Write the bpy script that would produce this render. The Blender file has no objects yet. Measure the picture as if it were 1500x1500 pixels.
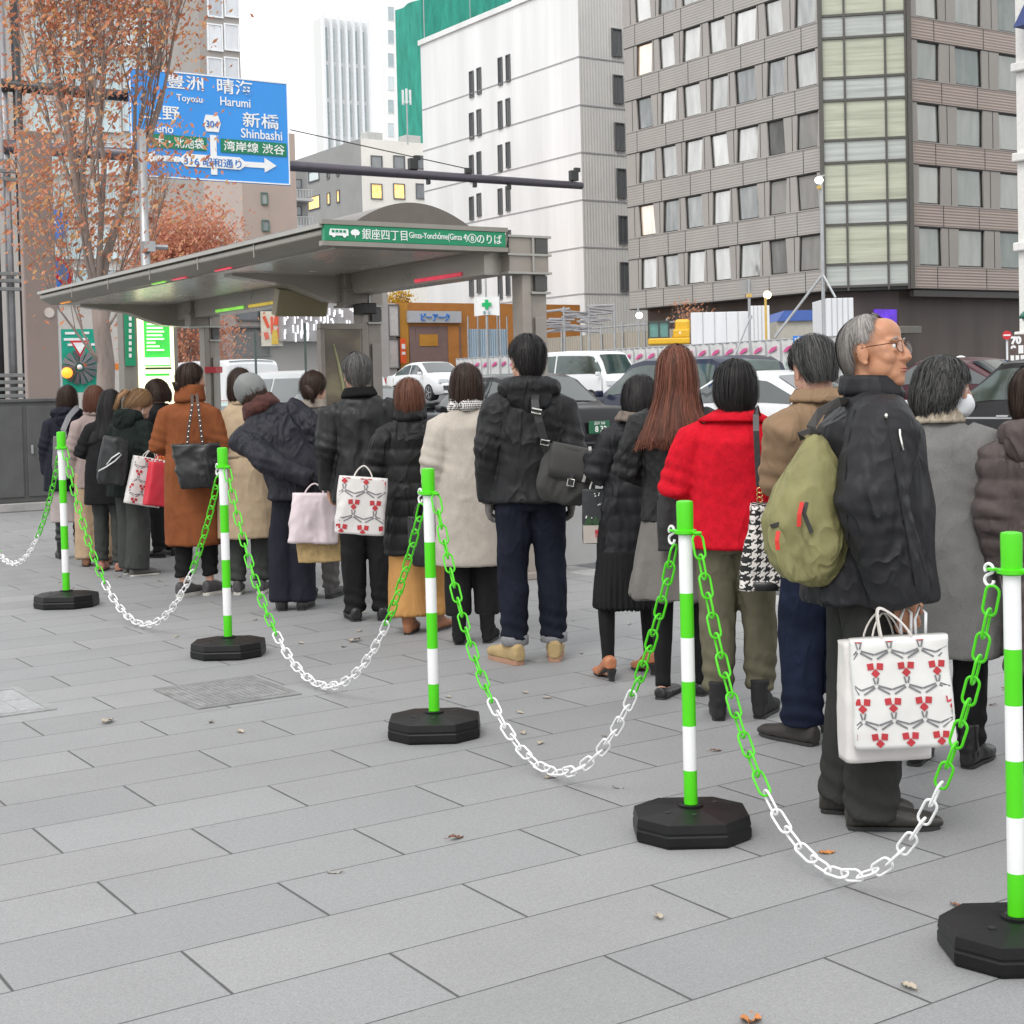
import bpy, math, random
import numpy as np
from mathutils import Vector, Matrix
random.seed(7); RNG = np.random.default_rng(7)
SC = bpy.context.scene; COL = SC.collection
PI = math.pi
# ---------------------------------------------------------------- camera
FPX, CAM_H, HORIZON, PPY = 2170.0, 1.5, 572.0, 640.0       # focal length / horizon row of the 1500 px photograph
YAW, ROLL = math.radians(33.4), math.radians(1.42)
PITCH = math.atan((PPY - HORIZON) / FPX)
FW = Vector((math.sin(YAW)*math.cos(PITCH), math.cos(YAW)*math.cos(PITCH), -math.sin(PITCH)))
RT = Vector((math.cos(YAW), -math.sin(YAW), 0)); UP0 = RT.cross(FW)
R2 = RT*math.cos(ROLL) - UP0*math.sin(ROLL); U2 = UP0*math.cos(ROLL) + RT*math.sin(ROLL)
CAMP = Vector((0, 0, CAM_H))
cam = bpy.data.objects.new('camera', bpy.data.cameras.new('camera')); COL.objects.link(cam)
cam.matrix_world = Matrix(((R2.x, U2.x, -FW.x, 0), (R2.y, U2.y, -FW.y, 0), (R2.z, U2.z, -FW.z, CAM_H), (0, 0, 0, 1)))
cam.data.sensor_width = 36; cam.data.lens = 36*FPX/1500; cam.data.shift_y = -(750-PPY)/1500
cam.data.clip_start = 0.05; cam.data.clip_end = 3000
SC.camera = cam
# ---------------------------------------------------------------- overcast daylight
SUN_EL, SUN_AZ = math.radians(50), math.radians(-122)        # azimuth measured from +Y towards +X
wd = bpy.data.worlds.new('World'); SC.world = wd; wd.use_nodes = True
nt = wd.node_tree; nt.nodes.clear()
sky = nt.nodes.new('ShaderNodeTexSky'); sky.sky_type = 'NISHITA'; sky.sun_disc = False
sky.sun_elevation = SUN_EL; sky.sun_rotation = SUN_AZ; sky.dust_density = 6; sky.air_density = 1.0
hs = nt.nodes.new('ShaderNodeHueSaturation'); hs.inputs['Saturation'].default_value = 0.12
bg = nt.nodes.new('ShaderNodeBackground'); bg.inputs['Strength'].default_value = 0.15
wo = nt.nodes.new('ShaderNodeOutputWorld')
cloud = nt.nodes.new('ShaderNodeMix'); cloud.data_type = 'RGBA'; cloud.inputs[0].default_value = .72; cloud.inputs[7].default_value = (11.6, 11.8, 12.0, 1)   # the even cloud deck
nt.links.new(sky.outputs[0], hs.inputs['Color']); nt.links.new(hs.outputs[0], cloud.inputs[6]); nt.links.new(cloud.outputs[2], bg.inputs[0]); nt.links.new(bg.outputs[0], wo.inputs[0])
sl = bpy.data.lights.new('sun', 'SUN'); sl.energy = 1.15; sl.angle = math.radians(22); sl.color = (1, .97, .93)
sun = bpy.data.objects.new('sun', sl); COL.objects.link(sun)
sd = Vector((math.sin(SUN_AZ)*math.cos(SUN_EL), math.cos(SUN_AZ)*math.cos(SUN_EL), math.sin(SUN_EL)))
sun.rotation_euler = sd.to_track_quat('Z', 'Y').to_euler()
SC.view_settings.view_transform = 'Standard'; SC.view_settings.look = 'None'
SC.view_settings.exposure = 0.0; SC.view_settings.gamma = 1.0
SC.render.engine = 'CYCLES'
SC.cycles.max_bounces = 6; SC.cycles.diffuse_bounces = 3; SC.cycles.glossy_bounces = 3; SC.cycles.transmission_bounces = 4; SC.cycles.transparent_max_bounces = 8
SC.cycles.use_denoising = True; SC.cycles.caustics_reflective = False; SC.cycles.caustics_refractive = False
SC.cycles.use_adaptive_sampling = True; SC.cycles.adaptive_threshold = 0.015

# ---------------------------------------------------------------- where things of the photograph stand
def ray(px, py): return FW + R2*((px-750)/FPX) + U2*((PPY-py)/FPX)
def gnd(px, py, z=0.0):
    d = ray(px, py); return CAMP + d*((z-CAM_H)/d.z)
def at_x(px, py, X): d = ray(px, py); return CAMP + d*(X/d.x)
def at_y(px, py, Y): d = ray(px, py); return CAMP + d*(Y/d.y)
def at_d(px, py, D): return CAMP + ray(px, py)*D
def depth(P): return (Vector(P)-CAMP).dot(FW)
def heading(px, a): return -(YAW + math.atan((px-750)/FPX) + math.radians(a))   # rotation about z: a=0 faces away from the viewer
def clamp(v, a, b): return max(a, min(b, v))
def road_z(X, Y): return -.12 + .02*clamp(X-7.2, 0, 30) + .02*clamp(Y-10, 0, 45)*clamp((X-7.2)/10, 0, 1)

# ---------------------------------------------------------------- objects
def tag(o, label=None, cat=None, group=None, kind=None):
    if label: o['label'] = label
    if cat: o['category'] = cat
    if group: o['group'] = group
    if kind: o['kind'] = kind
    return o
def empty(name, loc=(0, 0, 0), rz=0, label=None, cat=None, group=None):
    o = bpy.data.objects.new(name, None); COL.objects.link(o); o.location = loc; o.rotation_euler = (0, 0, rz); o.empty_display_size = .1
    return tag(o, label, cat, group)
def copy_tree(o, parent=None):
    c = o.copy(); COL.objects.link(c)
    if parent: c.parent = parent
    for ch in list(o.children): copy_tree(ch, c)
    return c

class MB:
    """collects faces; build() links them as ONE mesh object"""
    def __init__(s): s.v = []; s.f = []; s.m = []; s.mi = 0
    def add(s, vs, fs, mi=None):
        b = len(s.v); s.v.extend([tuple(p) for p in vs]); s.f.extend([tuple(b+i for i in f) for f in fs])
        s.m.extend([s.mi if mi is None else mi]*len(fs)); return s
    def quad(s, a, b, c, d, mi=None): return s.add([a, b, c, d], [(0, 1, 2, 3)], mi)
    def box(s, c, size, rz=0, mat=None, mi=None):
        x, y, z = size[0]/2, size[1]/2, size[2]/2
        P = [Vector((i*x, j*y, k*z)) for k in (-1, 1) for j in (-1, 1) for i in (-1, 1)]
        if mat is not None: P = [mat @ p for p in P]
        elif rz:
            R = Matrix.Rotation(rz, 3, 'Z'); P = [R @ p for p in P]
        P = [p+Vector(c) for p in P]
        return s.add(P, [(0, 2, 3, 1), (4, 5, 7, 6), (0, 1, 5, 4), (2, 6, 7, 3), (0, 4, 6, 2), (1, 3, 7, 5)], mi)
    def loft(s, rings, cap=True, closed=True, mi=None):
        n = len(rings[0]); vs = [p for r in rings for p in r]; fs = []
        for i in range(len(rings)-1):
            for j in range(n if closed else n-1):
                k = (j+1) % n; fs.append((i*n+j, i*n+k, (i+1)*n+k, (i+1)*n+j))
        if cap and closed:
            fs.append(tuple(range(n-1, -1, -1))); fs.append(tuple((len(rings)-1)*n+j for j in range(n)))
        return s.add(vs, fs, mi)
    def tube(s, path, r, n=8, cap=True, mi=None, flat=1.0, up=None):
        P = [Vector(p) for p in path]; R = r if hasattr(r, '__len__') else [r]*len(P)
        t0 = (P[1]-P[0]).normalized(); a = Vector(up) if up else (Vector((0, 0, 1)) if abs(t0.z) < .9 else Vector((1, 0, 0)))
        rings = []; u = (a - t0*a.dot(t0)).normalized()
        for i, p in enumerate(P):
            t = (P[min(i+1, len(P)-1)]-P[max(i-1, 0)])
            t = t.normalized() if t.length > 1e-9 else t0
            u = (u - t*u.dot(t)); u = u.normalized() if u.length > 1e-6 else t.orthogonal().normalized()
            w = t.cross(u)
            rings.append([p + u*(R[i]*flat*math.cos(2*PI*j/n)) + w*(R[i]*math.sin(2*PI*j/n)) for j in range(n)])
        return s.loft(rings, cap, True, mi)
    def ball(s, c, r, n=16, m=10, mat=None, mi=None):
        c = Vector(c); rr = Vector(r if hasattr(r, '__len__') else (r, r, r)); rings = []
        for i in range(m+1):
            th = PI*(i/m); th = clamp(th, .04, PI-.04)
            ring = []
            for j in range(n):
                p = Vector((rr.x*math.sin(th)*math.cos(2*PI*j/n), rr.y*math.sin(th)*math.sin(2*PI*j/n), -rr.z*math.cos(th)))
                ring.append(c + (mat @ p if mat is not None else p))
            rings.append(ring)
        return s.loft(rings, True, True, mi)
    def lathe(s, prof, n=24, c=(0, 0, 0), mi=None, phase=0):
        c = Vector(c)
        return s.loft([[c+Vector((r*math.cos(2*PI*j/n+phase), r*math.sin(2*PI*j/n+phase), z)) for j in range(n)] for r, z in prof], True, True, mi)
    def prism(s, poly, o, ex, ey, dep, mi=None):
        """polygon (2D) in the plane o + x*ex + y*ey, thickness vector dep"""
        o, ex, ey, dep = Vector(o), Vector(ex), Vector(ey), Vector(dep)
        A = [o+ex*p[0]+ey*p[1] for p in poly]; B = [a+dep for a in A]; n = len(A)
        return s.add(A+B, [tuple(range(n)), tuple(range(2*n-1, n-1, -1))]+[(i, i+n, (i+1) % n+n, (i+1) % n) for i in range(n)], mi)
    def mesh(s, name, mats=None):
        me = bpy.data.meshes.new(name); me.from_pydata(s.v, [], s.f)
        for m in (mats if isinstance(mats, (list, tuple)) else [mats]):
            if m: me.materials.append(m)
        if len(me.materials) > 1: me.polygons.foreach_set('material_index', s.m)
        me.update(); return me
    def build(s, name, mats, parent=None, smooth=False, bevel=0, loc=None, rz=None, fix=True, angle=None):
        me = s.mesh(name, mats)
        if fix: fix_normals(me, smooth)
        if smooth: me.polygons.foreach_set('use_smooth', [True]*len(me.polygons))
        o = bpy.data.objects.new(name, me); COL.objects.link(o)
        if parent: o.parent = parent
        if loc is not None: o.location = loc
        if rz is not None: o.rotation_euler = (0, 0, rz)
        if bevel:
            b = o.modifiers.new('bevel', 'BEVEL'); b.width = bevel; b.segments = 2; b.limit_method = 'ANGLE'; b.angle_limit = math.radians(40)
        if angle:
            me.set_sharp_from_angle(angle=math.radians(angle))
        return o
import bmesh
def fix_normals(me, weld=False):
    bm = bmesh.new(); bm.from_mesh(me)
    if weld: bmesh.ops.remove_doubles(bm, verts=bm.verts, dist=1e-5)
    bmesh.ops.recalc_face_normals(bm, faces=bm.faces); bm.to_mesh(me); bm.free()
def fuse(mb, voxel, smooth=3, factor=.5):
    """the pieces of mb as one continuous surface"""
    me = mb.mesh('tmp'); fix_normals(me); o = bpy.data.objects.new('tmp', me); COL.objects.link(o)
    r = o.modifiers.new('r', 'REMESH'); r.mode = 'VOXEL'; r.voxel_size = voxel
    if smooth:
        q = o.modifiers.new('s', 'SMOOTH'); q.iterations = smooth; q.factor = factor
    dg = bpy.context.evaluated_depsgraph_get(); dg.update()
    out = bpy.data.meshes.new_from_object(o.evaluated_get(dg))
    bpy.data.objects.remove(o); bpy.data.meshes.remove(me)
    return out
def link_mesh(name, me, mat, parent=None, smooth=True, label=None):
    me.materials.clear()
    for m in (mat if isinstance(mat, (list, tuple)) else [mat]): me.materials.append(m)
    me.name = name
    if smooth: me.polygons.foreach_set('use_smooth', [True]*len(me.polygons))
    o = bpy.data.objects.new(name, me); COL.objects.link(o)
    if parent: o.parent = parent
    if label: o['label'] = label
    return o
def coords(me):
    n = len(me.vertices); a = np.empty(n*3); me.vertices.foreach_get('co', a); b = np.empty(n*3); me.vertices.foreach_get('normal', b)
    return a.reshape(-1, 3), b.reshape(-1, 3)
def set_coords(me, a): me.vertices.foreach_set('co', a.astype(np.float64).ravel()); me.update()
def vnoise(P, seed=0):
    """smooth 3-D value noise in -1..1"""
    I = np.floor(P).astype(np.int64); Fr = P-I; Fr = Fr*Fr*(3-2*Fr); out = 0
    for dx in (0, 1):
        for dy in (0, 1):
            for dz in (0, 1):
                h = ((I[:, 0]+dx)*374761393 + (I[:, 1]+dy)*668265263 + (I[:, 2]+dz)*2147483647 + seed*974634777) & 0xffffffff
                h = ((h ^ (h >> 13))*1274126177) & 0xffffffff; h = (h ^ (h >> 16)) & 0xffff
                w = (Fr[:, 0] if dx else 1-Fr[:, 0])*(Fr[:, 1] if dy else 1-Fr[:, 1])*(Fr[:, 2] if dz else 1-Fr[:, 2])
                out = out + w*(h/32767.5-1)
    return out
def folds(me, amp=.006, sc=(9, 9, 5), seed=0, extra=None):
    """cloth folds pressed into the mesh itself"""
    c, n = coords(me); s = np.array(sc)
    warp = np.stack([vnoise(c*4+7, seed+5), vnoise(c*4+3, seed+6), vnoise(c*4+1, seed+7)], 1)
    q = c*s + warp*.9
    d = (1-np.abs(vnoise(q, seed))*2)*.75 + (1-np.abs(vnoise(q*2.1+5, seed+1))*2)*.38 + vnoise(q*.45, seed+2)*.5
    d = d*amp
    if extra is not None: d = d + extra(c, n)
    set_coords(me, c + n*d[:, None])

# ---------------------------------------------------------------- materials
MATS = {}
def nodes_of(name):
    m = bpy.data.materials.new(name); m.use_nodes = True; t = m.node_tree
    return m, t, t.nodes['Principled BSDF']
def N(t, ty, **kw):
    n = t.nodes.new(ty)
    for k, v in kw.items():
        if k in n.inputs: n.inputs[k].default_value = v
        else: setattr(n, k, v)
    return n
def math_node(t, op, a, b=None):
    n = t.nodes.new('ShaderNodeMath'); n.operation = op
    for i, x in enumerate((a, b)):
        if x is None: continue
        if isinstance(x, (int, float)): n.inputs[i].default_value = x
        else: t.links.new(x, n.inputs[i])
    return n.outputs[0]
def mix_rgb(t, fac, a, b, mode='MIX'):
    n = t.nodes.new('ShaderNodeMix'); n.data_type = 'RGBA'; n.blend_type = mode; n.clamp_factor = True
    for sock, x in ((n.inputs[0], fac), (n.inputs[6], a), (n.inputs[7], b)):
        if isinstance(x, (int, float)): sock.default_value = x
        elif isinstance(x, tuple): sock.default_value = x if len(x) == 4 else (*x, 1)
        else: t.links.new(x, sock)
    return n.outputs[2]
def c4(c): return (c[0], c[1], c[2], 1)
def M(name, col, rough=.6, metal=0, var=.12, scale=6, bump=0, bscale=60, stretch=None, sheen=0, spec=.5, emit=0, coat=0, alpha=1, isl=0, fine=0, dirt=0, wr=None):
    """principled material with broken-up colour; var = how far the colour wanders, bump = relief in metres-ish"""
    if name in MATS: return MATS[name]
    m, t, p = nodes_of(name); MATS[name] = m
    p.inputs['Roughness'].default_value = rough; p.inputs['Metallic'].default_value = metal
    p.inputs['Specular IOR Level'].default_value = spec
    if sheen: p.inputs['Sheen Weight'].default_value = sheen; p.inputs['Sheen Roughness'].default_value = .5; p.inputs['Sheen Tint'].default_value = c4([min(1, x*2+.05) for x in col])
    if coat: p.inputs['Coat Weight'].default_value = coat; p.inputs['Coat Roughness'].default_value = .05
    p.inputs['Base Color'].default_value = c4(col)
    tc = N(t, 'ShaderNodeTexCoord'); src = tc.outputs['Object']
    if stretch:
        mp = N(t, 'ShaderNodeMapping'); mp.inputs['Scale'].default_value = stretch; t.links.new(src, mp.inputs[0]); src = mp.outputs[0]
    if var:
        nz = N(t, 'ShaderNodeTexNoise', Scale=scale, Detail=5.0, Roughness=.6); t.links.new(src, nz.inputs['Vector'])
        rp = N(t, 'ShaderNodeMapRange'); rp.inputs[1].default_value = .3; rp.inputs[2].default_value = .7; rp.inputs[3].default_value = 1-var; rp.inputs[4].default_value = 1+var
        t.links.new(nz.outputs[0], rp.inputs[0]); f = rp.outputs[0]
        if fine:
            n2 = N(t, 'ShaderNodeTexNoise', Scale=bscale*3.0, Detail=2.0); t.links.new(src, n2.inputs['Vector'])
            r2 = N(t, 'ShaderNodeMapRange'); r2.inputs[1].default_value = .3; r2.inputs[2].default_value = .7; r2.inputs[3].default_value = 1-fine; r2.inputs[4].default_value = 1+fine
            t.links.new(n2.outputs[0], r2.inputs[0]); f = math_node(t, 'MULTIPLY', f, r2.outputs[0])
        if isl:
            g = N(t, 'ShaderNodeNewGeometry'); f = math_node(t, 'MULTIPLY', f, math_node(t, 'ADD', math_node(t, 'MULTIPLY', g.outputs['Random Per Island'], 2*isl), 1-isl))
        cc = t.nodes.new('ShaderNodeVectorMath'); cc.operation = 'SCALE'; cc.inputs[0].default_value = col[:3]; t.links.new(f, cc.inputs['Scale'])
        out = cc.outputs[0]
        if dirt:
            nd = N(t, 'ShaderNodeTexNoise', Scale=scale*.35, Detail=8.0, Roughness=.7); t.links.new(src, nd.inputs['Vector'])
            dr = N(t, 'ShaderNodeMapRange'); dr.inputs[1].default_value = .5; dr.inputs[2].default_value = .75; dr.inputs[4].default_value = dirt
            t.links.new(nd.outputs[0], dr.inputs[0]); out = mix_rgb(t, dr.outputs[0], out, (.09, .08, .07))
        t.links.new(out, p.inputs['Base Color'])
        if emit: t.links.new(out, p.inputs['Emission Color'])
        rr = N(t, 'ShaderNodeMapRange'); rr.inputs[3].default_value = max(0, rough-.08); rr.inputs[4].default_value = min(1, rough+.08)
        t.links.new(nz.outputs[0], rr.inputs[0]); t.links.new(rr.outputs[0], p.inputs['Roughness'])
    elif emit: p.inputs['Emission Color'].default_value = c4(col)
    if emit: p.inputs['Emission Strength'].default_value = emit
    if bump:
        nb = N(t, 'ShaderNodeTexNoise', Scale=bscale, Detail=3.0); t.links.new(src, nb.inputs['Vector'])
        bp = N(t, 'ShaderNodeBump', Strength=.6, Distance=bump); t.links.new(nb.outputs[0], bp.inputs['Height']); t.links.new(bp.outputs[0], p.inputs['Normal'])
    if wr:                                                    # soft hanging creases that come and go, (scale, height)
        mw = N(t, 'ShaderNodeMapping'); mw.inputs['Scale'].default_value = (1, 1, .5); mw.inputs['Rotation'].default_value = (.25, .2, 0); t.links.new(tc.outputs['Object'], mw.inputs[0])
        nw = N(t, 'ShaderNodeTexNoise', Scale=wr[0], Detail=2.0, Roughness=.5, Distortion=.35); t.links.new(mw.outputs[0], nw.inputs['Vector'])
        rd = math_node(t, 'POWER', math_node(t, 'SUBTRACT', 1, math_node(t, 'MULTIPLY', math_node(t, 'ABSOLUTE', math_node(t, 'SUBTRACT', nw.outputs[0], .5)), 2.6)), 2.2)
        nm = N(t, 'ShaderNodeTexNoise', Scale=2.6, Detail=1.0); t.links.new(tc.outputs['Object'], nm.inputs['Vector'])
        mk = N(t, 'ShaderNodeMapRange'); mk.inputs[1].default_value = .38; mk.inputs[2].default_value = .66; mk.inputs[3].default_value = .12; t.links.new(nm.outputs[0], mk.inputs[0])
        bw = N(t, 'ShaderNodeBump', Strength=.9, Distance=wr[1]); t.links.new(math_node(t, 'MULTIPLY', rd, mk.outputs[0]), bw.inputs['Height'])
        if bump: t.links.new(bp.outputs[0], bw.inputs['Normal'])
        t.links.new(bw.outputs[0], p.inputs['Normal'])
    if alpha < 1:
        p.inputs['Alpha'].default_value = alpha
    return m
def srgb(r, g, b):
    f = lambda c: (c/255/12.92 if c/255 <= .04045 else ((c/255+.055)/1.055)**2.4)
    return (f(r), f(g), f(b))

def text(s, size, mat, right, up, pos, parent=None, name='lettering', align='CENTER', dep=.004, squeeze=1.0, bold=0):
    cu = bpy.data.curves.new('txt', 'FONT'); cu.body = s; cu.size = size; cu.align_x = align; cu.align_y = 'CENTER'; cu.extrude = dep; cu.offset = bold; cu.resolution_u = 3
    o = bpy.data.objects.new('txt', cu); COL.objects.link(o)
    dg = bpy.context.evaluated_depsgraph_get(); dg.update()
    me = bpy.data.meshes.new_from_object(o.evaluated_get(dg)); bpy.data.objects.remove(o); bpy.data.curves.remove(cu)
    right, up = Vector(right).normalized(), Vector(up).normalized(); nn = right.cross(up)
    c, _ = coords(me)
    if len(c):
        Mx = np.array([right, up, nn]); c[:, 0] *= squeeze
        set_coords(me, c @ Mx + np.array(pos))
    return link_mesh(name, me, mat, parent, smooth=False)
# ================================================================ setting: ground, road, pavement
def sheet(name, xs, ys, zf, mat, label=None):
    mb = MB(); n = len(xs); vs = [(x, y, zf(x, y)) for y in ys for x in xs]
    mb.add(vs, [(j*n+i, j*n+i+1, (j+1)*n+i+1, (j+1)*n+i) for j in range(len(ys)-1) for i in range(n-1)])
    o = mb.build(name, mat); tag(o, kind='structure'); return o
KERB = 7.3
asphalt = M('asphalt', (.09, .092, .096), .8, var=.18, scale=1.2, bump=.004, bscale=90, fine=.25)
earth = M('city ground', (.2, .195, .19), .9, var=.2, scale=.2)
sheet('ground', [-900, -40, KERB-.35, KERB-.2, 9, 13, 18, 24, 30, 37.2, 60, 150, 400, 1500], [-400, -60, -10, 0, 10, 20, 30, 40, 55, 80, 200, 600, 1800], lambda x, y: (road_z(max(x, 7.2), y)-.03 if x > KERB-.3 else -.16), earth)
sheet('road', [KERB, 9, 11, 13, 15, 17.2, 21, 25, 29, 33, 37.2], [-60, -10, 0, 10, 15, 20, 25, 30, 35, 40, 45, 50, 55, 80, 200, 400], lambda x, y: road_z(x, y), asphalt)
mb = MB(); paint_m = M('road paint', (.7, .7, .68), .6, var=.2, scale=3, dirt=.5)
for k in range(30):
    for X in (10.6, 14.0, 18.5):
        y0 = -10+k*4.0
        vs = [(X+a, y0+b, road_z(X+a, y0+b)+.006) for a, b in ((-.075, 0), (.075, 0), (.075, 2), (-.075, 2))]; mb.quad(*vs)
tag(mb.build('road_markings', paint_m), kind='structure')

def paving_material():
    m, t, p = nodes_of('granite paving'); W, Hh, X0, Y0 = .8957, .3585, 1.412, 3.479
    g = N(t, 'ShaderNodeNewGeometry'); sp = N(t, 'ShaderNodeSeparateXYZ'); t.links.new(g.outputs['Position'], sp.inputs[0])
    y = math_node(t, 'DIVIDE', math_node(t, 'SUBTRACT', sp.outputs[1], Y0), Hh); row = math_node(t, 'FLOOR', y)
    x = math_node(t, 'ADD', math_node(t, 'DIVIDE', math_node(t, 'SUBTRACT', sp.outputs[0], X0), W), math_node(t, 'MULTIPLY', math_node(t, 'FLOORED_MODULO', row, 2), .5))
    colm = math_node(t, 'FLOOR', x); fx = math_node(t, 'SUBTRACT', x, colm); fy = math_node(t, 'SUBTRACT', y, row)
    ex = math_node(t, 'MULTIPLY', math_node(t, 'MINIMUM', fx, math_node(t, 'SUBTRACT', 1, fx)), W)
    ey = math_node(t, 'MULTIPLY', math_node(t, 'MINIMUM', fy, math_node(t, 'SUBTRACT', 1, fy)), Hh)
    e = math_node(t, 'MINIMUM', math_node(t, 'MULTIPLY', ex, .72), math_node(t, 'MULTIPLY', ey, 1.25))
    nj = N(t, 'ShaderNodeTexNoise', Scale=14.0, Detail=3.0); t.links.new(g.outputs['Position'], nj.inputs['Vector'])
    e = math_node(t, 'ADD', e, math_node(t, 'MULTIPLY', math_node(t, 'SUBTRACT', nj.outputs[0], .5), .0022))
    jr = N(t, 'ShaderNodeMapRange'); jr.inputs[1].default_value = .0018; jr.inputs[2].default_value = .0042; jr.inputs[3].default_value = 1; jr.inputs[4].default_value = 0; t.links.new(e, jr.inputs[0])
    cv = N(t, 'ShaderNodeCombineXYZ'); t.links.new(colm, cv.inputs[0]); t.links.new(row, cv.inputs[1])
    wn = N(t, 'ShaderNodeTexWhiteNoise'); wn.noise_dimensions = '2D'; t.links.new(cv.outputs[0], wn.inputs['Vector'])
    tone = math_node(t, 'ADD', math_node(t, 'MULTIPLY', wn.outputs['Value'], .11), .945)
    n1 = N(t, 'ShaderNodeTexNoise', Scale=1.1, Detail=6.0, Roughness=.65); t.links.new(g.outputs['Position'], n1.inputs['Vector'])
    tone = math_node(t, 'MULTIPLY', tone, math_node(t, 'ADD', math_node(t, 'MULTIPLY', n1.outputs[0], .34), .83))
    n2 = N(t, 'ShaderNodeTexNoise', Scale=150.0, Detail=3.0, Roughness=.8); t.links.new(g.outputs['Position'], n2.inputs['Vector'])
    tone = math_node(t, 'MULTIPLY', tone, math_node(t, 'ADD', math_node(t, 'MULTIPLY', n2.outputs[0], 1.15), .425))
    n3 = N(t, 'ShaderNodeTexNoise', Scale=55.0, Detail=4.0, Roughness=.7); t.links.new(g.outputs['Position'], n3.inputs['Vector'])
    tone = math_node(t, 'MULTIPLY', tone, math_node(t, 'ADD', math_node(t, 'MULTIPLY', n3.outputs[0], .4), .8))
    base = mix_rgb(t, wn.outputs['Color'], (.258, .259, .263), (.272, .271, .271))
    v = t.nodes.new('ShaderNodeVectorMath'); v.operation = 'SCALE'; t.links.new(base, v.inputs[0]); t.links.new(tone, v.inputs['Scale'])
    # chewing gum spots and dark stains
    vo = N(t, 'ShaderNodeTexVoronoi', Scale=2.6); vo.inputs['Randomness'].default_value = 1; t.links.new(g.outputs['Position'], vo.inputs['Vector'])
    sr = N(t, 'ShaderNodeMapRange'); sr.inputs[1].default_value = .03; sr.inputs[2].default_value = .042; sr.inputs[3].default_value = .4; sr.inputs[4].default_value = 0; t.links.new(vo.outputs['Distance'], sr.inputs[0])
    c = mix_rgb(t, sr.outputs[0], v.outputs[0], (.14,.14,.145))
    n4 = N(t, 'ShaderNodeTexNoise', Scale=.55, Detail=7.0, Roughness=.7); t.links.new(g.outputs['Position'], n4.inputs['Vector'])
    s4 = N(t, 'ShaderNodeMapRange'); s4.inputs[1].default_value = .55; s4.inputs[2].default_value = .8; s4.inputs[4].default_value = .42; t.links.new(n4.outputs[0], s4.inputs[0])
    c = mix_rgb(t, s4.outputs[0], c, (.14, .137, .134))
    c = mix_rgb(t, jr.outputs[0], c, (.075, .074, .074)); t.links.new(c, p.inputs['Base Color'])
    p.inputs['Roughness'].default_value = .62; p.inputs['Specular IOR Level'].default_value = .35
    hgt = math_node(t, 'SUBTRACT', math_node(t, 'ADD', math_node(t, 'MULTIPLY', n2.outputs[0], .25), math_node(t, 'ADD', math_node(t, 'MULTIPLY', n3.outputs[0], .3), math_node(t, 'MULTIPLY', wn.outputs['Value'], .3))), math_node(t, 'MULTIPLY', jr.outputs[0], 1.5))
    b = N(t, 'ShaderNodeBump', Strength=.5, Distance=.003); t.links.new(hgt, b.inputs['Height']); t.links.new(b.outputs[0], p.inputs['Normal'])
    return m
pm = paving_material()
sheet('pavement', [-40, -10, 0, 3, KERB-.3], [-20, 0, 5, 10, 20, 40, 90], lambda x, y: 0, pm)
mb = MB(); kb = M('kerb granite', (.36, .36, .35), .75, var=.15, scale=5, bump=.002, dirt=.3)
for k in range(90): mb.box((KERB-.15, -18+k*1.2, -.07), (.3, 1.193, .15))
tag(mb.build('kerb', kb, bevel=.012), kind='structure')
sheet('far_pavement', [37.2, 40, 45, 52], [-60, -10, 0, 10, 20, 30, 40, 55, 80, 200], lambda x, y: road_z(37.2, y)+.13, M('far paving', (.3, .3, .3), .8, var=.1))
mb = MB()
for k in range(50): mb.box((37.15, -20+k*3, road_z(37.2, -20+k*3)+.05), (.2, 2.98, .2))
tag(mb.build('far_kerb', kb), kind='structure')

# manhole covers let into the paving
def ground_plate(name, label, px, mats, kind):
    P = [gnd(*q) for q in px]; cx = sum((p.x for p in P))/4; cy = sum((p.y for p in P))/4
    w = (abs(P[2].x-P[1].x)+abs(P[3].x-P[0].x))/2; h = (abs(P[1].y-P[0].y)+abs(P[2].y-P[3].y))/2
    r = empty(name, (cx, cy, 0), 0, label, 'manhole cover')
    f = MB()
    for s in (-1, 1):
        f.box((s*(w/2-.02), 0, .003), (.04, h, .009)); f.box((0, s*(h/2-.02), .003), (w-.08, .04, .009))
    f.build('rim', mats[0], r, bevel=.002)
    mb = MB(); mb.box((0, 0, .001), (w-.085, h-.085, .007))
    if kind == 'grid':
        n = int((w-.1)/.028); k = int((h-.1)/.028)
        for i in range(n):
            for j in range(k):
                mb.box((-w/2+.065+i*(w-.13)/(n-1), -h/2+.065+j*(h-.13)/(k-1), .006), (.019, .019, .005))
    else:
        for i in range(2):
            for j in range(2): mb.box(((i-.5)*(w-.1)/2, (j-.5)*(h-.1)/2, .004), ((w-.1)/2-.012, (h-.1)/2-.012, .006))
    mb.build('plate', mats[1], r)
iron = M('cast iron', (.2, .2, .198), .7, .1, var=.25, scale=9, dirt=.3); iron2 = M('worn iron', (.29, .29, .29), .6, .2, var=.2, scale=12)
ground_plate('manhole_cover', 'rectangular cast iron cover with a studded grid pattern in the paving', [(220, 1012), (292, 1038), (443, 1019), (372, 991)], (iron, iron2), 'grid')
ground_plate('manhole_cover', 'stone filled manhole cover with worn metal rim by the left edge', [(-70, 1022), (-20, 1053), (88, 1040), (22, 1006)], (iron2, M('stone infill', (.32, .325, .33), .7, var=.15, scale=30, bump=.002)), 'stone')

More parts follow.
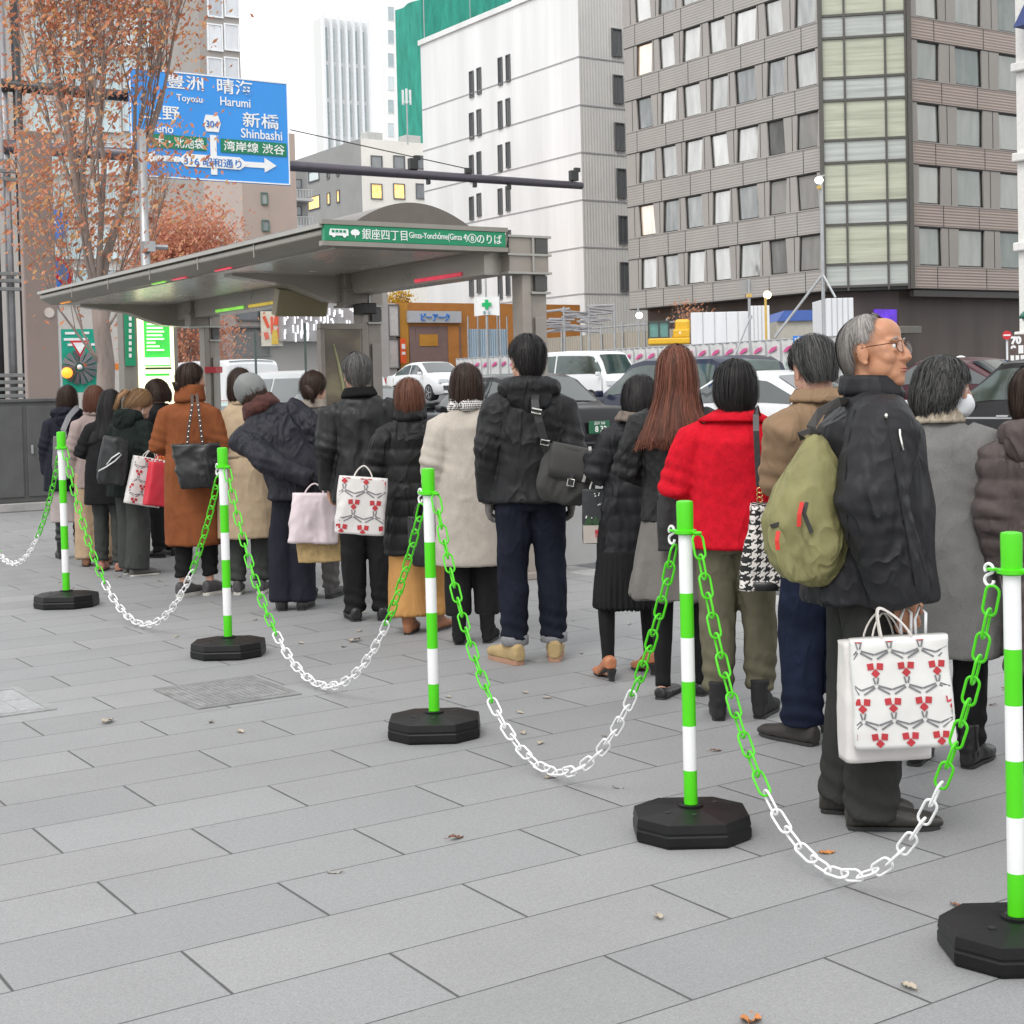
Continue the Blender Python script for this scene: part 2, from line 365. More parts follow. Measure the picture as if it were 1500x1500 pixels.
# ================================================================ buildings
ZUP = Vector((0, 0, 1))
glass_k = {}
def window_glass(name, dark, light, metal=.35, lit=None, frac=0):
    """panes seen by day: curtains and rooms differ from window to window"""
    if name in MATS: return MATS[name]
    m, t, p = nodes_of(name); MATS[name] = m
    oi = N(t, 'ShaderNodeObjectInfo'); tc = N(t, 'ShaderNodeTexCoord')
    nz = N(t, 'ShaderNodeTexNoise', Scale=.9, Detail=3.0); mp = N(t, 'ShaderNodeMapping'); mp.inputs['Scale'].default_value = (3, 3, .7)
    t.links.new(tc.outputs['Object'], mp.inputs[0]); t.links.new(mp.outputs[0], nz.inputs['Vector'])
    f = math_node(t, 'ADD', math_node(t, 'MULTIPLY', oi.outputs['Random'], .8), math_node(t, 'MULTIPLY', math_node(t, 'SUBTRACT', nz.outputs[0], .5), .6))
    c = mix_rgb(t, f, dark, light); t.links.new(c, p.inputs['Base Color'])
    p.inputs['Roughness'].default_value = .06; p.inputs['Metallic'].default_value = metal; p.inputs['Specular IOR Level'].default_value = .9
    wv = N(t, 'ShaderNodeTexNoise', Scale=.8); t.links.new(tc.outputs['Object'], wv.inputs['Vector'])
    b = N(t, 'ShaderNodeBump', Strength=.25, Distance=.05); t.links.new(wv.outputs[0], b.inputs['Height']); t.links.new(b.outputs[0], p.inputs['Normal'])
    if lit:
        r = N(t, 'ShaderNodeMapRange'); r.inputs[1].default_value = 1-frac; r.inputs[2].default_value = 1-frac+.001; t.links.new(oi.outputs['Random'], r.inputs[0])
        p.inputs['Emission Color'].default_value = c4(lit); t.links.new(math_node(t, 'MULTIPLY', math_node(t, 'MULTIPLY', r.outputs[0], nz.outputs[0]), .55), p.inputs['Emission Strength'])
    return m
def face_frame(kind, plane):
    """B faces look to -X along the street, A faces look to -Y across it"""
    if kind == 'B': return (lambda s, z, d=0: Vector((plane-d, s, z))), Vector((-1, 0, 0))
    return (lambda s, z, d=0: Vector((s, plane-d, z))), Vector((0, -1, 0))
def px_rect(kind, plane, x0, x1, y0, y1):
    f = at_x if kind == 'B' else at_y; ym, xm = (y0+y1)/2, (x0+x1)/2; k = 1 if kind == 'B' else 0
    s = sorted((f(x0, ym, plane)[k], f(x1, ym, plane)[k])); z = sorted((f(xm, y0, plane).z, f(xm, y1, plane).z))
    return s[0], s[1], z[0], z[1]
def add_window(parent, kind, plane, s0, s1, z0, z1, fm, gm, fr=.07, bars=(0, 0), name='window'):
    P, n = face_frame(kind, plane); mb = MB()
    def bar(a, b, c, d, e=.1):
        q = [P(a, c), P(b, c), P(b, d), P(a, d)]; mb.prism([(0, 0), (1, 0), (1, 1), (0, 1)], q[0], q[1]-q[0], q[3]-q[0], n*e, 0)
    bar(s0, s1, z0, z0+fr, .14); bar(s0, s1, z1-fr, z1); bar(s0, s0+fr, z0+fr, z1-fr); bar(s1-fr, s1, z0+fr, z1-fr)
    for i in range(bars[0]):
        c = s0+(s1-s0)*(i+1)/(bars[0]+1); bar(c-fr/3, c+fr/3, z0+fr, z1-fr, .06)
    for i in range(bars[1]):
        c = z0+(z1-z0)*(i+1)/(bars[1]+1); bar(s0+fr, s1-fr, c-fr/3, c+fr/3, .05)
    q = [P(s0+fr, z0+fr, .02), P(s1-fr, z0+fr, .02), P(s1-fr, z1-fr, .02), P(s0+fr, z1-fr, .02)]
    mb.quad(*q, mi=1)
    return mb.build(name, [fm, gm], parent)
def walls(mb, X0, X1, Y0, Y1, z0, z1, mi=0):
    mb.quad((X0, Y0, z0), (X1, Y0, z0), (X1, Y0, z1), (X0, Y0, z1), 1 if mi == 'ab' else mi)
    mi = 0 if mi == 'ab' else mi
    mb.quad((X0, Y1, z0), (X0, Y0, z0), (X0, Y0, z1), (X0, Y1, z1), mi)
    mb.quad((X1, Y0, z0), (X1, Y1, z0), (X1, Y1, z1), (X1, Y0, z1), mi); mb.quad((X1, Y1, z0), (X0, Y1, z0), (X0, Y1, z1), (X1, Y1, z1), mi)
    mb.quad((X0, Y0, z1), (X1, Y0, z1), (X1, Y1, z1), (X0, Y1, z1), mi)
GZ = 1.2                                                     # level of the far side of the street
def ribbed(name, col, axis, scale, depth_, rough=.7, joints=None):
    if name in MATS: return MATS[name]
    m = M(name, col, rough, var=.07, scale=.5); t = m.node_tree; p = t.nodes['Principled BSDF']
    g = N(t, 'ShaderNodeNewGeometry'); w = N(t, 'ShaderNodeTexWave', Scale=scale); w.wave_type = 'BANDS'; w.bands_direction = axis
    t.links.new(g.outputs['Position'], w.inputs['Vector'])
    b = N(t, 'ShaderNodeBump', Strength=.8, Distance=depth_); t.links.new(w.outputs[0], b.inputs['Height']); t.links.new(b.outputs[0], p.inputs['Normal'])
    src = p.inputs['Base Color'].links[0].from_socket
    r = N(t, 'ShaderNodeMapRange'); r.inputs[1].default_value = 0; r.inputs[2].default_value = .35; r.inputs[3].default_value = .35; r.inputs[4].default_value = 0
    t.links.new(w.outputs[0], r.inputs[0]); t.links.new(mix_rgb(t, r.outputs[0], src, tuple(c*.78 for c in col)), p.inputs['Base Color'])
    return m

# ---- brown grey panel building with staggered windows and a glazed corner
def hotel():
    C1 = at_d(1207, 430, 72); X0, Y1 = C1.x, C1.y; a = 2.78; XA, YA = X0+a, Y1-a
    r = empty('office_building', (X0, Y1, GZ), 0, 'tall grey brown panel building with staggered windows and a glazed corner', 'building')
    T = lambda v: (v[0]-X0, v[1]-Y1, v[2]-GZ)
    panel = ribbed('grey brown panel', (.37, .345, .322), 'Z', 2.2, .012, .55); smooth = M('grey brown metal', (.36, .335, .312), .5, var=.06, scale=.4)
    darkm = M('dark bronze', (.03, .028, .027), .4, .3, var=.1); brown = M('brown stone base', (.11, .085, .075), .45, var=.25, scale=.8, stretch=(1, 1, .1))
    panelA = ribbed('warm brown panel', (.42, .345, .31), 'Z', 2.2, .02, .55)
    gl = window_glass('hotel glass', (.22, .23, .23), (.85, .84, .80), .6, (1, .55, .2), .06)
    glA = window_glass('hotel side glass', (.18, .21, .2), (.5, .5, .46), .35)
    Y2 = at_x(922, 430, X0).y; zb = at_x(1200, 428, X0).z; ztop = at_x(1200, -130, X0).z+8
    zr0 = at_x(1186, 396.5, X0).z; fh = (at_x(1186, 126, X0).z-zr0)/3; wh = at_x(1186, 344.5, X0).z-zr0
    cols = [(1175, 1197), (1132, 1150), (1087, 1109), (1049, 1067), (1010, 1028), (976, 992), (942, 958)]
    cs = [tuple(sorted((at_x(p, 410, X0).y, at_x(q, 410, X0).y))) for p, q in cols]
    def face(P, n, S0, S1, cs, rows, mat, gm, skew):
        mb = MB(); z = zb; wins = []
        def q(s0, s1, za, zc, s2=None, s3=None, mi=0):
            s2 = s1 if s2 is None else s2; s3 = s0 if s3 is None else s3
            mb.quad(T(P(s0, za)), T(P(s1, za)), T(P(s2, zc)), T(P(s3, zc)), mi)
        for k, (za, zc) in enumerate(rows):
            q(S0, S1, z, za); pb, pt_ = S0, S0
            for i, (s0, s1) in enumerate(cs):
                e_ = (.2 if skew > .1 else .08)*(s1-s0); s0, s1 = s0-e_, s1+e_; d = skew*(1 if (i+k) % 2 else -1)*(.6+.4*random.random()); w0, w1, t0, t1 = s0-d*.3, s1-d*.3, s0+d, s1+d*.7
                q(pb, w0, za, zc, t0, pt_, 1); pb, pt_ = w1, t1
                rec = .16; o = [(w0, za), (w1, za), (t1, zc), (t0, zc)]
                for j in range(4):
                    a_, b_ = o[j], o[(j+1) % 4]
                    mb.quad(T(P(*a_)), T(P(*b_)), T(P(b_[0], b_[1], -rec)), T(P(a_[0], a_[1], -rec)), 1)
                wins.append([P(x_, z_, -rec+.02) for x_, z_ in o])
            q(pb, S1, za, zc, S1, pt_, 1); z = zc
        q(S0, S1, z, ztop)
        # staggered vertical panel joints and the shadow lines of the spandrels
        for k in range(len(rows)+1):
            z0_ = zb if k == 0 else rows[k-1][1]; z1_ = rows[k][0] if k < len(rows) else ztop
            for zz in (z0_, z1_-.05): mb.prism([(0, 0), (1, 0), (1, .05), (0, .05)], T(P(S0, zz)), P(S1, 0)-P(S0, 0), ZUP, n*.022, 2 if zz == z0_ else 1)
            for i in range(len(cs)):
                s = cs[i][1]+.25*(1 if (i+k) % 2 else -1); mb.prism([(0, 0), (.03, 0), (.03, 1), (0, 1)], T(P(s, z0_+.06)), P(1, 0)-P(0, 0), ZUP*(z1_-z0_-.12), n*.012, 2)
                s = cs[i][1]+(cs[(i+1) % len(cs)][0]-cs[i][1])*.5 if i+1 < len(cs) else cs[i][1]+.5
                if k < len(rows): mb.prism([(0, 0), (.03, 0), (.03, 1), (0, 1)], T(P(s+.12*(1 if (i+k) % 2 else -1), rows[k][0])), P(1, 0)-P(0, 0), ZUP*(rows[k][1]-rows[k][0]), n*.012, 2)
        mb.build('facade', [mat, smooth, darkm], r)
        for o in wins:
            w = MB(); up = (o[3]-o[0]).normalized(); sd_ = (o[1]-o[0]).normalized(); f = .07
            for j in range(4):
                a_, b_ = o[j], o[(j+1) % 4]; c = (o[0]+o[1]+o[2]+o[3])/4
                ia, ib = a_+(c-a_)*.07, b_+(c-b_)*.07
                w.prism([(0, 0), (1, 0), (1, 1), (0, 1)], T(a_), b_-a_, (ia-a_+ib-b_)/2, n*.06, 0)
            w.quad(*[T(p+n*.012) for p in o], mi=1)
            w.build('window', [darkm, gm], r)
    rows = [(zr0+k*fh, zr0+k*fh+wh) for k in range(8)]
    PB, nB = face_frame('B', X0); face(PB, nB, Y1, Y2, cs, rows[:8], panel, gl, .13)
    PA, nA = face_frame('A', YA)
    ca = [tuple(sorted((at_y(p, 390, YA).x, at_y(q, 390, YA).x))) for p, q in ((1350, 1378), (1407, 1440), (1469, 1500))]
    zra = at_y(1362, 389, YA).z; zha = at_y(1362, 333, YA).z-zra
    face(PA, nA, XA+.3, XA+20, ca, [(zra+k*fh, zra+k*fh+zha) for k in range(7)], panelA, glA, .05)
    # glazed chamfer
    c = MB(); A, B = Vector((X0, Y1, 0)), Vector((XA+.3, YA, 0)); e = (B-A); n = Vector((-1, -1, 0)).normalized()
    fr = M('bay frame', (.1, .095, .085), .4, .4, var=.1)
    L = lambda f, z, d=0: Vector(T(A+e*f+Vector((0, 0, z))+n*d))
    c.quad(L(0, zb), L(1, zb), L(1, ztop), L(0, ztop))
    c.build('corner_core', darkm, r)
    f = MB()
    for u in (.02, .28, .74, .97): f.prism([(0, 0), (1, 0), (1, 1), (0, 1)], L(u-.012, zb, .02), e*.024, ZUP*(ztop-zb), n*.16)
    zz = zb+.15; k = 0; lv = []
    while zz < ztop: lv.append(zz); zz += fh*(.36 if k % 2 == 0 else .64); k += 1
    for z in lv: f.prism([(0, 0), (1, 0), (1, 1), (0, 1)], L(.02, z, .021), e*.95, ZUP*.12, n*.12)
    for u in (-.02, .985): f.prism([(0, 0), (1, 0), (1, 1), (0, 1)], L(u, zb, .0), e*.05, ZUP*(ztop-zb), n*.3)
    f.build('bay_frame', fr, r)
    g1 = M('blind glass', (.46, .475, .37), .22, .1, var=.22, scale=1.2, stretch=(.2, .2, 5)); g2 = M('spandrel glass', (.44, .465, .44), .2, .15, var=.2, scale=1.2, stretch=(.2, .2, 5))
    for i in range(len(lv)-1):
        for u0, u1 in ((.03, .27), (.29, .73), (.75, .96)):
            w = MB(); w.quad(L(u0, lv[i]+.12, .05), L(u1, lv[i]+.12, .05), L(u1, lv[i+1], .05), L(u0, lv[i+1], .05)); w.build('bay_window', g2 if i % 2 == 0 else g1, r)
    # recessed dark base, soffit, roof and rear
    b = MB(); R = 1.3
    poly = [(X0+R, Y2), (X0+R, Y1+R*.4), (XA+.3+R*.4, YA+R), (XA+20, YA+R)]
    for i in range(3):
        p, q = poly[i], poly[i+1]; b.quad(T((*p, GZ-2)), T((*q, GZ-2)), T((*q, zb)), T((*p, zb)))
    b.build('ground_floor', brown, r)
    s = MB(); s.add([T(v) for v in ((X0, Y2, zb), (X0, Y1, zb), (XA+.3, YA, zb), (XA+20, YA, zb), (XA+20, Y2, zb))], [(0, 1, 2, 3, 4)])
    s.add([T(v) for v in ((X0, Y2, ztop), (X0, Y1, ztop), (XA+.3, YA, ztop), (XA+20, YA, ztop), (XA+20, Y2, ztop))], [(0, 1, 2, 3, 4)])
    s.quad(T((X0, Y2, zb)), T((XA+20, Y2, zb)), T((XA+20, Y2, ztop)), T((X0, Y2, ztop))); s.build('soffit', darkm, r)
    s = MB()
    zf = zb-.35
    s.prism([(0, 0), (1, 0), (1, .3), (0, .3)], T((XA+.5, YA+.05, zf)), Vector((19, 0, 0)), ZUP, Vector((0, .25, 0))); s.build('fascia', M('dark fascia', (.05, .045, .043), .4, var=.1), r)
    pu = M('purple light', (.12, .035, .6), .4, var=.5, emit=.55, scale=1)
    w = MB(); p0, p1 = at_y(1288, 478, YA+.95), at_y(1317, 453, YA+.95)
    w.box(T(((p0.x+p1.x)/2, YA+1.2, (p0.z+p1.z)/2)), (p1.x-p0.x, .2, p1.z-p0.z)); w.build('lit_window', pu, r)
    w = MB(); p0, p1 = at_y(1312, 489, YA+.3), at_y(1342, 478, YA+.3)
    w.box(T(((p0.x+p1.x)/2, YA+.6, (p0.z+p1.z)/2)), (p1.x-p0.x, 1.3, p1.z-p0.z)); w.build('canopy', M('canopy grey', (.2, .19, .17), .5, .4), r, bevel=.03)
hotel()

def block(name, label, cpx, D, left_px, right_w, top, matA, matB, winA=(), winB=(), fm=None, gm=None, bars=(0, 0), fr=.08, z0=GZ-1):
    """a plain block: its near corner stands at column cpx, the street face runs off to the left"""
    C = at_d(cpx[0], cpx[1], D); X0, Y0 = C.x, C.y
    f = at_x(left_px[0], left_px[1], X0); Y1 = f.y if left_px[0] < cpx[0] else Y0+15
    z1 = at_d(cpx[0], top, D).z
    r = empty(name, (X0, Y0, z0), 0, label, 'building')
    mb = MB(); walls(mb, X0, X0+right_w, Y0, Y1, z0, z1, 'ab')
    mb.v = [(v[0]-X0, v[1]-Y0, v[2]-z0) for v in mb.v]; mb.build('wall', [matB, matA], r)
    for kind, plane, L in (('A', Y0, winA), ('B', X0, winB)):
        for q in L:
            o = add_window(r, kind, plane, *px_rect(kind, plane, *q[:4]), fm, q[4] if len(q) > 4 else gm, fr, bars)
            o.location = (-X0, -Y0, -z0)
    return r, X0, Y0, Y1, z1
sl_frame = M('slate frame', (.12, .125, .13), .5, var=.1); gl_dark = window_glass('grey pane', (.10, .11, .12), (.32, .33, .33), .3)
gl_pale = window_glass('pale pane', (.35, .42, .44), (.75, .8, .8), .3); lit = M('lit window', (1, .62, .22), .5, var=.35, scale=1.5, emit=.9)

# ---- white building with paired slot windows
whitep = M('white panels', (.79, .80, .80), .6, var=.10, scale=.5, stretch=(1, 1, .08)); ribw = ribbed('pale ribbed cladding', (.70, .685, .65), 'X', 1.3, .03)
WB = []
for i, (ya, yb) in enumerate([(104, 143), (165, 204), (227, 266), (288, 322), (409, 434)]):
    WB += [(688.5, 694.5, ya, yb), (699.5, 705.5, ya-5, yb-5)]
for i, (ya, yb) in enumerate([(84, 125), (148, 189), (212, 251), (276, 314), (404, 438)]):
    WB += [(730.5, 736.5, ya, yb), (742, 748, ya-4, yb-5)]
for ya in (345,): WB += [(690, 695.5, ya+3, ya+38), (701, 706.5, ya, ya+34), (732, 738, ya-5, ya+32), (743, 749, ya-8, ya+28)]
WA = [(895+i*2.6, 910+i*2.2, a, b) for i, (a, b) in enumerate([(42, 83), (110, 152), (180, 221), (247, 290), (316, 357), (384, 427)])]
r, X0, Y0, Y1, z1 = block('white_building', 'bright white blank building with narrow paired windows and a ribbed grey flank', (856, 430), 100, (622, 300), 14, -25, ribw, whitep, WA, WB, sl_frame, gl_dark, (1, 0), .07)
mb = MB(); zs = [at_d(856, y, 100).z for y in (85, 155, 224, 293, 362, 430)]
for z in zs:
    mb.box((-.015, (Y1-Y0)/2, z-GZ+1), (.03, Y1-Y0, .09)); mb.box((7, -.015, z-GZ+1), (14, .03, .09))
mb.build('panel_joint', M('joint grey', (.38, .38, .39), .8), r)
# slope of the roof line: parapet
mb = MB(); mb.box((7, (Y1-Y0)/2, z1-GZ+1.2), (14.3, Y1-Y0+.3, .4)); mb.build('parapet', whitep, r)

# ---- building wrapped in green scaffold net
net = M('green net', (.035, .30, .225), .9, var=.25, scale=.5, stretch=(3, 3, .6), bump=.05, bscale=4)
D = 190; C = at_d(622, 200, D); X0, Y0 = C.x, C.y; zt = at_d(622, -1, D).z
r = empty('netted_building', (X0, Y0, GZ), 0, 'building under work wrapped all over in green scaffold netting', 'building')
xr = at_y(752, 100, Y0).x; yl = at_x(581, 100, X0).y
mb = MB()
def net_face(P0, P1, za, zb_, nrm, n=22, m=18):
    vs = []
    for j in range(m+1):
        for i in range(n+1):
            f = i/n; p = P0.lerp(P1, f); z = za+(zb_-za)*j/m
            d = .35*math.sin(f*n*PI)**2*.6 + .25*math.sin(j*1.9+i*.7)
            if 0 < i < n: p = p+nrm*d
            vs.append((p.x-X0, p.y-Y0, z-GZ))
    mb.add(vs, [(j*(n+1)+i, j*(n+1)+i+1, (j+1)*(n+1)+i+1, (j+1)*(n+1)+i) for j in range(m) for i in range(n)])
net_face(Vector((X0, Y0, 0)), Vector((xr, Y0, 0)), GZ, zt+22, Vector((0, -1, 0))); net_face(Vector((X0, yl, 0)), Vector((X0, Y0, 0)), GZ, zt, Vector((-1, 0, 0)), 12)
mb.build('netting', net, r, smooth=True)
mb = MB(); mb.box(((xr-X0)/2+.6, (yl-Y0)/2+.6, (zt-GZ)/2), (xr-X0-1, yl-Y0-1, zt-GZ-.5)); mb.build('wall', M('net core', (.1, .2, .17), .9), r)
mb = MB()
for u in (0, .5, 1): mb.tube([(u*(xr-X0), -.6, 0), (u*(xr-X0), -.6, zt-GZ+2)], .06, 6)
mb.build('scaffold_pole', M('steel pole', (.4, .41, .42), .45, .6), r)
# ---- cream and grey mid-rise
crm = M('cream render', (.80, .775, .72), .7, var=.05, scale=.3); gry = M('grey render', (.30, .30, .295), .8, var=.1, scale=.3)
WA = [(x0, x1, y0, y1, gl_dark if (y0 != 269 or i == 2) else lit) for y0, y1 in ((228, 248), (269, 292), (309, 332), (350, 373), (392, 415)) for i, (x0, x1) in enumerate(((543, 560), (576, 593), (609, 626)))]
WB = [(452, 469, 287, 307, lit), (479.5, 484, 282, 300, lit), (493.5, 498, 278, 297, lit), (452, 468, 250, 266, gl_pale), (479, 483, 245, 262, gl_dark), (493, 497, 241, 258, gl_dark)]
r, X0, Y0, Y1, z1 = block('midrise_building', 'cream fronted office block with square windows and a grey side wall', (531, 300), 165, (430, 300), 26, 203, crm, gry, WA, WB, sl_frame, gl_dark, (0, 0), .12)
for i in range(4):
    mb = MB(); mb.box((3+i*5, 3, z1-GZ+1.6), (2, 1.6, 1.3)); mb.build('roof_unit', M('roof plant', (.5, .5, .48), .6), r, bevel=.05)
# roof aerial on the block before the net
r = empty('aerial_mast', at_d(597, 198, 160), 0, 'slim grey phone aerial mast on a rooftop before the green net', 'aerial')
mb = MB(); mb.tube([(0, 0, -1), (0, 0, 3.6)], .09, 6); mb.build('pole', M('steel pole', (.4, .41, .42), .45, .6), r)
for k in range(3):
    mb = MB(); a = k*2.1; mb.box((.45*math.cos(a), .45*math.sin(a), 4.1), (.22, .14, 1.6)); mb.tube([(0, 0, 3.5), (.45*math.cos(a), .45*math.sin(a), 3.7)], .04, 6); mb.build('antenna', M('white paint', (.75, .75, .75), .5), r, bevel=.03)
# ---- pale glass tower with fins and its neighbour, distance haze put into their wall colours
fin = M('pale fin', (.80, .82, .84), .5, var=.04); tg = window_glass('tower glass', (.25, .31, .32), (.5, .57, .58), .2)
C = at_d(476, 200, 320); X0, Y0 = C.x, C.y; xr = at_y(541, 200, Y0).x; yl = at_x(463, 200, X0).y; zt = at_d(476, 26, 320).z
r = empty('glass_tower', (X0, Y0, GZ), 0, 'tall pale glass tower with vertical fins far behind', 'building')
mb = MB(); w, d, h = xr-X0, yl-Y0, zt-GZ; mb.box((w/2, d/2, h/2), (w, d, h)); mb.build('wall', M('tower wall', (.72, .73, .72), .6, var=.04), r)
nb = 6
for i in range(nb):
    mb = MB(); x = w*(i+.15)/nb
    for k in range(int(h/8)): mb.quad((x, -.06, 8*k+.5), (x+w*.5/nb, -.06, 8*k+.5), (x+w*.5/nb, -.06, 8*k+7.6), (x, -.06, 8*k+7.6))
    mb.build('window', tg, r)
mb = MB()
for i in range(nb+1): mb.box((w*i/nb, -.5, h/2), (.5, 1, h+1))
mb.build('fin', fin, r)
block('white_tower', 'plain white tower block fading into the sky beside the glass tower', (562, 200), 420, (541, 200), 22, -80, M('hazed white wall', (.86, .86, .85), .7, var=.03), M('hazed white wall', (.86, .86, .85), .7, var=.03), [(568, 577, y, y+20, gl_pale) for y in range(10, 200, 34)], [], fin, gl_pale)
# ---- left background
taup = M('taupe tiles', (.33, .305, .285), .7, var=.08, scale=.4); gl_w = window_glass('white pane', (.4, .42, .45), (.8, .82, .85), .3)
WA = [(300+i*2, 351, y, y+42) for i, y in enumerate(range(-10, 330, 49))]
block('tower_block', 'tall taupe tower block with banded corner windows behind the blue road sign', (298, 250), 120, (205, 250), 3.5, -120, taup, taup, [(303, 326, y, y+40) for y in range(-14, 330, 49)]+[(328, 350, y, y+40) for y in range(-14, 330, 49)], [], fin, gl_w, (0, 0), .12)
pk = M('pinkish tiles', (.46, .385, .345), .7, var=.05, scale=.3)
r, X0, Y0, Y1, z1 = block('beige_building', 'pinkish beige block with two small green framed windows under the road sign', (356, 320), 105, (300, 320), 4.2, 190, pk, pk, [(382, 392, 282, 300), (383, 394, 322, 339)], [], M('green frame', (.12, .2, .18), .5), gl_pale)
r, X0, Y0, Y1, z1 = block('balcony_building', 'dark grey flats with railed balconies beside the cream block', (426, 300), 150, (405, 300), 1.9, 236, gry, gry, [(429, 442, y, y+14, gl_dark) for y in (262, 302, 342)], [], sl_frame, gl_dark)
mb = MB()
for y in (292, 332):
    z = at_d(430, y, 149).z-GZ+1; mb.box((.95, -.7, z), (1.9, 1.4, .25))
    for i in range(6): mb.box((.1+i*.32, -1.35, z+.5), (.06, .06, 1))
    mb.box((.95, -1.35, z+1), (1.9, .08, .08))
mb.build('balcony', M('pale railing', (.5, .51, .52), .5), r)
tl = window_glass('teal panes', (.38, .5, .52), (.66, .78, .8), .2)
rows = [(46+i*52, 228, y, y+33) for y in (150, 196, 262, 320) for i in range(0)]
r, X0, Y0, Y1, z1 = block('glazed_building', 'glass fronted block with pale bands behind the orange street tree', (42, 300), 70, (-60, 300), 6.4, -60, M('pale band', (.52, .49, .46), .6, var=.08), taup, [(44+i*45, 86+i*45, y, y+48) for i in range(4) for y in (-40, 22, 84, 146, 208, 270, 332, 394)], [], M('white mullion', (.6, .62, .62), .5), tl, (2, 1), .06)
# low shops behind the shelter
r, X0, Y0, Y1, z1 = block('shop_building', 'low grey shop block with a dark shutter seen through the shelter', (325, 520), 74, (240, 520), 9.5, 424, M('shop grey', (.33, .31, .30), .7, var=.12, scale=.5), gry, [(345, 410, 446, 470, gl_dark), (340, 395, 478, 522, M('dark shutter', (.11, .105, .105), .6, var=.1, stretch=(.1, .1, 20)))], [], sl_frame, gl_dark)
sg = M('red yellow poster', (.75, .12, .06), .5, var=.3, scale=1)
PL = at_y(384, 505, Y0-.3); q = px_rect('A', Y0-.3, 384, 414, 456, 507)
sgn = empty('shop_signboard', (q[0], Y0-.2, q[2]), 0, 'red and yellow shop signboard seen through the shelter glass', 'sign')
mb = MB(); mb.box(((q[1]-q[0])/2, 0, (q[3]-q[2])/2), (q[1]-q[0], .16, q[3]-q[2])); mb.build('board', M('cream board', (.7, .66, .55), .5, var=.1), sgn)
mb = MB(); w, h = q[1]-q[0], q[3]-q[2]
for i, (u, v, a, b) in enumerate([(.2, .7, .14, .35), (.2, .3, .2, .2), (.48, .6, .1, .5), (.7, .75, .2, .3), (.8, .35, .12, .5), (.9, .6, .1, .6)]): mb.box((u*w, -.1, v*h), (a*w, .05, b*h), mat=Matrix.Rotation(.2*(i-2), 3, 'Y'))
mb.build('lettering', sg, sgn)
mb = MB(); mb.prism([(-.16, 0), (.16, 0), (.1, .45), (-.1, .45)], (.6*w, -.1, .05*h), (1.2, 0, 0), (0, 0, 1.6), (0, -.04, 0)); mb.build('emblem', M('signal yellow', (.75, .5, .03), .5), sgn)
r = empty('lit_arcade_front', at_y(412, 500, Y0-.6), 0, 'arcade front lit with rows of white lamps behind the shelter glass', 'shop front')
o0 = at_y(412, 500, Y0-.6); mb = MB(); mm = MB(); q = px_rect('A', Y0-.6, 414, 536, 444, 500)
mb.box(((q[1]-q[0])/2, .3, (q[3]-o0.z)/2), (q[1]-q[0], .5, q[3]-o0.z)); mb.build('panel', M('arcade grey', (.34, .325, .33), .4, var=.15, scale=1), r)
random.seed(3)
for i in range(70):
    x = random.uniform(.1, q[1]-q[0]-.1); z = random.uniform(.2, q[3]-o0.z-.3); mm.box((x, 0, z), (.055, .06, random.uniform(.06, .5)))
mm.build('lamp', M('white lamp', (.95, .95, 1), .4, var=0, emit=.9), r)
# ---- orange hall with a sign
C = at_d(586, 500, 84); X0, Y0 = C.x, C.y; zt = at_d(586, 443, 84).z; xr = at_y(850, 470, Y0).x
r = empty('orange_hall', (X0, Y0, GZ), 0, 'low orange brown hall with nested square pattern and a silver name sign', 'building')
org = M('orange tiles', (.42, .17, .04), .55, var=.12, scale=1.5); mv = M('mauve tiles', (.20, .13, .12), .55, var=.12, scale=1.5); och = M('ochre tiles', (.47, .22, .03), .55, var=.12, scale=1.5)
mb = MB(); mb.box(((xr-X0)/2, 8, (zt-GZ)/2-.5), (xr-X0, 16, zt-GZ+1)); mb.build('wall', org, r)
def a_panel(q, y, mat, name, th=.05):
    s0, s1, z0, z1 = px_rect('A', Y0, *q); b = MB(); b.box(((s0+s1)/2-X0, -y, (z0+z1)/2-GZ), (s1-s0, th, z1-z0)); return b.build(name, mat, r)
a_panel((600, 675, 478, 560), .03, mv, 'pattern'); a_panel((600, 655, 500, 560), .058, mv, 'pattern')
a_panel((608, 646, 478+2, 519), .064, mv, 'pattern'); a_panel((613, 640, 490, 507), .1, och, 'pattern'); a_panel((656, 672, 478, 560), .062, org, 'pattern'); a_panel((586, 598, 443.5, 560), .02, och, 'pattern')
sgp = a_panel((594, 672, 456, 473), .2, M('brushed sign', (.52, .54, .57), .35, .3, var=.06), 'sign_panel', .2)
s0, s1, z0, z1 = px_rect('A', Y0, 612, 654, 457, 472)
t_ = text('ピーアーク', (z1-z0)*.8, M('sign blue', (.04, .2, .62), .5, var=0), (1, 0, 0), (0, 0, 1), (0, 0, 0), r, 'lettering', dep=.03, squeeze=(s1-s0)/((z1-z0)*.8*4.75), bold=.012); t_.location = ((s0+s1)/2-X0, -.34, (z0+z1)/2-GZ-.06)
mb = MB(); q = px_rect('A', Y0, 566, 585, 444, 545)
b_ = block('grey_annex', 'narrow pale grey annex with a red lettered strip beside the orange hall', (566, 500), 83.5, (545, 500), q[1]-q[0]-.2, 444, M('annex grey', (.5, .47, .45), .7, var=.06), gry, [(568, 584, 446, 493, M('annex panel', (.56, .53, .51), .6)), (568, 584, 496, 540, M('annex panel', (.56, .53, .51), .6))], [], sl_frame, gl_pale, (0, 0), .05)
s0, s1, z0, z1 = px_rect('A', Y0-.3, 586.5, 594.5, 496, 532)
st = empty('banner_sign', ((s0+s1)/2, Y0-.3, z0), 0, 'small orange red vertical banner sign at the corner of the orange hall', 'sign')
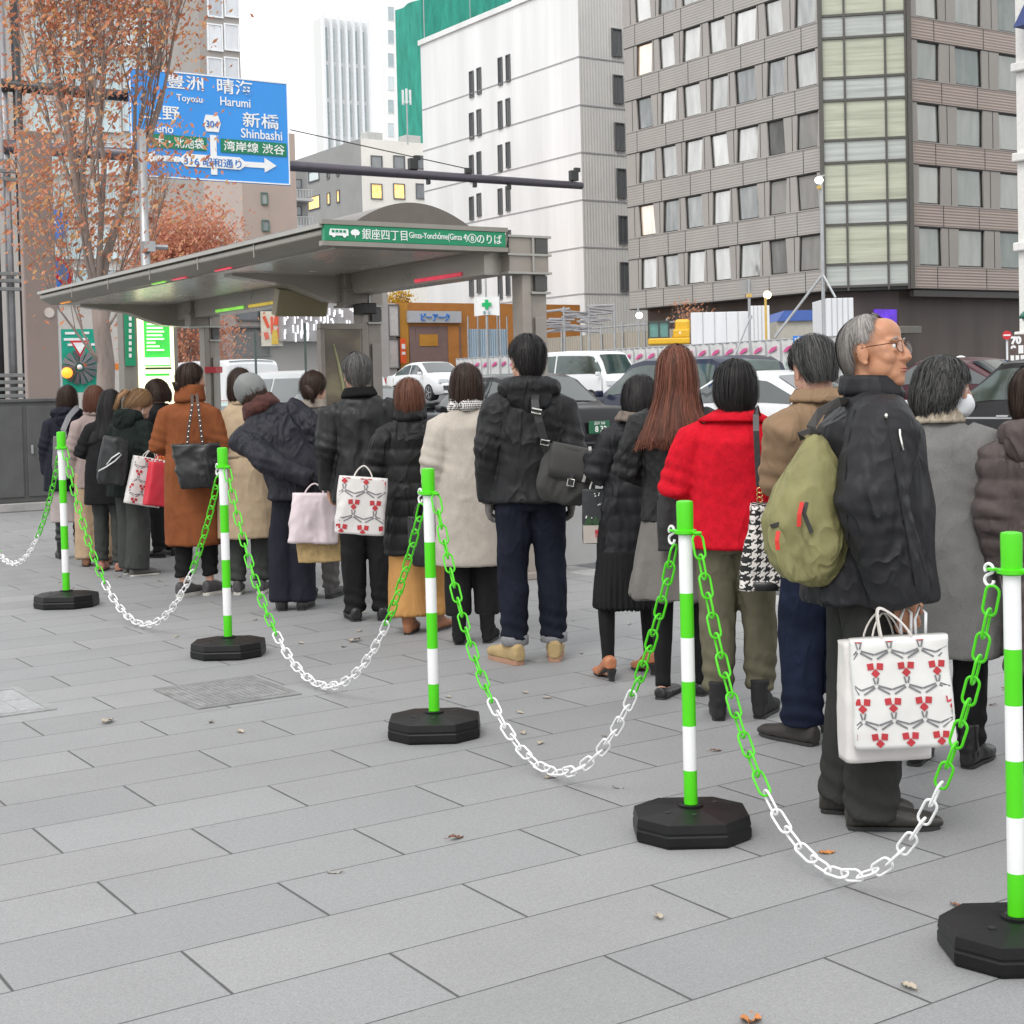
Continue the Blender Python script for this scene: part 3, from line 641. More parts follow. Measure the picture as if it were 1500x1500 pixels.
mb = MB(); mb.box((0, 0, (z1-z0)/2), (s1-s0, .08, z1-z0)); mb.build('board', M('banner red', (.75, .1, .02), .5), st); mb = MB(); mb.box((0, -.05, (z1-z0)*.68), ((s1-s0)*.6, .03, (z1-z0)*.2)); mb.box((0, -.05, (z1-z0)*.4), ((s1-s0)*.6, .03, (z1-z0)*.12)); mb.build('lettering', M('white paint', (.75, .75, .75), .5), st)
# sliver of a white stone building at the right edge
C = at_d(1491, 300, 60)
r = empty('white_stone_building', (C.x, C.y-14, GZ), 0, 'white stone fronted building with blue awnings at the right edge', 'building')
mb = MB(); mb.box((6, 7, 20), (12, 14, 44)); mb.build('wall', M('white stone', (.7, .69, .66), .7, var=.08), r)
mb = MB()
for k in range(9): mb.box((-.12, 7, 2+k*3.6), (.24, 14.2, .35))
mb.build('cornice', M('white stone', (.7, .69, .66), .7), r, bevel=.05)
mb = MB()
for k in (3, 5, 6): mb.prism([(0, 0), (.9, 0), (0, 1.3)], (-.02, 13.4, 4+k*3.4), (-1, 0, 0), (0, 0, 1), (0, -12.6, 0))
mb.build('awning', M('navy awning', (.03, .05, .16), .7), r)
# ================================================================ street furniture
steel = M('galvanised steel', (.42, .43, .44), .45, .6, var=.12, scale=4); greyp = M('grey paint', (.27, .27, .265), .5, var=.08, scale=3, dirt=.15)
whitept = M('white paint', (.75, .75, .75), .5)
def small(name, mat, parent, fn, **k):
    mb = MB(); fn(mb); return mb.build(name, mat, parent, **k)
# ---- bus shelter
def shelter():
    X0 = 4.78; Yn = at_x(470, 350, X0).y; X1 = at_y(741, 350, Yn).x; Yf = at_x(58, 432, X0).y
    zt = at_x(470, 333, X0).z; zb = at_x(470, 357, X0).z; H = zt-zb
    r = empty('bus_shelter', (X1+.2, Yn, 0), 0, 'long grey steel bus shelter with a green stop name strip on its near end', 'bus shelter'); T = lambda x, y, z: (x-X1-.2, y-Yn, z)
    olive = M('olive grey steel', (.27, .255, .22), .42, .2, var=.1, scale=2.5, dirt=.25); olive2 = M('soffit steel', (.40, .375, .33), .3, .3, var=.1, scale=2); colm = M('taupe column', (.31, .275, .24), .45, .2, var=.12, scale=3, dirt=.25)
    bk = M('shadow gap', (.04, .04, .04), .5)
    def roof(mb):
        n = 14; L = Yf-Yn; rings = []
        for i in range(2):
            y = Yn+i*L
            top = [(X0+.03+(X1-X0)*j/n, y, zt+.0) for j in range(n+1)]
            rings.append([T(*p) for p in top]+[T(X1, y, zb), T(X0+.12, y, zb), T(X0, y, zb+.06), T(X0, y, zt-.02)])
        mb.loft(rings)
    small('roof', olive, r, roof, bevel=.01)
    def trim(mb):                                             # gutter line, seams along the long fascia, soffit beams
        n = 6
        for i in range(1, n): mb.box(T(X0-.001, Yn+(Yf-Yn)*i/n, (zt+zb)/2), (.008, .012, H*.9))
        mb.box(T(X0+.02, (Yn+Yf)/2, zt+.012), (.08, Yf-Yn+.04, .03))
    small('gutter', M('light edge', (.36, .35, .32), .35, .5, var=.08), r, trim)
    def vault(mb):                                            # the barrel of the roof, low arch across the shelter
        rings = []; n = 24; Ya, Yb = Yn+.3, Yf-.3
        for y in (Ya, Yb):
            rings.append([T(X0+.3+(X1-X0-.3)*j/n, y, zt-.01+.27*math.sin(PI*j/n)**.85) for j in range(n+1)])
        mb.loft(rings)
    small('roof_arch', M('arch metal', (.15, .13, .115), .35, .5, var=.08), r, vault)
    def beams(mb):
        for y in (Yn+2.55, Yf-.25):
            rings = []
            for x, h in ((X0+.35, .03), (X0+.9, .10), (X1-.3, .24), (X1, .26)): rings.append([T(x, y-.09, zb-h), T(x, y+.09, zb-h), T(x, y+.09, zb), T(x, y-.09, zb)])
            mb.loft(rings)
        mb.box(T(X1-.02, (Yn+Yf)/2+.12, zb-.09), (.22, Yf-Yn, .18))
    small('soffit_beam', olive2, r, beams)
    def soff(mb): mb.box(T((X0+X1)/2-.05, (Yn+Yf)/2, zb-.005), (X1-X0-.5, Yf-Yn-.35, .012))
    small('soffit', M('soffit panel', (.50, .485, .44), .25, .35, var=.06, scale=2), r, soff)
    # reflections of coloured lights under the roof, put in as glowing strips
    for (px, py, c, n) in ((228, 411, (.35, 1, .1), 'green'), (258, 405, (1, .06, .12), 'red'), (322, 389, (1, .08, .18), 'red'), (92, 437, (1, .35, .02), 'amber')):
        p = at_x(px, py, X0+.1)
        small('reflection_strip', M('reflected glow '+n, tuple(v*.8 for v in c), .3, var=.3, scale=3, emit=.6), r, lambda mb: mb.box(T(X0+.13, p.y, zb-.008), (.025, .34, .012)), bevel=.005)
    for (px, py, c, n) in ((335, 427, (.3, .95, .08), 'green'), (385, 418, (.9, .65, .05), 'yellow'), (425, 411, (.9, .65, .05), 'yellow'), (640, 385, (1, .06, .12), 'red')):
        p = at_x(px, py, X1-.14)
        small('reflection_strip', M('reflected glow '+n, tuple(v*.8 for v in c), .3, var=.3, scale=3, emit=.6), r, lambda mb: mb.box(T(X1-.14, p.y, zb-.15), (.012, .75, .03)), bevel=.005)
    # columns
    def column(y, xa, xb):
        w = xb-xa; xm = xa+w*.38; D = .16
        c = small('column', colm, r, lambda mb: [mb.box(T((xa+xm)/2, y, (zb-.02)/2), (xm-xa-.012, D, zb-.02)), mb.box(T((xm+xb)/2, y+.01, zt/2), (xb-xm, D-.03, zt))], bevel=.01)
        nearc = y < Yn+.5; xl = at_y(736, 360, y).x if nearc else xa-.16; zh = zt if nearc else zb; P = M('panel taupe', (.29, .26, .235), .4, .3, var=.1, scale=4)
        small('column_panel', P, c, lambda mb: mb.box(T((xm+xb)/2, y-D/2+.004, (zh-.62)/2+.06), (xb-xm-.05, .014, zh-.76)), bevel=.003)
        small('column_head', colm, c, lambda mb: mb.box(T((xl+xb)/2, y-.005, zh-.145), (xb-xl, D+.02, .28)), bevel=.008)
        small('column_band', M('light edge', (.36, .35, .32)), c, lambda mb: [mb.box(T((xl+xb)/2, y-.005, zh-q_), (xb-xl+.04, D+.05, .018)) for q_ in (0, .143, .286)]+[mb.box(T((xm+xb)/2, y, zh-.44), (xb-xm+.03, D+.03, .018)), mb.box(T(xm, y-.006, zh-.14), (.018, D+.045, .27))])
        small('dark_panel', M('dark column panel', (.085, .085, .08), .45, .2, var=.15), c, lambda mb: mb.box(T((xm+xb)/2+.008, y-.016, zh-.07), (xb-xm-.04, D+.012, .115)))
        small('dark_panel', M('dark column panel', (.085, .085, .08)), c, lambda mb: mb.box(T((xm+xb)/2+.008, y-.0, zh-.365), (xb-xm-.04, D+.012, .12)))
        small('column_foot', colm, c, lambda mb: mb.box(T((xa+xb)/2, y, .03), (w+.1, D+.1, .06)), bevel=.01)
        return c
    ys = [Yn+.1, at_x(545, 500, X1+.12).y, at_x(312, 500, X1+.12).y]
    xs = [(at_y(a, 600, y).x, at_y(b, 600, y).x) for (a, b), y in zip(((761, 799), (526, 558), (298, 322)), ys)]
    for y, (a, b) in zip(ys, xs): column(y, a, b)
    small('column_stripe', M('red stripe', (.5, .03, .04), .5), r, lambda mb: mb.box(T((xs[2][0]+xs[2][1])/2, ys[2]-.09, at_y(310, 542, ys[2]).z), (xs[2][1]-xs[2][0]+.01, .02, .07)))
    # glass screens at the back
    gm = M('shelter glass', (.75, .85, .83), .03, var=0); gm.node_tree.nodes['Principled BSDF'].inputs['Transmission Weight'].default_value = .0; gm.node_tree.nodes['Principled BSDF'].inputs['Alpha'].default_value = .07
    small('glass_screen', gm, r, lambda mb: [mb.box(T(X1+.1, (ys[1]+ys[2])/2, 1.25), (.012, ys[2]-ys[1]-.25, 1.9))])
    small('glass_joint', M('joint', (.1, .15, .13), .4), r, lambda mb: [mb.box(T(X1+.1, ys[1]+(ys[2]-ys[1])*f, 1.25), (.02, .016, 1.95)) for f in (.36, .68)])
    # poster light box beside the middle column
    mp_, t, p = nodes_of('poster'); MATS['poster'] = mp_
    tc = N(t, 'ShaderNodeTexCoord'); nz = N(t, 'ShaderNodeTexNoise', Scale=1.6, Detail=3.0, Distortion=1.4); t.links.new(tc.outputs['Object'], nz.inputs['Vector'])
    cr = t.nodes.new('ShaderNodeValToRGB'); t.links.new(nz.outputs[0], cr.inputs[0]); e = cr.color_ramp.elements
    e[0].position = .35; e[0].color = (.07, .055, .035, 1); e[1].position = .72; e[1].color = (.30, .26, .15, 1); x_ = cr.color_ramp.elements.new(.52); x_.color = (.15, .115, .075, 1)
    t.links.new(cr.outputs[0], p.inputs['Base Color']); p.inputs['Roughness'].default_value = .15
    pz = at_y(500, 478, ys[1]-.5).z
    yp = ys[1]-.09; pa, pb_ = at_y(474, 540, yp).x, at_y(527, 540, yp).x
    small('poster_panel', mp_, r, lambda mb: mb.box(T((pa+pb_)/2, yp, pz/2+.12), (pb_-pa, .05, pz-.24)))
    small('poster_frame', colm, r, lambda mb: [mb.box(T(pa-.02, yp, pz/2), (.04, .08, pz)), mb.box(T((pa+pb_)/2, yp, pz+.02), (pb_-pa+.08, .08, .05))])
    def leaves(mb):
        for x0, x1, b_, z0_ in ((.25, .6, .3, .95), (.7, .95, -.25, .9), (.1, .3, .2, .6), (.5, .35, .1, .5)):
            P = [T(pa+(pb_-pa)*(x0+(x1-x0)*t+b_*t*(1-t)), yp-.028, .3+(pz-.35)*(z0_-.55*(1-t)**1.2*0-.5*t)) for t in np.linspace(0, 1, 9)]; mb.tube(P, [.012*math.sin(PI*min(1, t+.12))+.003 for t in np.linspace(0, 1, 9)], 6)
    small('poster_print', M('poster leaf', (.42, .42, .22), .3, var=.2, scale=8), r, leaves, smooth=True)
    # route board hanging under the roof
    b0 = at_y(272, 460, ys[1]+.6); b1 = at_y(472, 430, ys[1]+.6)
    small('hanging_board', M('old cream board', (.36, .32, .2), .4, var=.12, scale=2), r, lambda mb: mb.prism([(0, 0), (1, 0), (1, 1), (0, 1)], T(X1-.66, ys[1]+.4, zb-.36), (.52, 0, 0), (0, -.1, .24), (0, .1, .03)), bevel=.01)
    small('camera_box', M('black plastic', (.02, .02, .02), .4), r, lambda mb: mb.box(T(X1-.05, ys[1]-.2, zb-.32), (.14, .2, .1)), bevel=.01)
    # the green strip
    sx0 = at_y(471.5, 345, Yn).x; sx1 = at_y(736, 350, Yn).x; zs0 = at_y(600, 358, Yn).z; zs1 = at_y(600, 335, Yn).z; zc = (zs0+zs1)/2; hh = zs1-zs0
    s = small('stop_name_strip', M('strip green', (.0, .235, .10), .35, var=.05), r, lambda mb: mb.box(T((sx0+sx1)/2, Yn-.02, zc), (sx1-sx0, .05, hh)), bevel=.004)
    small('strip_edge', olive, r, lambda mb: [mb.box(T((sx0+sx1)/2, Yn-.02, zc+k*(hh/2+.018)), (sx1-sx0+.04, .06, .034)) for k in (-1, 1)])
    wt = M('sign white', (.85, .86, .85), .4, var=0); y = Yn-.047
    at = lambda px: at_y(px, 347, Yn).x-X1-.2
    def put(s_, a, b, sz, sq=None, dz=0):
        o = text(s_, hh*sz, wt, (1, 0, 0), (0, 0, 1), (0, 0, 0), s, 'lettering', dep=.002)
        c, _ = coords(o.data); mn, mx = c.min(0), c.max(0); c[:, 0] = (c[:, 0]-(mn[0]+mx[0])/2)*(at(b)-at(a))/(mx[0]-mn[0]); c[:, 2] -= (mn[2]+mx[2])/2; set_coords(o.data, c)
        o.location = ((at(a)+at(b))/2, y-Yn, zc+dz)
    put('銀座四丁目', 526, 592, .72); put('Ginza-Yonchōme(Ginza 4)', 595, 680, .56); put('⑧', 681, 693, .72); put('のりば', 694, 730, .7)
    def bus(mb):
        a, b = at(478), at(506); w = b-a; o = (a, y-Yn, zc-hh*.24); ex, ez = (w, 0, 0), (0, 0, hh*.48); dv = (0, -.003, 0)
        mb.prism([(0, .15), (1, .15), (1, .9), (.95, 1), (.06, 1), (0, .5)], o, ex, ez, dv)
        for c in (.22, .78): mb.prism([(c+.09*math.cos(i*PI/6), .12+.22*math.sin(i*PI/6)) for i in range(12)], (o[0], o[1]-.004, o[2]), ex, ez, dv)
    small('bus_emblem', wt, s, bus)
    small('emblem_window', M('strip green', (0, .2, .1)), s, lambda mb: [mb.prism([(u, .55), (u+.14, .55), (u+.14, .85), (u, .85)], (at(478), y-Yn-.005, zc-hh*.24), (at(506)-at(478), 0, 0), (0, 0, hh*.48), (0, -.002, 0)) for u in (.12, .32, .52, .72)])
    def ginkgo(mb):
        a, b = at(509), at(523); w = b-a
        mb.prism([(.5, -.1), (.56, .3), (.85, .32), (1, .62), (.8, .9), (.5, 1), (.2, .9), (0, .62), (.15, .32), (.44, .3)], (a, y-Yn, zc-hh*.27), (w, 0, 0), (0, 0, hh*.54), (0, -.003, 0))
    small('leaf_emblem', wt, s, ginkgo)
    # rounded guard panel by the near column
    p = at_y(858, 800, Yn+.2)
    g = empty('guard_panel', (p.x, Yn+.15, 0), 0, 'rounded grey steel guard panel on the kerb behind the man with the messenger bag', 'guard rail')
    small('panel', M('guard grey', (.42, .42, .41), .4, .4, var=.1, scale=3), g, lambda mb: mb.prism([(-.5, .05), (.12, .05), (.3, .16), (.36, .34), (.36, .8), (.3, .86), (-.5, .86)], (0, 0, 0), (1, 0, 0), (0, 0, 1), (0, .05, 0)), bevel=.012)
    small('post', steel, g, lambda mb: [mb.tube([(-.42, .09, 0), (-.42, .09, .95)], .03, 10)])
    return Yn, Yf
SH_Y = shelter()

# ---- lit timetable pillar
def timetable():
    Y = SH_Y[1]+2.0; a, b = at_y(182, 560, Y), at_y(262, 560, Y); zt = at_y(225, 450, Y).z; w = b.x-a.x
    r = empty('timetable_pillar', ((a.x+b.x)/2, Y, 0), 0, 'tall bus timetable pillar with a bright green lit panel', 'timetable')
    small('case', M('pillar taupe', (.2, .185, .16), .45, .3, var=.1), r, lambda mb: [mb.box((0, .1, zt/2), (w, .22, zt)), mb.box((w*.12, -.03, zt-.05), (w*.8, .1, .1))], bevel=.01)
    k = lambda px, py: at_y(px, py, Y)
    def pan(x0, x1, y0, y1, mat, name, d=.02, par=None):
        A, B = k(x0, y1), k(x1, y0); return small(name, mat, par or r, lambda mb: mb.box(((A.x+B.x)/2-r.location.x, -d, (A.z+B.z)/2), (B.x-A.x, .02, B.z-A.z)))
    pan(204, 252, 462, 600, M('lit cream', (1, .97, .62), .4, var=0, emit=1.25), 'light_panel', .02)
    g = pan(211, 246, 464, 537, M('lit green', (.05, .60, .07), .4, var=.12, scale=3, emit=.5), 'green_sheet', .035)
    pan(211, 246, 524, 535, M('lit white', (1, 1, .9), .4, var=0, emit=1.1), 'white_strip', .05); pan(211, 249, 538, 541.5, M('dark bar', (.03, .06, .02), .5), 'bar', .05)
    pan(211, 246, 547, 551, M('lit green', (.1, .72, .13)), 'green_strip', .05)
    pan(183, 195, 460, 536, M('strip green', (0, .2, .1)), 'side_strip', .03)
    lm = M('lit letters', (.85, 1, .7), .4, var=0, emit=.8)
    def rows(mb):
        random.seed(5)
        for i in range(9):
            A, B = k(213, 471+i*5.4), k(213+random.uniform(12, 26), 468.6+i*5.4); mb.box(((A.x+B.x)/2-r.location.x, -.052, (A.z+B.z)/2), (B.x-A.x, .01, abs(B.z-A.z)))
    small('lettering', lm, g, rows)
    small('dome_lamp', M('lamp grey', (.5, .5, .5), .4), r, lambda mb: mb.ball((w*.1, .05, zt+.13), (.14, .14, .1)), smooth=True)
    small('side_lettering', whitept, r, lambda mb: [mb.box((k(189, 467+i*9).x-r.location.x, -.046, k(189, 467+i*9).z), (.035, .008, .05)) for i in range(7)])
timetable()

# ---- grey cabinet and the slab pillar behind it at the left edge
def cabinet():
    p = gnd(52, 748); Y = p.y; zt = at_y(60, 584, Y).z; a, b = at_y(-20, 700, Y).x, at_y(104, 700, Y).x; xm = at_y(37, 700, Y).x
    r = empty('utility_cabinet', ((a+b)/2, Y, 0), 0, 'dark grey street utility cabinet standing on the paving at the left edge', 'cabinet'); cx = (a+b)/2
    gm = M('cabinet grey', (.105, .107, .105), .5, .2, var=.15, scale=3, dirt=.3)
    small('body', gm, r, lambda mb: mb.box((0, .35, zt/2+.06), (b-a, .7, zt-.12)), bevel=.015)
    small('top', gm, r, lambda mb: mb.box((0, .35, zt-.02), (b-a+.05, .76, .05)), bevel=.01)
    small('plinth', M('concrete', (.35, .34, .33), .85, var=.15, scale=6, bump=.003), r, lambda mb: mb.box((0, .35, .06), (b-a+.12, .84, .12)), bevel=.015)
    small('door', gm, r, lambda mb: mb.box((xm-cx-.32, -.012, zt/2+.05), (.6, .02, zt-.3)), bevel=.006); d = small('door', gm, r, lambda mb: mb.box(((xm+b)/2-cx+.005, -.012, zt/2+.05), (b-xm-.07, .02, zt-.3)), bevel=.006)
    small('handle', steel, d, lambda mb: mb.box((xm-cx+.1, -.035, zt*.55), (.03, .03, .12)), bevel=.005)
    Y2 = Y+2.6; a, b = at_y(38, 500, Y2), at_y(86, 500, Y2); zt2 = at_y(60, 192, Y2).z
    s = empty('slab_pillar', ((a.x+b.x)/2, Y2, 0), 0, 'tall mauve brown slab pillar rising behind the grey utility cabinet', 'pillar')
    small('slab', M('mauve slab', (.27, .215, .195), .6, var=.06, scale=1), s, lambda mb: mb.box((0, .08, zt2/2), (b.x-a.x, .16, zt2)), bevel=.02)
    small('emblem', M('dull letters', (.6, .55, .5), .6), s, lambda mb: mb.prism([(.08*math.cos(i*PI/8), .08*math.sin(i*PI/8)) for i in range(16)], (.12, -.001, at_y(70, 458, Y2).z), (1, 0, 0), (0, 0, 1), (0, -.012, 0)))
cabinet()
# ---- gantry of dark pipes with two arms carrying the blue sign
def gantry():
    D = 27.5; P = at_d(16, 600, D); Y = P.y; bx = at_y(16, 500, Y).x
    r = empty('sign_gantry', (bx, Y, -.0), 0, 'dark steel pipe gantry whose arm reaches over the street from the left edge', 'gantry'); dk = M('dark pipe', (.05, .048, .05), .4, .5, var=.1)
    off = [(-.22, 0), (.05, .1), (.27, -.02)]
    small('pole', dk, r, lambda mb: [mb.tube([(x, y, 0), (x, y, 9.5)], .085, 12) for x, y in off[:1]], smooth=True); small('pole', M('pale pipe', (.36, .35, .36), .4, .5), r, lambda mb: mb.tube([(*off[1], 0), (*off[1], 9.5)], .08, 12), smooth=True); small('pole', dk, r, lambda mb: mb.tube([(*off[2], 0), (*off[2], 9.5)], .085, 12), smooth=True)
    zs = [at_y(16, y, Y).z for y in (238, 252, 264, 402, 412, 424, 550, 560, 570, 580)]
    [small('clamp_bar', M('bar grey', (.2, .2, .2), .4, .5), r, lambda mb: mb.box((.02, -.1, z), (.78, .06, .07)), bevel=.008) for z in zs]
    zA = at_y(850, 272, Y).z; xe = at_y(852, 271, Y).x-bx; zA0 = zA
    small('arm', M('arm violet grey', (.11, .10, .12), .4, .4, var=.08), r, lambda mb: [mb.tube([(0, 0, zA0), (xe, 0, zA0)], [.13, .085], 14)], smooth=True)
    z2 = at_y(100, 133, Y).z; x2 = at_y(300, 140, Y).x-bx
    small('arm', dk, r, lambda mb: mb.tube([(0, 0, z2), (x2, 0, z2)], [.12, .1], 12), smooth=True)
    bm_ = M('black plastic', (.02, .02, .02))
    for px in (605, 840):
        x = at_y(px, 245, Y).x-bx; small('traffic_camera', bm_, r, lambda mb: [mb.box((x, 0, zA0+.22), (.2, .14, .24)), mb.box((x-.05, 0, zA0+.1), (.06, .06, .2)), mb.box((x+.1, 0, zA0+.36), (.14, .1, .1))], bevel=.01)
    for px, dz, q in ((686, .16, .16), (627, -.14, .07), (695, -.14, .07), (745, -.14, .07)):
        x = at_y(px, 250, Y).x-bx; small('bracket', bm_, r, lambda mb: mb.box((x, 0, zA0+dz), (q, .1, .12)), bevel=.01)
    small('stay_cable', dk, r, lambda mb: mb.tube([(at_y(425, 190, Y).x-bx, 0, at_y(425, 190, Y).z), (at_y(686, 250, Y).x-bx, 0, zA0+.2)], .012, 5))
    # blue sign
    ys = Y-.3; q = [at_y(*p, ys) for p in ((191, 262), (424, 268), (423, 119), (190, 100))]; x0, x1 = (q[0].x+q[3].x)/2, (q[1].x+q[2].x)/2; z0, z1 = (q[0].z+q[1].z)/2, (q[2].z+q[3].z)/2
    s = empty('road_sign', ((x0+x1)/2, ys, z0), 0, 'big blue overhead direction sign with white place names and arrows', 'road sign'); W, Hh = x1-x0, z1-z0
    small('board', M('sign blue board', (.03, .29, .78), .35, var=.05, scale=1), s, lambda mb: mb.box((0, .03, Hh/2), (W, .05, Hh)), bevel=.008)
    wt = M('sign white', (.85, .86, .85)); 
    def fr(mb):
        for k in (-1, 1): mb.box((k*(W/2-.02), 0, Hh/2), (.025, .012, Hh-.04)); mb.box((0, 0, Hh/2+k*(Hh/2-.02)), (W-.065, .012, .025))
    small('border', wt, s, fr)
    small('mount', steel, s, lambda mb: [mb.box((k*W*.3, .1, Hh*f), (.08, .1, .14)) for k in (-1, 1) for f in (.12, .75)])
    gx = lambda px: at_y(px, 200, ys).x-(x0+x1)/2
    def gz(px, py): return at_y(px, py, ys).z-z0
    def put(s_, a, b, yc, hpx, mat=wt, d=.006):
        o = text(s_, 1, mat, (1, 0, 0), (0, 0, 1), (0, 0, 0), s, 'lettering', dep=.003, bold=.01)
        c, _ = coords(o.data); mn, mx = c.min(0), c.max(0); h = gz(a, yc-hpx/2)-gz(a, yc+hpx/2)
        c[:, 0] = (c[:, 0]-(mn[0]+mx[0])/2)/(mx[0]-mn[0])*(gx(b)-gx(a)); c[:, 2] = (c[:, 2]-(mn[2]+mx[2])/2)/(mx[2]-mn[2])*h
        set_coords(o.data, c); o.location = ((gx(a)+gx(b))/2, -d, gz((a+b)/2, yc))
    put('豊洲', 246, 300, 121, 21); put('Toyosu', 260, 298, 146, 13); put('晴海', 320, 372, 128, 22); put('Harumi', 324, 368, 150, 13)
    put('上野', 212, 264, 165, 22); put('Ueno', 218, 254, 188, 13); put('新橋', 356, 409, 177, 22); put('Shinbashi', 353, 413, 197, 14)
    gsn = M('sign green', (.0, .2, .09), .4, var=.04)
    def gp(mb):
        for a, b, yc in ((222, 302, 208.5), (323, 419, 216.5)): mb.box(((gx(a)+gx(b))/2, -.004, gz((a+b)/2, yc)), (gx(b)-gx(a), .012, gz(a, yc-10)-gz(a, yc+10)))
    small('green_panel', gsn, s, gp)
    put('木・北池袋', 226, 298, 209, 15, wt, .013); put('湾岸線 渋谷', 327, 416, 216.5, 15, wt, .013)
    def arrows(mb):
        z = gz(350, 240); k = (gz(350, 230)-gz(350, 250))/20; e = .006
        mb.box(((gx(340)+gx(390))/2, -e, z), (gx(390)-gx(340), .008, 8*k)); mb.prism([(0, -11), (16, 0), (0, 11)], (gx(386), -e-.006, gz(388, 242)), (k*1.2, 0, 0), (0, 0, k), (0, .008, 0))
        z2_ = gz(240, 232); mb.box(((gx(222)+gx(262))/2, -e, z2_), (gx(262)-gx(222), .008, 8*k)); mb.prism([(0, -11), (-16, 0), (0, 11)], (gx(226), -e-.006, z2_), (k*1.2, 0, 0), (0, 0, k), (0, .008, 0))
        mb.box((gx(312), -e, (gz(312, 198)+gz(312, 256))/2), (8*k*1.2, .009, gz(312, 198)-gz(312, 256)))
        mb.prism([(-11, 0), (-8, 12), (8, 12), (11, 0), (8, -12), (-8, -12)], (gx(311), -e-.006, gz(311, 181)), (k*1.2, 0, 0), (0, 0, k), (0, .008, 0))
        mb.prism([(0, -9), (80, -9), (92, 0), (80, 9), (0, 9), (-10, 0)], (gx(270), -e-.011, gz(310, 237)), (k*1.05, 0, 0), (0, 0, k), (0, .004, 0))
    small('arrow', wt, s, arrows)
    bl = M('sign blue letters', (.02, .16, .5), .4, var=0); put('304', 302, 320, 182, 10, bl, .02); put('316 昭和通り', 268, 352, 238, 13, bl, .02)
    # black camera on a pole etc. hangs at its own place
gantry()
# ---- slim grey pole with bracket in front of the sign
p = at_d(212, 600, 20.4); lp = empty('slim_pole', (at_y(219, 560, p.y).x, p.y, 0), 0, 'slim pale grey signal pole in front of the blue sign', 'pole')
zt = at_y(206, 190, p.y).z
small('pole', steel, lp, lambda mb: mb.tube([(0, 0, 0), (0, 0, zt)], [.075, .06], 12), smooth=True)
small('bracket', steel, lp, lambda mb: [mb.tube([(-.05, -.05, at_y(215, 362, p.y).z), (.3, -.05, at_y(215, 362, p.y).z)], .035, 8), mb.box((.02, -.07, at_y(215, 362, p.y).z), (.16, .12, .14))])
# ---- round signs, flashing lamp and green boards behind the tree on the left
def round_sign(name, px, py, R_px, D, label, kind):
    c = at_d(px, py, D); R = R_px*D/FPX; r = empty(name, (c.x, c.y, 0), heading(px, 0), label, 'traffic sign')
    small('pole', steel, r, lambda mb: mb.tube([(0, .06, 0), (0, .06, c.z+R)], .035, 8), smooth=True)
    disc = lambda rr, y, h: (lambda mb: mb.prism([(rr*math.cos(i*PI/18), rr*math.sin(i*PI/18)) for i in range(36)], (0, y, c.z), (1, 0, 0), (0, 0, 1), (0, h, 0)))
    rd, bl = M('sign red', (.55, .02, .03), .4, var=.05), M('sign blue', (.04, .2, .62))
    if kind == 'stop':
        small('disc', rd, r, disc(R, -.01, .02)); small('disc_centre', bl, r, disc(R*.76, -.016, .005))
        small('bar', rd, r, lambda mb: [mb.box((0, -.02, c.z), (R*1.6, .008, R*.2), mat=Matrix.Rotation(a, 3, 'Y')) for a in (PI/4,)])
    elif kind == 'blue': small('disc', bl, r, disc(R, -.01, .02)); small('ring', whitept, r, lambda mb: mb.prism([(-.12, -.55), (.12, -.55), (.12, .1), (.36, .1), (0, .62), (-.36, .1), (-.12, .1)], (0, -.016, c.z), (R, 0, 0), (0, 0, R), (0, -.003, 0)))
    else: small('disc', rd, r, disc(R, -.01, .02)); small('bar', whitept, r, lambda mb: mb.box((0, -.016, c.z), (R*1.5, .006, R*.34)))
    return r
round_sign('traffic_sign', 80, 402, 26, 24, 'round red and blue no stopping sign beside the orange tree', 'stop'); round_sign('traffic_sign', 74, 330, 25, 25, 'round blue road sign half hidden by orange leaves', 'blue')
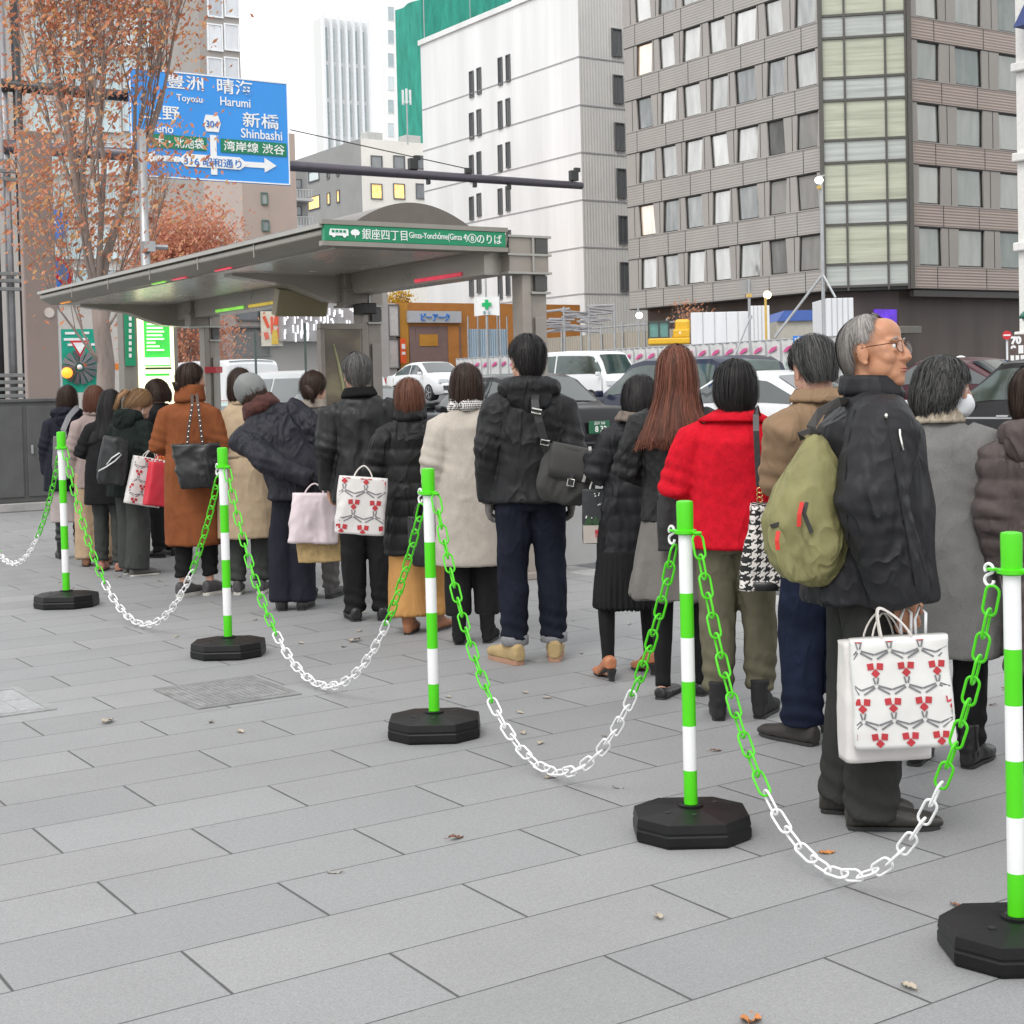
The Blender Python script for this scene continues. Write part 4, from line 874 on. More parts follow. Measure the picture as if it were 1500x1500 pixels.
def lamp_board():
    D = 33; c = at_d(112, 520, D); k = D/FPX; r = empty('warning_board', (c.x, c.y, 0), heading(112, 0), 'green roadwork warning board with a round pinwheel and a lit amber lamp', 'roadwork sign')
    z = lambda py: at_d(112, py, D).z
    small('board', M('board green', (.0, .3, .2), .5, var=.1), r, lambda mb: mb.box((.1, .05, (z(482)+z(575))/2), (54*k, .06, z(482)-z(575))))
    small('leg', steel, r, lambda mb: [mb.tube([(x*k, .1, 0), (x*k, .1, z(482))], .04, 6) for x in (-20, 26)])
    def wheel(mb):
        for i in range(14):
            a = i*PI/7; mb.prism([(6, -1.2), (25, -4.2), (25, 4.2), (6, 1.2)], (4*k, -.03, z(538)), (k*math.cos(a), 0, k*math.sin(a)), (-k*math.sin(a), 0, k*math.cos(a)), (0, -.02, 0))
    small('pinwheel', M('pinwheel grey', (.12, .12, .13), .5, isl=.6), r, wheel)
    small('hub', whitept, r, lambda mb: mb.ball((4*k, -.07, z(538)), 4*k), smooth=True)
    small('lamp', M('amber lamp', (1, .33, .03), .4, var=0, emit=1.5), r, lambda mb: mb.ball((-14*k, -.15, z(546)), (8*k, .12, 8*k)), smooth=True)
    small('lettering', whitept, r, lambda mb: [mb.box((x*k, .01, z(y)), (w*k, .01, 3.5*k)) for x, y, w in ((-8, 488, 14), (14, 488, 10), (0, 497, 34), (-8, 505, 8), (26, 505, 10))])
    t = empty('yield_sign', at_d(117, 508, D-.5), heading(112, 0), 'white inverted triangle sign with a red border on the green board', 'traffic sign')
    R = 12*k
    small('face', whitept, t, lambda mb: mb.prism([(-R*.8, R*.5), (R*.8, R*.5), (0, -R*.85)], (0, -.03, 0), (1, 0, 0), (0, 0, 1), (0, .01, 0)))
    small('border', M('sign red', (.55, .02, .03)), t, lambda mb: mb.prism([(-R*1.15, R*.75), (R*1.15, R*.75), (0, -R*1.25)], (0, -.01, 0), (1, 0, 0), (0, 0, 1), (0, .02, 0)))
    o = empty('orange_barrier', at_d(165, 540, D+1), heading(150, 0), 'orange roadwork barrier boards behind the tree trunk', 'barrier'); o.location.z = 0
    small('board', M('barrier orange', (.8, .22, .02), .5, var=.1), o, lambda mb: mb.box((0, 0, z(537)), (60*k, .05, 10*k))); small('leg', steel, o, lambda mb: [mb.tube([(x*k, 0, 0), (x*k, 0, z(530))], .03, 6) for x in (-26, 26)])
lamp_board()

# ================================================================ far side: building site
def site():
    X = 37.0
    # printed fence panels, each a thing
    zt = lambda y: at_x(1000, 505, X).z
    ztop = at_x(1000, 506, X).z; Ya, Yb = at_x(1262, 500, X).y, at_x(668, 530, X).y
    n = 34; w = (Yb-Ya)/n; z0 = road_z(X, 40)+.03; Hh = ztop-z0
    sheetm = M('printed sheet', (.62, .62, .61), .5, var=.14, scale=3); pink = M('pink print', (.62, .10, .28), .5, var=.2); grn = M('fence green', (.0, .26, .10), .5, var=.1); tealp = M('teal print', (.45, .55, .52), .5)
    src = empty('site_fence_panel', (X, Ya+w/2, z0), 0, 'white site fence panel printed with a pink ribbon mark and green foot', 'fence panel', 'printed fence panels along the building site')
    def sh(mb):
        m = 8
        for i in range(m):
            for j in range(6):
                f = lambda a, b: (.03*math.sin(a*5+b*2)*math.sin(b*3), -w/2+.02+(w-.04)*a/m, .45+(Hh-.45)*b/6)
                mb.quad(f(i+1, j), f(i, j), f(i, j+1), f(i+1, j+1))
    small('sheet', sheetm, src, sh, smooth=True)
    small('frame', steel, src, lambda mb: [mb.tube([(0, s*(w/2-.02), 0), (0, s*(w/2-.02), Hh)], .025, 6) for s in (-1, 1)]+[mb.tube([(0, -w/2, Hh), (0, w/2, Hh)], .025, 6)])
    small('print', pink, src, lambda mb: mb.prism([(-.42, 0), (-.1, .06), (.3, .2), (.42, .42), (-.02, .34), (-.25, .2)], (-.05, 0, Hh*.76), (0, -w*.75, 0), (0, 0, .6), (-.012, 0, 0)))
    small('fine_print', tealp, src, lambda mb: [mb.prism([(-.05, 0), (.05, 0), (.02, .3), (-.02, .3)], (-.05, u*w, Hh*.45+abs(u)*.3), (0, -1, .3*u), (0, .2, 1), (-.01, 0, 0)) for u in (-.22, -.05, .12)])
    small('foot_panel', grn, src, lambda mb: mb.box((-.02, 0, .22), (.05, w*.7, .3))); small('base_rail', whitept, src, lambda mb: mb.box((-.01, 0, .42), (.06, w*.96, .08)))
    for k in range(1, n):
        c = copy_tree(src); c.location = (X, Ya+w*(k+.5), z0); c.rotation_euler.z = random.uniform(-.02, .02)
    # beige hoarding and blue fence
    z = lambda px, py, X_: at_x(px, py, X_).z
    XB = 44; ya, yb = at_x(1012, 480, XB).y, at_x(795, 485, XB).y; zt_ = z(950, 484, XB)
    r = empty('beige_hoarding', (XB, ya, GZ), 0, 'beige corrugated hoarding behind the printed site fence', 'hoarding')
    small('sheet', ribbed('beige corrugated', (.38, .34, .28), 'Y', 1.6, .04), r, lambda mb: mb.box((.1, (yb-ya)/2, (zt_-GZ)/2), (.08, yb-ya, zt_-GZ)))
    small('post', steel, r, lambda mb: [mb.tube([(0, (yb-ya)*i/7, 0), (0, (yb-ya)*i/7, zt_-GZ+.5)], .05, 6) for i in range(8)]); small('rail', steel, r, lambda mb: mb.tube([(0, 0, zt_-GZ+.3), (0, yb-ya, zt_-GZ+.3)], .04, 6))
    YB = at_x(742, 500, 46).y; xa, xb = at_y(685, 500, YB).x, at_y(742, 500, YB).x; zt2 = at_y(712, 482, YB).z
    r = empty('blue_fence', (xa, YB, GZ), 0, 'pale blue ribbed site fence in front of the orange hall', 'fence')
    small('sheet', ribbed('blue corrugated', (.33, .43, .52), 'X', 2.2, .04), r, lambda mb: mb.box(((xb-xa)/2, 0, (zt2-GZ)/2), (xb-xa, .06, zt2-GZ))); small('post', steel, r, lambda mb: [mb.tube([((xb-xa)*i/4, -.08, 0), ((xb-xa)*i/4, -.08, zt2-GZ+.7+.5*(i % 2))], .045, 6) for i in range(5)])
    # roof of stacked pale pipes
    q0, q1 = at_d(790, 470, 66), at_d(900, 462, 66); r = empty('pipe_rack', (q0.x, q0.y, GZ), 0, 'rack of stacked pale steel pipes over the beige hoarding', 'pipe rack')
    random.seed(11)
    d = q1-q0
    small('pipe', M('pale pipe', (.5, .5, .5), .4, .4), r, lambda mb: [mb.tube([(d.x*u, d.y*u, h+dz), (d.x*(u+.35), d.y*(u+.35), h+dz+random.uniform(-.2, .2))], .06, 6) for u, h, dz in [(random.random()*.65, q0.z-GZ, random.uniform(-.5, .6)) for _ in range(26)]])
    small('post', steel, r, lambda mb: [mb.tube([(d.x*u, d.y*u, 0), (d.x*u, d.y*u, q0.z-GZ+.6)], .06, 6) for u in (0, .33, .66, 1)])
    # green cross flags
    def flag(px, py, w, h, D, label, full):
        c = at_d(px, py, D); k = D/FPX; r = empty('safety_flag', (c.x, c.y, GZ), heading(px, 0), label, 'flag')
        zt_, zb_ = at_d(px, py-h/2, D).z-GZ, at_d(px, py+h/2, D).z-GZ
        small('pole', steel, r, lambda mb: [mb.tube([(-w*k*.02, .06, 0), (-w*k*.02, .06, zt_+1.2)], .04, 6), mb.tube([(w*k*.5, .06, zt_+.1), (w*k*.5, .06, 0)], .025, 6)])
        fl = M('flag white', (.78, .78, .77), .7, var=.04, bump=.01, bscale=6)
        def cloth(mb):
            n = 10; f = lambda i, j: ((i/n-.5)*w*k, .03*math.sin(i*1.1), zb_+(zt_-zb_)*j/6+.05*math.sin(i/n*3)*(1-j/6))
            for i in range(n):
                for j in range(6): mb.quad(f(i, j), f(i+1, j), f(i+1, j+1), f(i, j+1))
        small('cloth', fl, r, cloth, smooth=True)
        if full:
            g = M('cross green', (.0, .42, .12), .6, var=.05); zc = at_d(px, py-3, D).z-GZ; s = 7*k
            small('cross', g, r, lambda mb: [mb.box((0, -.055, zc), (s*2, .02, s*.7)), mb.box((0, -.056, zc), (s*.7, .02, s*2))])
            o = text('安 全', 5.5*k, M('flag letters', (.05, .25, .3), .6, var=0), (1, 0, 0), (0, 0, 1), (0, -.06, at_d(px, py+9, D).z-GZ), r, dep=.006)
    flag(713, 449, 37, 28, 62, 'white safety flag with a green cross before the orange hall', True); flag(760, 450, 16, 28, 63, 'narrow white safety flag beside the near shelter column', False)
    # white site panels and boxes
    def wbox(px0, px1, py, D, label, dep_):
        a, b = at_d(px0, py, D), at_d(px1, py, D); L = (b-a).length
        r = empty('site_hoarding', (a.x, a.y, GZ), math.atan2(b.y-a.y, b.x-a.x), label, 'site panel'); h = a.z-GZ
        small('sheet', M('site white', (.72, .73, .75), .5, var=.05, scale=2, stretch=(3, 3, .2)), r, lambda mb: mb.box((L/2, dep_/2, h/2), (L, dep_, h)), bevel=.02)
        small('seam', M('seam grey', (.45, .46, .48), .6), r, lambda mb: [mb.box((L*i/5, -.01, h/2), (.03, .02, h)) for i in range(1, 5)])
        if dep_ > 1: small('rib', M('seam grey', (.45, .46, .48)), r, lambda mb: [mb.box((L+.01, dep_*i/6, h/2), (.03, .06, h)) for i in range(1, 6)])
    wbox(1012, 1098, 458, 58, 'low white site hoarding panel behind the auburn haired woman', .1); wbox(1098, 1127, 448, 57.5, 'taller white site hoarding panel carrying the lit globe lamp', .1); wbox(1210, 1250, 437, 52, 'white boxed site gate post right of the blue roofed hut', 2.4)
    a, b = at_d(1138, 500, 60), at_d(1212, 500, 60); L = (b-a).length; zr = at_d(1170, 470, 60).z
    r = empty('site_hut', (a.x, a.y, GZ), math.atan2(b.y-a.y, b.x-a.x), 'grey site hut with a blue roof edge', 'hut')
    small('wall', M('hut grey', (.40, .38, .33), .7, var=.08), r, lambda mb: mb.box((L/2, 1.5, (zr-GZ)/2), (L, 3, zr-GZ))); small('roof', M('hut blue', (.05, .11, .36), .5, var=.1), r, lambda mb: mb.prism([(0, 0), (L, 0), (L, .42), (.3, .42)], (0, -.15, zr-GZ), (1, 0, 0), (0, 0, 1), (0, 3.2, 0)))
    # lamps
    c = at_d(1124, 432, 56); r = empty('globe_lamp', (c.x, c.y, GZ), 0, 'lit yellow white globe lamp on a post before the brown building', 'lamp')
    small('post', M('lamp yellow', (.6, .4, .1), .5), r, lambda mb: mb.tube([(-.1, 0, 0), (-.1, 0, c.z-GZ-.1)], .05, 6)); small('globe', M('globe glow', (1, .86, .5), .4, var=0, emit=4), r, lambda mb: mb.ball((0, 0, c.z-GZ), .15), smooth=True)
    D = 50; c = at_d(1206, 440, D); zt_ = at_d(1200, 262, D).z; r = empty('floodlight_mast', (c.x, c.y, GZ), 0, 'slim grey mast with a lit floodlight head and slanting braces', 'floodlight')
    small('pole', steel, r, lambda mb: mb.tube([(0, 0, 0), (0, 0, zt_-GZ+.1)], .06, 8)); small('lamp', M('flood glow', (1, .93, .78), .4, var=0, emit=4), r, lambda mb: mb.ball((-.2, -.1, at_d(1193, 266, D).z-GZ), (.15, .13, .12)), smooth=True); small('lamp_arm', steel, r, lambda mb: mb.tube([(-.2, 0, zt_-GZ), (.15, 0, zt_-GZ+.1)], .035, 6))
    e0, e1 = at_d(1135, 494, D+.5)-Vector((c.x, c.y, GZ)), at_d(1224, 436, D-.5)-Vector((c.x, c.y, GZ)); top = (0, 0, at_d(1206, 402, D).z-GZ)
    small('brace', steel, r, lambda mb: [mb.tube([top, e0], .045, 6), mb.tube([top, e1], .04, 6)])
    small('barrel_lamp', M('lamp yellow', (.6, .4, .1)), r, lambda mb: mb.box((-.15, -.05, at_d(1200, 276, D).z-GZ), (.12, .1, .1)))
    c = at_d(935, 462, 60); r = empty('site_lamp', (c.x, c.y, GZ), 0, 'small lit white site lamp above the beige hoarding', 'lamp'); small('post', steel, r, lambda mb: mb.tube([(0, 0, 0), (0, 0, c.z-GZ+.5)], .035, 6)); small('lamp', M('flood glow', (1, .93, .78)), r, lambda mb: mb.ball((.05, 0, c.z-GZ), (.16, .1, .13)), smooth=True)
    # yellow excavator behind the fence
    a = at_d(952, 500, 64); k = 64/FPX; hd = heading(980, 0); r = empty('excavator', (at_d(980, 500, 64).x, at_d(980, 500, 64).y, GZ), hd, 'yellow excavator with a glazed cab behind the printed fence', 'excavator'); yl = M('machine yellow', (.72, .42, .02), .4, var=.08, dirt=.15); z = lambda py: at_d(980, py, 64).z-GZ
    small('undercarriage', yl, r, lambda mb: [mb.box((0, 0, (z(505)+z(496))/2), (60*k, 1.8, z(496)-z(505))), mb.box((18*k, 0, z(490)), (24*k, 1.6, 12*k)), mb.prism([(4, 0), (30, 0), (26, 16), (10, 18)], (0, -.6, z(496)), (k, 0, 0), (0, 0, k), (0, 1.2, 0))], bevel=.05)
    small('track', M('black plastic', (.02, .02, .02)), r, lambda mb: [mb.box((0, s, .45), (2.4, .45, .8)) for s in (-.8, .8)], bevel=.2); small('engine_hood', yl, r, lambda mb: mb.box((20*k, 0, z(480)), (22*k, 1.3, 22*k)), bevel=.12)
    small('exhaust', M('dark pipe', (.05, .048, .05)), r, lambda mb: mb.tube([(12*k, .2, z(485)), (12*k, .2, z(462))], .06, 8)); small('work_light', M('red glow', (1, .35, .3), .4, var=0, emit=1.5), r, lambda mb: mb.ball((16*k, -.75, z(489)), .07))
    cb = small('cab', M('cab black', (.05, .06, .05), .4), r, lambda mb: [mb.box((x*k, y, (z(497)+z(472))/2), (.07, .07, z(472)-z(497))) for x in (-29, -14, 0) for y in (-.6, .6)]+[mb.box((-14.5*k, 0, z(472)), (32*k, 1.35, .1)), mb.box((-14.5*k, 0, z(496)), (32*k, 1.35, .12))]); small('cab_glass', M('cab glass', (.12, .26, .24), .08, .3, var=.1), cb, lambda mb: mb.box((-14.5*k, 0, (z(497)+z(472))/2), (28*k, 1.15, (z(472)-z(497))*.9)))
    # thin sign posts and slanting guy rods in front of the fence
    c = at_d(1097, 420, 33); r = empty('round_mirror_sign', (c.x, c.y, road_z(c.x, c.y)), heading(1097, 0), 'round road sign seen from behind on a thin pole', 'traffic sign'); zc = c.z-r.location.z; R = 11*33/FPX
    small('pole', steel, r, lambda mb: mb.tube([(0, -.03, 0), (0, -.03, zc+R)], .03, 8)); small('disc', M('sign back', (.34, .33, .32), .5, .4), r, lambda mb: mb.prism([(R*math.cos(i*PI/18)-.06, R*math.sin(i*PI/18)) for i in range(36)], (0, 0, zc), (1, 0, 0), (0, 0, 1), (0, .02, 0)))
    small('clip', M('lamp yellow', (.6, .4, .1)), r, lambda mb: mb.box((0, -.05, at_d(1097, 433, 33).z-r.location.z), (.12, .06, .08)))
    c0, c1 = at_d(1071, 534, 30), at_d(1098, 466, 30); r = empty('guy_rod', (c0.x, c0.y, c0.z-.6), 0, 'slanting thin steel rod leaning on the sign pole above the red jacket', 'rod'); v = c1-c0
    small('rod', steel, r, lambda mb: mb.tube([Vector((0, 0, .6))-v*.5, Vector((0, 0, .6))+v], .018, 6)); small('hook', steel, r, lambda mb: mb.tube([Vector((0, 0, .6))+v, Vector((.06, 0, .66))+v, Vector((.06, 0, .58))+v], .014, 6))
    # blue ward sign
    c = at_d(1182, 500, 40); k = 40/FPX; r = empty('ward_sign', (c.x, c.y, c.z-.5), heading(1182, 0), 'blue ward name sign with white characters on the site fence', 'sign')
    small('board', M('sign blue', (.04, .2, .62)), r, lambda mb: mb.box((0, 0, .5), (40*k, .05, 17*k))); text('中央区', 12*k, M('sign white', (.85, .86, .85)), (1, 0, 0), (0, 0, 1), (0, -.032, .5), r, dep=.003, bold=.01); small('post', steel, r, lambda mb: mb.tube([(0, .05, -2), (0, .05, .5)], .03, 6))
    # signs at the right
    round_sign('no_entry_sign', 1475, 491, 6.5, 45, 'small round red no entry sign by the dark brown base at the right edge', 'entry')
    c = at_d(1487, 512, 46); k = 46/FPX; r = empty('notice_board', (c.x, c.y, c.z-.6), heading(1487, 0), 'brown notice board with white numerals under the no entry sign', 'sign')
    small('board', M('notice brown', (.1, .07, .06), .5, var=.1), r, lambda mb: mb.box((0, .05, .6), (26*k, .05, 44*k)))
    text('70', 14*k, whitept, (1, 0, 0), (0, 0, 1), (.03, .02, .6+13*k), r, dep=.01, bold=.02); text('9', 14*k, whitept, (1, 0, 0), (0, 0, 1), (-.05, .02, .6), r, dep=.01, bold=.02); small('lettering', whitept, r, lambda mb: [mb.box((-4*k+i*7*k, .02, .6-13*k), (5*k, .02, 9*k)) for i in range(3)]+[mb.box((8*k, .02, .6), (7*k, .02, 12*k))]); small('post', steel, r, lambda mb: mb.tube([(0, .1, -2.5), (0, .1, .7)], .04, 6))
    c = at_d(1493, 466, 34); r = empty('green_street_lamp', (c.x+.3, c.y, GZ-.5), heading(1493, 0), 'green and white street lamp head hanging at the right edge', 'street lamp'); h = c.z-r.location.z
    small('post', M('lamp green', (.02, .13, .09), .4), r, lambda mb: [mb.tube([(.45, 0, 0), (.45, 0, h+1.2), (.35, 0, h+1.35), (.15, 0, h+1.25), (.05, 0, h+.3)], .035, 8)]); small('shade', M('lamp green', (.02, .13, .09)), r, lambda mb: mb.lathe([(.03, h+.3), (.08, h+.22), (.2, h+.1), (.26, h)], 20, (.05, 0, 0)), smooth=True); small('globe', whitept, r, lambda mb: mb.ball((.05, 0, h-.02), (.17, .17, .08)), smooth=True)
site()

# ================================================================ trees
def tree(name, label, base, H, spread, seed, leafcol, nleaf, leaf, trunk_r, fork, bark, up=.75, levels=4, thin=1.0, tip_only=True):
    rnd = random.Random(seed); r = empty(name, base, 0, label, 'tree'); mb = MB(); tips = []; limbs = []
    def branch(p, d, L, rad, lev):
        pts = [p]; n = 5; q = Vector(p); dd = Vector(d)
        for i in range(n):
            dd = (dd+Vector((rnd.gauss(0, .09), rnd.gauss(0, .09), .05*up))).normalized(); q = q+dd*(L/n); pts.append(q.copy())
        mb_ = mb if lev < 2 else mb
        mb.tube(pts, [rad*(1-.55*i/n) for i in range(n+1)], 10 if lev == 0 else (7 if lev == 1 else 4), cap=False)
        if lev >= 2: tips.extend(pts[1:])
        if lev >= levels: return
        k = 3 if lev < 2 else 4
        for i in range(k+ (1 if lev == 1 else 0)):
            f = .35+.65*(i+rnd.random())/(k+1) if lev > 0 else 1; f = min(f, 1); idx = int(f*n); b = pts[idx]
            a = rnd.random()*2*PI; s = spread*(.5+.7*rnd.random())
            nd = (dd+Vector((math.cos(a)*s, math.sin(a)*s, up*.35))).normalized()
            branch(b, nd, L*(.62+.2*rnd.random()), rad*.40*(.8+.3*rnd.random()), lev+1)
    tk = [Vector((0, 0, -.1))]; 
    for i in range(1, 7): tk.append(Vector((rnd.gauss(0, .03), rnd.gauss(0, .03), fork*i/6)))
    mb.tube(tk, [trunk_r*(1.5 if i == 0 else 1.12-.05*i) for i in range(7)], 14)
    for i in range(4):
        a = i*PI/2+rnd.random(); branch(tk[-1]-Vector((0, 0, .1)), Vector((math.cos(a)*spread*.62, math.sin(a)*spread*.62, 1)).normalized(), (H-fork)*.42, trunk_r*(.55 if i < 2 else .38), 1)
    for i in range(6):
        a = rnd.random()*2*PI; branch(tk[4+(i % 3)]-Vector((0, 0, .1)), Vector((math.cos(a)*spread*2.2, math.sin(a)*spread*2.2, .8)).normalized(), (H-fork)*.24, trunk_r*.16, 2)
    mb.build('trunk', bark, r, smooth=True)
    lb = MB()
    for i in range(nleaf):
        p = rnd.choice(tips)+Vector((rnd.gauss(0, .22), rnd.gauss(0, .22), rnd.gauss(0, .2)))*thin
        s = leaf*(.6+.8*rnd.random()); u = Vector((rnd.gauss(0, 1), rnd.gauss(0, 1), rnd.gauss(0, 1))).normalized(); v = u.orthogonal().normalized(); w = u.cross(v)
        lb.add([p-v*s, p+w*s*.42+u*s*.12, p+v*s, p-w*s*.42+u*s*.12], [(0, 1, 2), (0, 2, 3)])
    lb.build('crown', leafcol, r, fix=False)
    return r
bark = M('grey bark', (.27, .22, .195), .85, var=.3, scale=5, bump=.02, bscale=14, stretch=(1, 1, .25))
def leaf_mat(name, a, b, c):
    m, t, p = nodes_of(name); g = N(t, 'ShaderNodeNewGeometry'); cr = t.nodes.new('ShaderNodeValToRGB'); t.links.new(g.outputs['Random Per Island'], cr.inputs[0])
    e = cr.color_ramp.elements; e[0].color = c4(a); e[1].color = c4(c); x = e.new(.5); x.color = c4(b); t.links.new(cr.outputs[0], p.inputs['Base Color']); p.inputs['Roughness'].default_value = .65
    tr = t.nodes.new('ShaderNodeBsdfTranslucent'); t.links.new(cr.outputs[0], tr.inputs[0]); ms = t.nodes.new('ShaderNodeMixShader'); ms.inputs[0].default_value = .35
    t.links.new(p.outputs[0], ms.inputs[1]); t.links.new(tr.outputs[0], ms.inputs[2]); t.links.new(ms.outputs[0], t.nodes['Material Output'].inputs[0]); return m
orange = leaf_mat('orange leaf', (.50, .18, .10), (.66, .28, .16), (.70, .42, .19)); rust = leaf_mat('rust leaf', (.52, .21, .15), (.62, .28, .18), (.66, .36, .2)); gold = leaf_mat('gold leaf', (.45, .34, .02), (.6, .42, .03), (.55, .28, .03))
b0 = at_d(152, 600, 21); tree('zelkova_tree', 'tall street tree with thin orange leaves rising behind the bus shelter', (b0.x, b0.y, 0), 10.5, .30, 4, orange, 12500, .047, .135, 3.0, bark, 1.25, 5, 1.6)
b0 = at_d(275, 600, 46); tree('red_tree', 'bushy rust red street tree farther along behind the shelter roof', (b0.x, b0.y, 0), 9.0, .62, 9, rust, 16000, .075, .16, 2.6, bark, .7, 4, 1.8)
b0 = at_d(583, 600, 93); tree('ginkgo_tree', 'golden yellow ginkgo glimpsed between the shelter columns', (b0.x, b0.y, GZ), 8.0, .45, 12, gold, 1500, .13, .14, 3.6, bark, .8, 3, 1.2)
b0 = at_d(1015, 560, 66); tree('bare_tree', 'nearly bare small tree with a few orange leaves before the brown building', (b0.x, b0.y, GZ), 4.9, .7, 15, orange, 420, .07, .08, 2.2, bark, .5, 4, 1.2)
# ================================================================ cars
tyre_m = M('tyre', (.02, .02, .021), .8, var=.1, scale=8); rim_m = M('rim', (.45, .46, .47), .3, .8, var=.05)
cglass = M('car glass', (.035, .045, .045), .04, .0, var=0, spec=1.0, coat=.5); cglass_g = M('car glass green', (.035, .06, .052), .04, .0, var=.5, scale=1.5, spec=1.0)
trim_m = M('black trim', (.015, .015, .016), .45, var=0); chrome = M('chrome', (.7, .7, .71), .12, 1, var=0)
tail_on = M('tail lamp lit', (1, .08, .04), .3, var=0, emit=2.2); tail_off = M('tail lamp', (.35, .01, .015), .15, var=0, coat=.6); head_m = M('head lamp', (.6, .62, .65), .08, .3, var=.1, coat=.8); amber_m = M('amber tail', (1, .35, .05), .3, var=0, emit=1.6)
def paint(name, c): return M(name, c, .3, .0, var=.04, scale=1.5, coat=.35, spec=.2)
PROF = {   # x from the rear bumper forward as share of length -> height of the upper outline ; roof pillars
 'sedan': dict(L=4.7, W=1.78, top=[(0, .62), (.012, .86), (.03, .98), (.16, 1.02), (.335, 1.39), (.43, 1.45), (.56, 1.44), (.735, 1.0), (.80, .96), (.93, .82), (.985, .66), (1, .5)], belt=.96, cab=(.17, .73), roof=(.335, .56)),
 'taxi': dict(L=4.7, W=1.7, top=[(0, .60), (.01, .92), (.03, 1.0), (.19, 1.03), (.30, 1.44), (.36, 1.51), (.56, 1.51), (.59, 1.48), (.70, 1.04), (.80, 1.0), (.97, .93), (.985, .78), (1, .5)], belt=1.0, cab=(.195, .70), roof=(.31, .58)),
 'wagon': dict(L=4.75, W=1.84, top=[(0, .62), (.006, 1.05), (.02, 1.25), (.05, 1.62), (.10, 1.72), (.5, 1.74), (.58, 1.68), (.74, 1.12), (.80, 1.06), (.94, .95), (.985, .76), (1, .5)], belt=1.06, cab=(.03, .735), roof=(.07, .57)),
 'van': dict(L=4.7, W=1.7, top=[(0, .55), (.004, 1.2), (.012, 1.85), (.04, 1.96), (.5, 1.99), (.80, 1.93), (.83, 1.85), (.93, 1.14), (.96, 1.05), (.985, .8), (1, .5)], belt=1.12, cab=(.02, .935), roof=(.04, .82)),
}
def car(kind, label, px, D, rot, body, glass=None, lit=False, group=None, plate=None, z_add=0, h=1.0, tailmat=None):
    K = PROF[kind]; L, W = K['L'], K['W']; c = at_d(px, 570, D); X, Y = c.x, c.y
    r = empty('parked_car' if False else ('van' if kind == 'van' else 'car'), (X, Y, road_z(X, Y)+z_add), rot, label, 'van' if kind == 'van' else 'car', group or 'vehicles in the street traffic')
    glass = glass or cglass
    xs = np.array([p[0] for p in K['top']]); zs = np.array([p[1] for p in K['top']])*h
    ztop = lambda u: float(np.interp(u, xs, zs))
    belt = K['belt']*h; ca, cb = K['cab']; ra, rb = K['roof']
    def ring_pts(u):
        x = (u-.5)*L; zt = ztop(u); zb = min(belt, zt-.02); e = min(u, 1-u); w = W/2*(1-.16*math.exp(-e*22)); inroof = clamp((zt-belt)/.4, 0, 1)
        wt = w*(.97-.20*inroof) if zt > belt+.03 else w*.93
        low = .22+.06*math.exp(-e*30)
        P = [(w*.90, low), (w*.985, low+.10), (w*1.0, .55), (w*.99, zb-.12), (w*.955, zb), (wt+(w*.955-wt)*.5, (zb+zt)/2) if zt > belt+.03 else (w*.95, zb+.005), (wt, zt-.035), (wt*.9, zt-.004), (wt*.5, zt+.018), (0, zt+.022)]
        return [Vector((x, y, z)) for y, z in P]
    us = sorted(set([round(v, 4) for v in np.linspace(0, 1, 41)]+[.006, .015, .985, .994])); full = []
    for u in us:
        P = ring_pts(u); full.append(P+[Vector((p.x, -p.y, p.z)) for p in reversed(P[:-1])])
    rot90 = Matrix.Rotation(PI/2, 3, 'Z')                         # length runs along local +Y (forward)
    conv = lambda p: rot90 @ p
    mb = MB(); mb.loft([[conv(p) for p in R] for R in full]); b = mb.build('body', body, r, smooth=True, angle=38)
    def S(u, v):                                                  # v: 0 left belt .. 1 left roof edge
        P = ring_pts(u); a, m, t = P[4], P[5], P[6]; return a.lerp(m, v*2) if v < .5 else m.lerp(t, v*2-1)
    def side_win(u0, u1, sgn, v0=.1, v1=.86):
        g = MB(); n = 10; m = 5; G = []
        for j in range(m+1):
            row = []
            for i in range(n+1):
                u = u0+(u1-u0)*i/n; p = S(u, v0+(v1-v0)*j/m); p = Vector((p.x, p.y+.009, p.z)); row.append(conv(Vector((p.x, sgn*p.y, p.z))))
            G.append(row)
        for j in range(m):
            for i in range(n):
                if (G[j+1][i]-G[j][i]).length > .012 and ztop(u0+(u1-u0)*(i+.5)/n) > belt+.12: g.quad(G[j][i], G[j][i+1], G[j+1][i+1], G[j+1][i])
        if g.f: g.build('side_window', glass, r, smooth=True)
    mid = (ra+rb)/2+.02
    for s in (1, -1):
        side_win(ca+.045, mid-.008, s); side_win(mid+.008, cb-.035, s)
    def top_win(u0, u1, name, v=.84):
        g = MB(); G = []
        for i in range(9):
            P = ring_pts(u0+(u1-u0)*i/8); wt = P[6].y; zt = P[9].z; row = []
            for j in range(9):
                f = (j/8-.5)*2*v; y = f*wt; z = zt-.004-.022*abs(f)**2*1.2; row.append(conv(Vector((P[0].x, y, z))))
            G.append(row)
        n_ = (G[4][5]-G[4][4]).cross(G[5][4]-G[4][4]).normalized(); n_ = n_ if n_.z > 0 else -n_
        for i in range(8):
            for j in range(8): g.quad(*[p+n_*.02 for p in (G[i][j], G[i][j+1], G[i+1][j+1], G[i+1][j])])
        g.build(name, glass, r, smooth=True)
    top_win(rb+.015, cb-.008, 'windscreen'); top_win(ca+.006, max(ra-.012, ca+.012), 'rear_window')
    yb = lambda u: (u-.5)*L
    def bx(name, mat, c, s, par=None, bev=.012):
        m = MB(); m.box(c, s); return m.build(name, mat, par or r, bevel=bev)
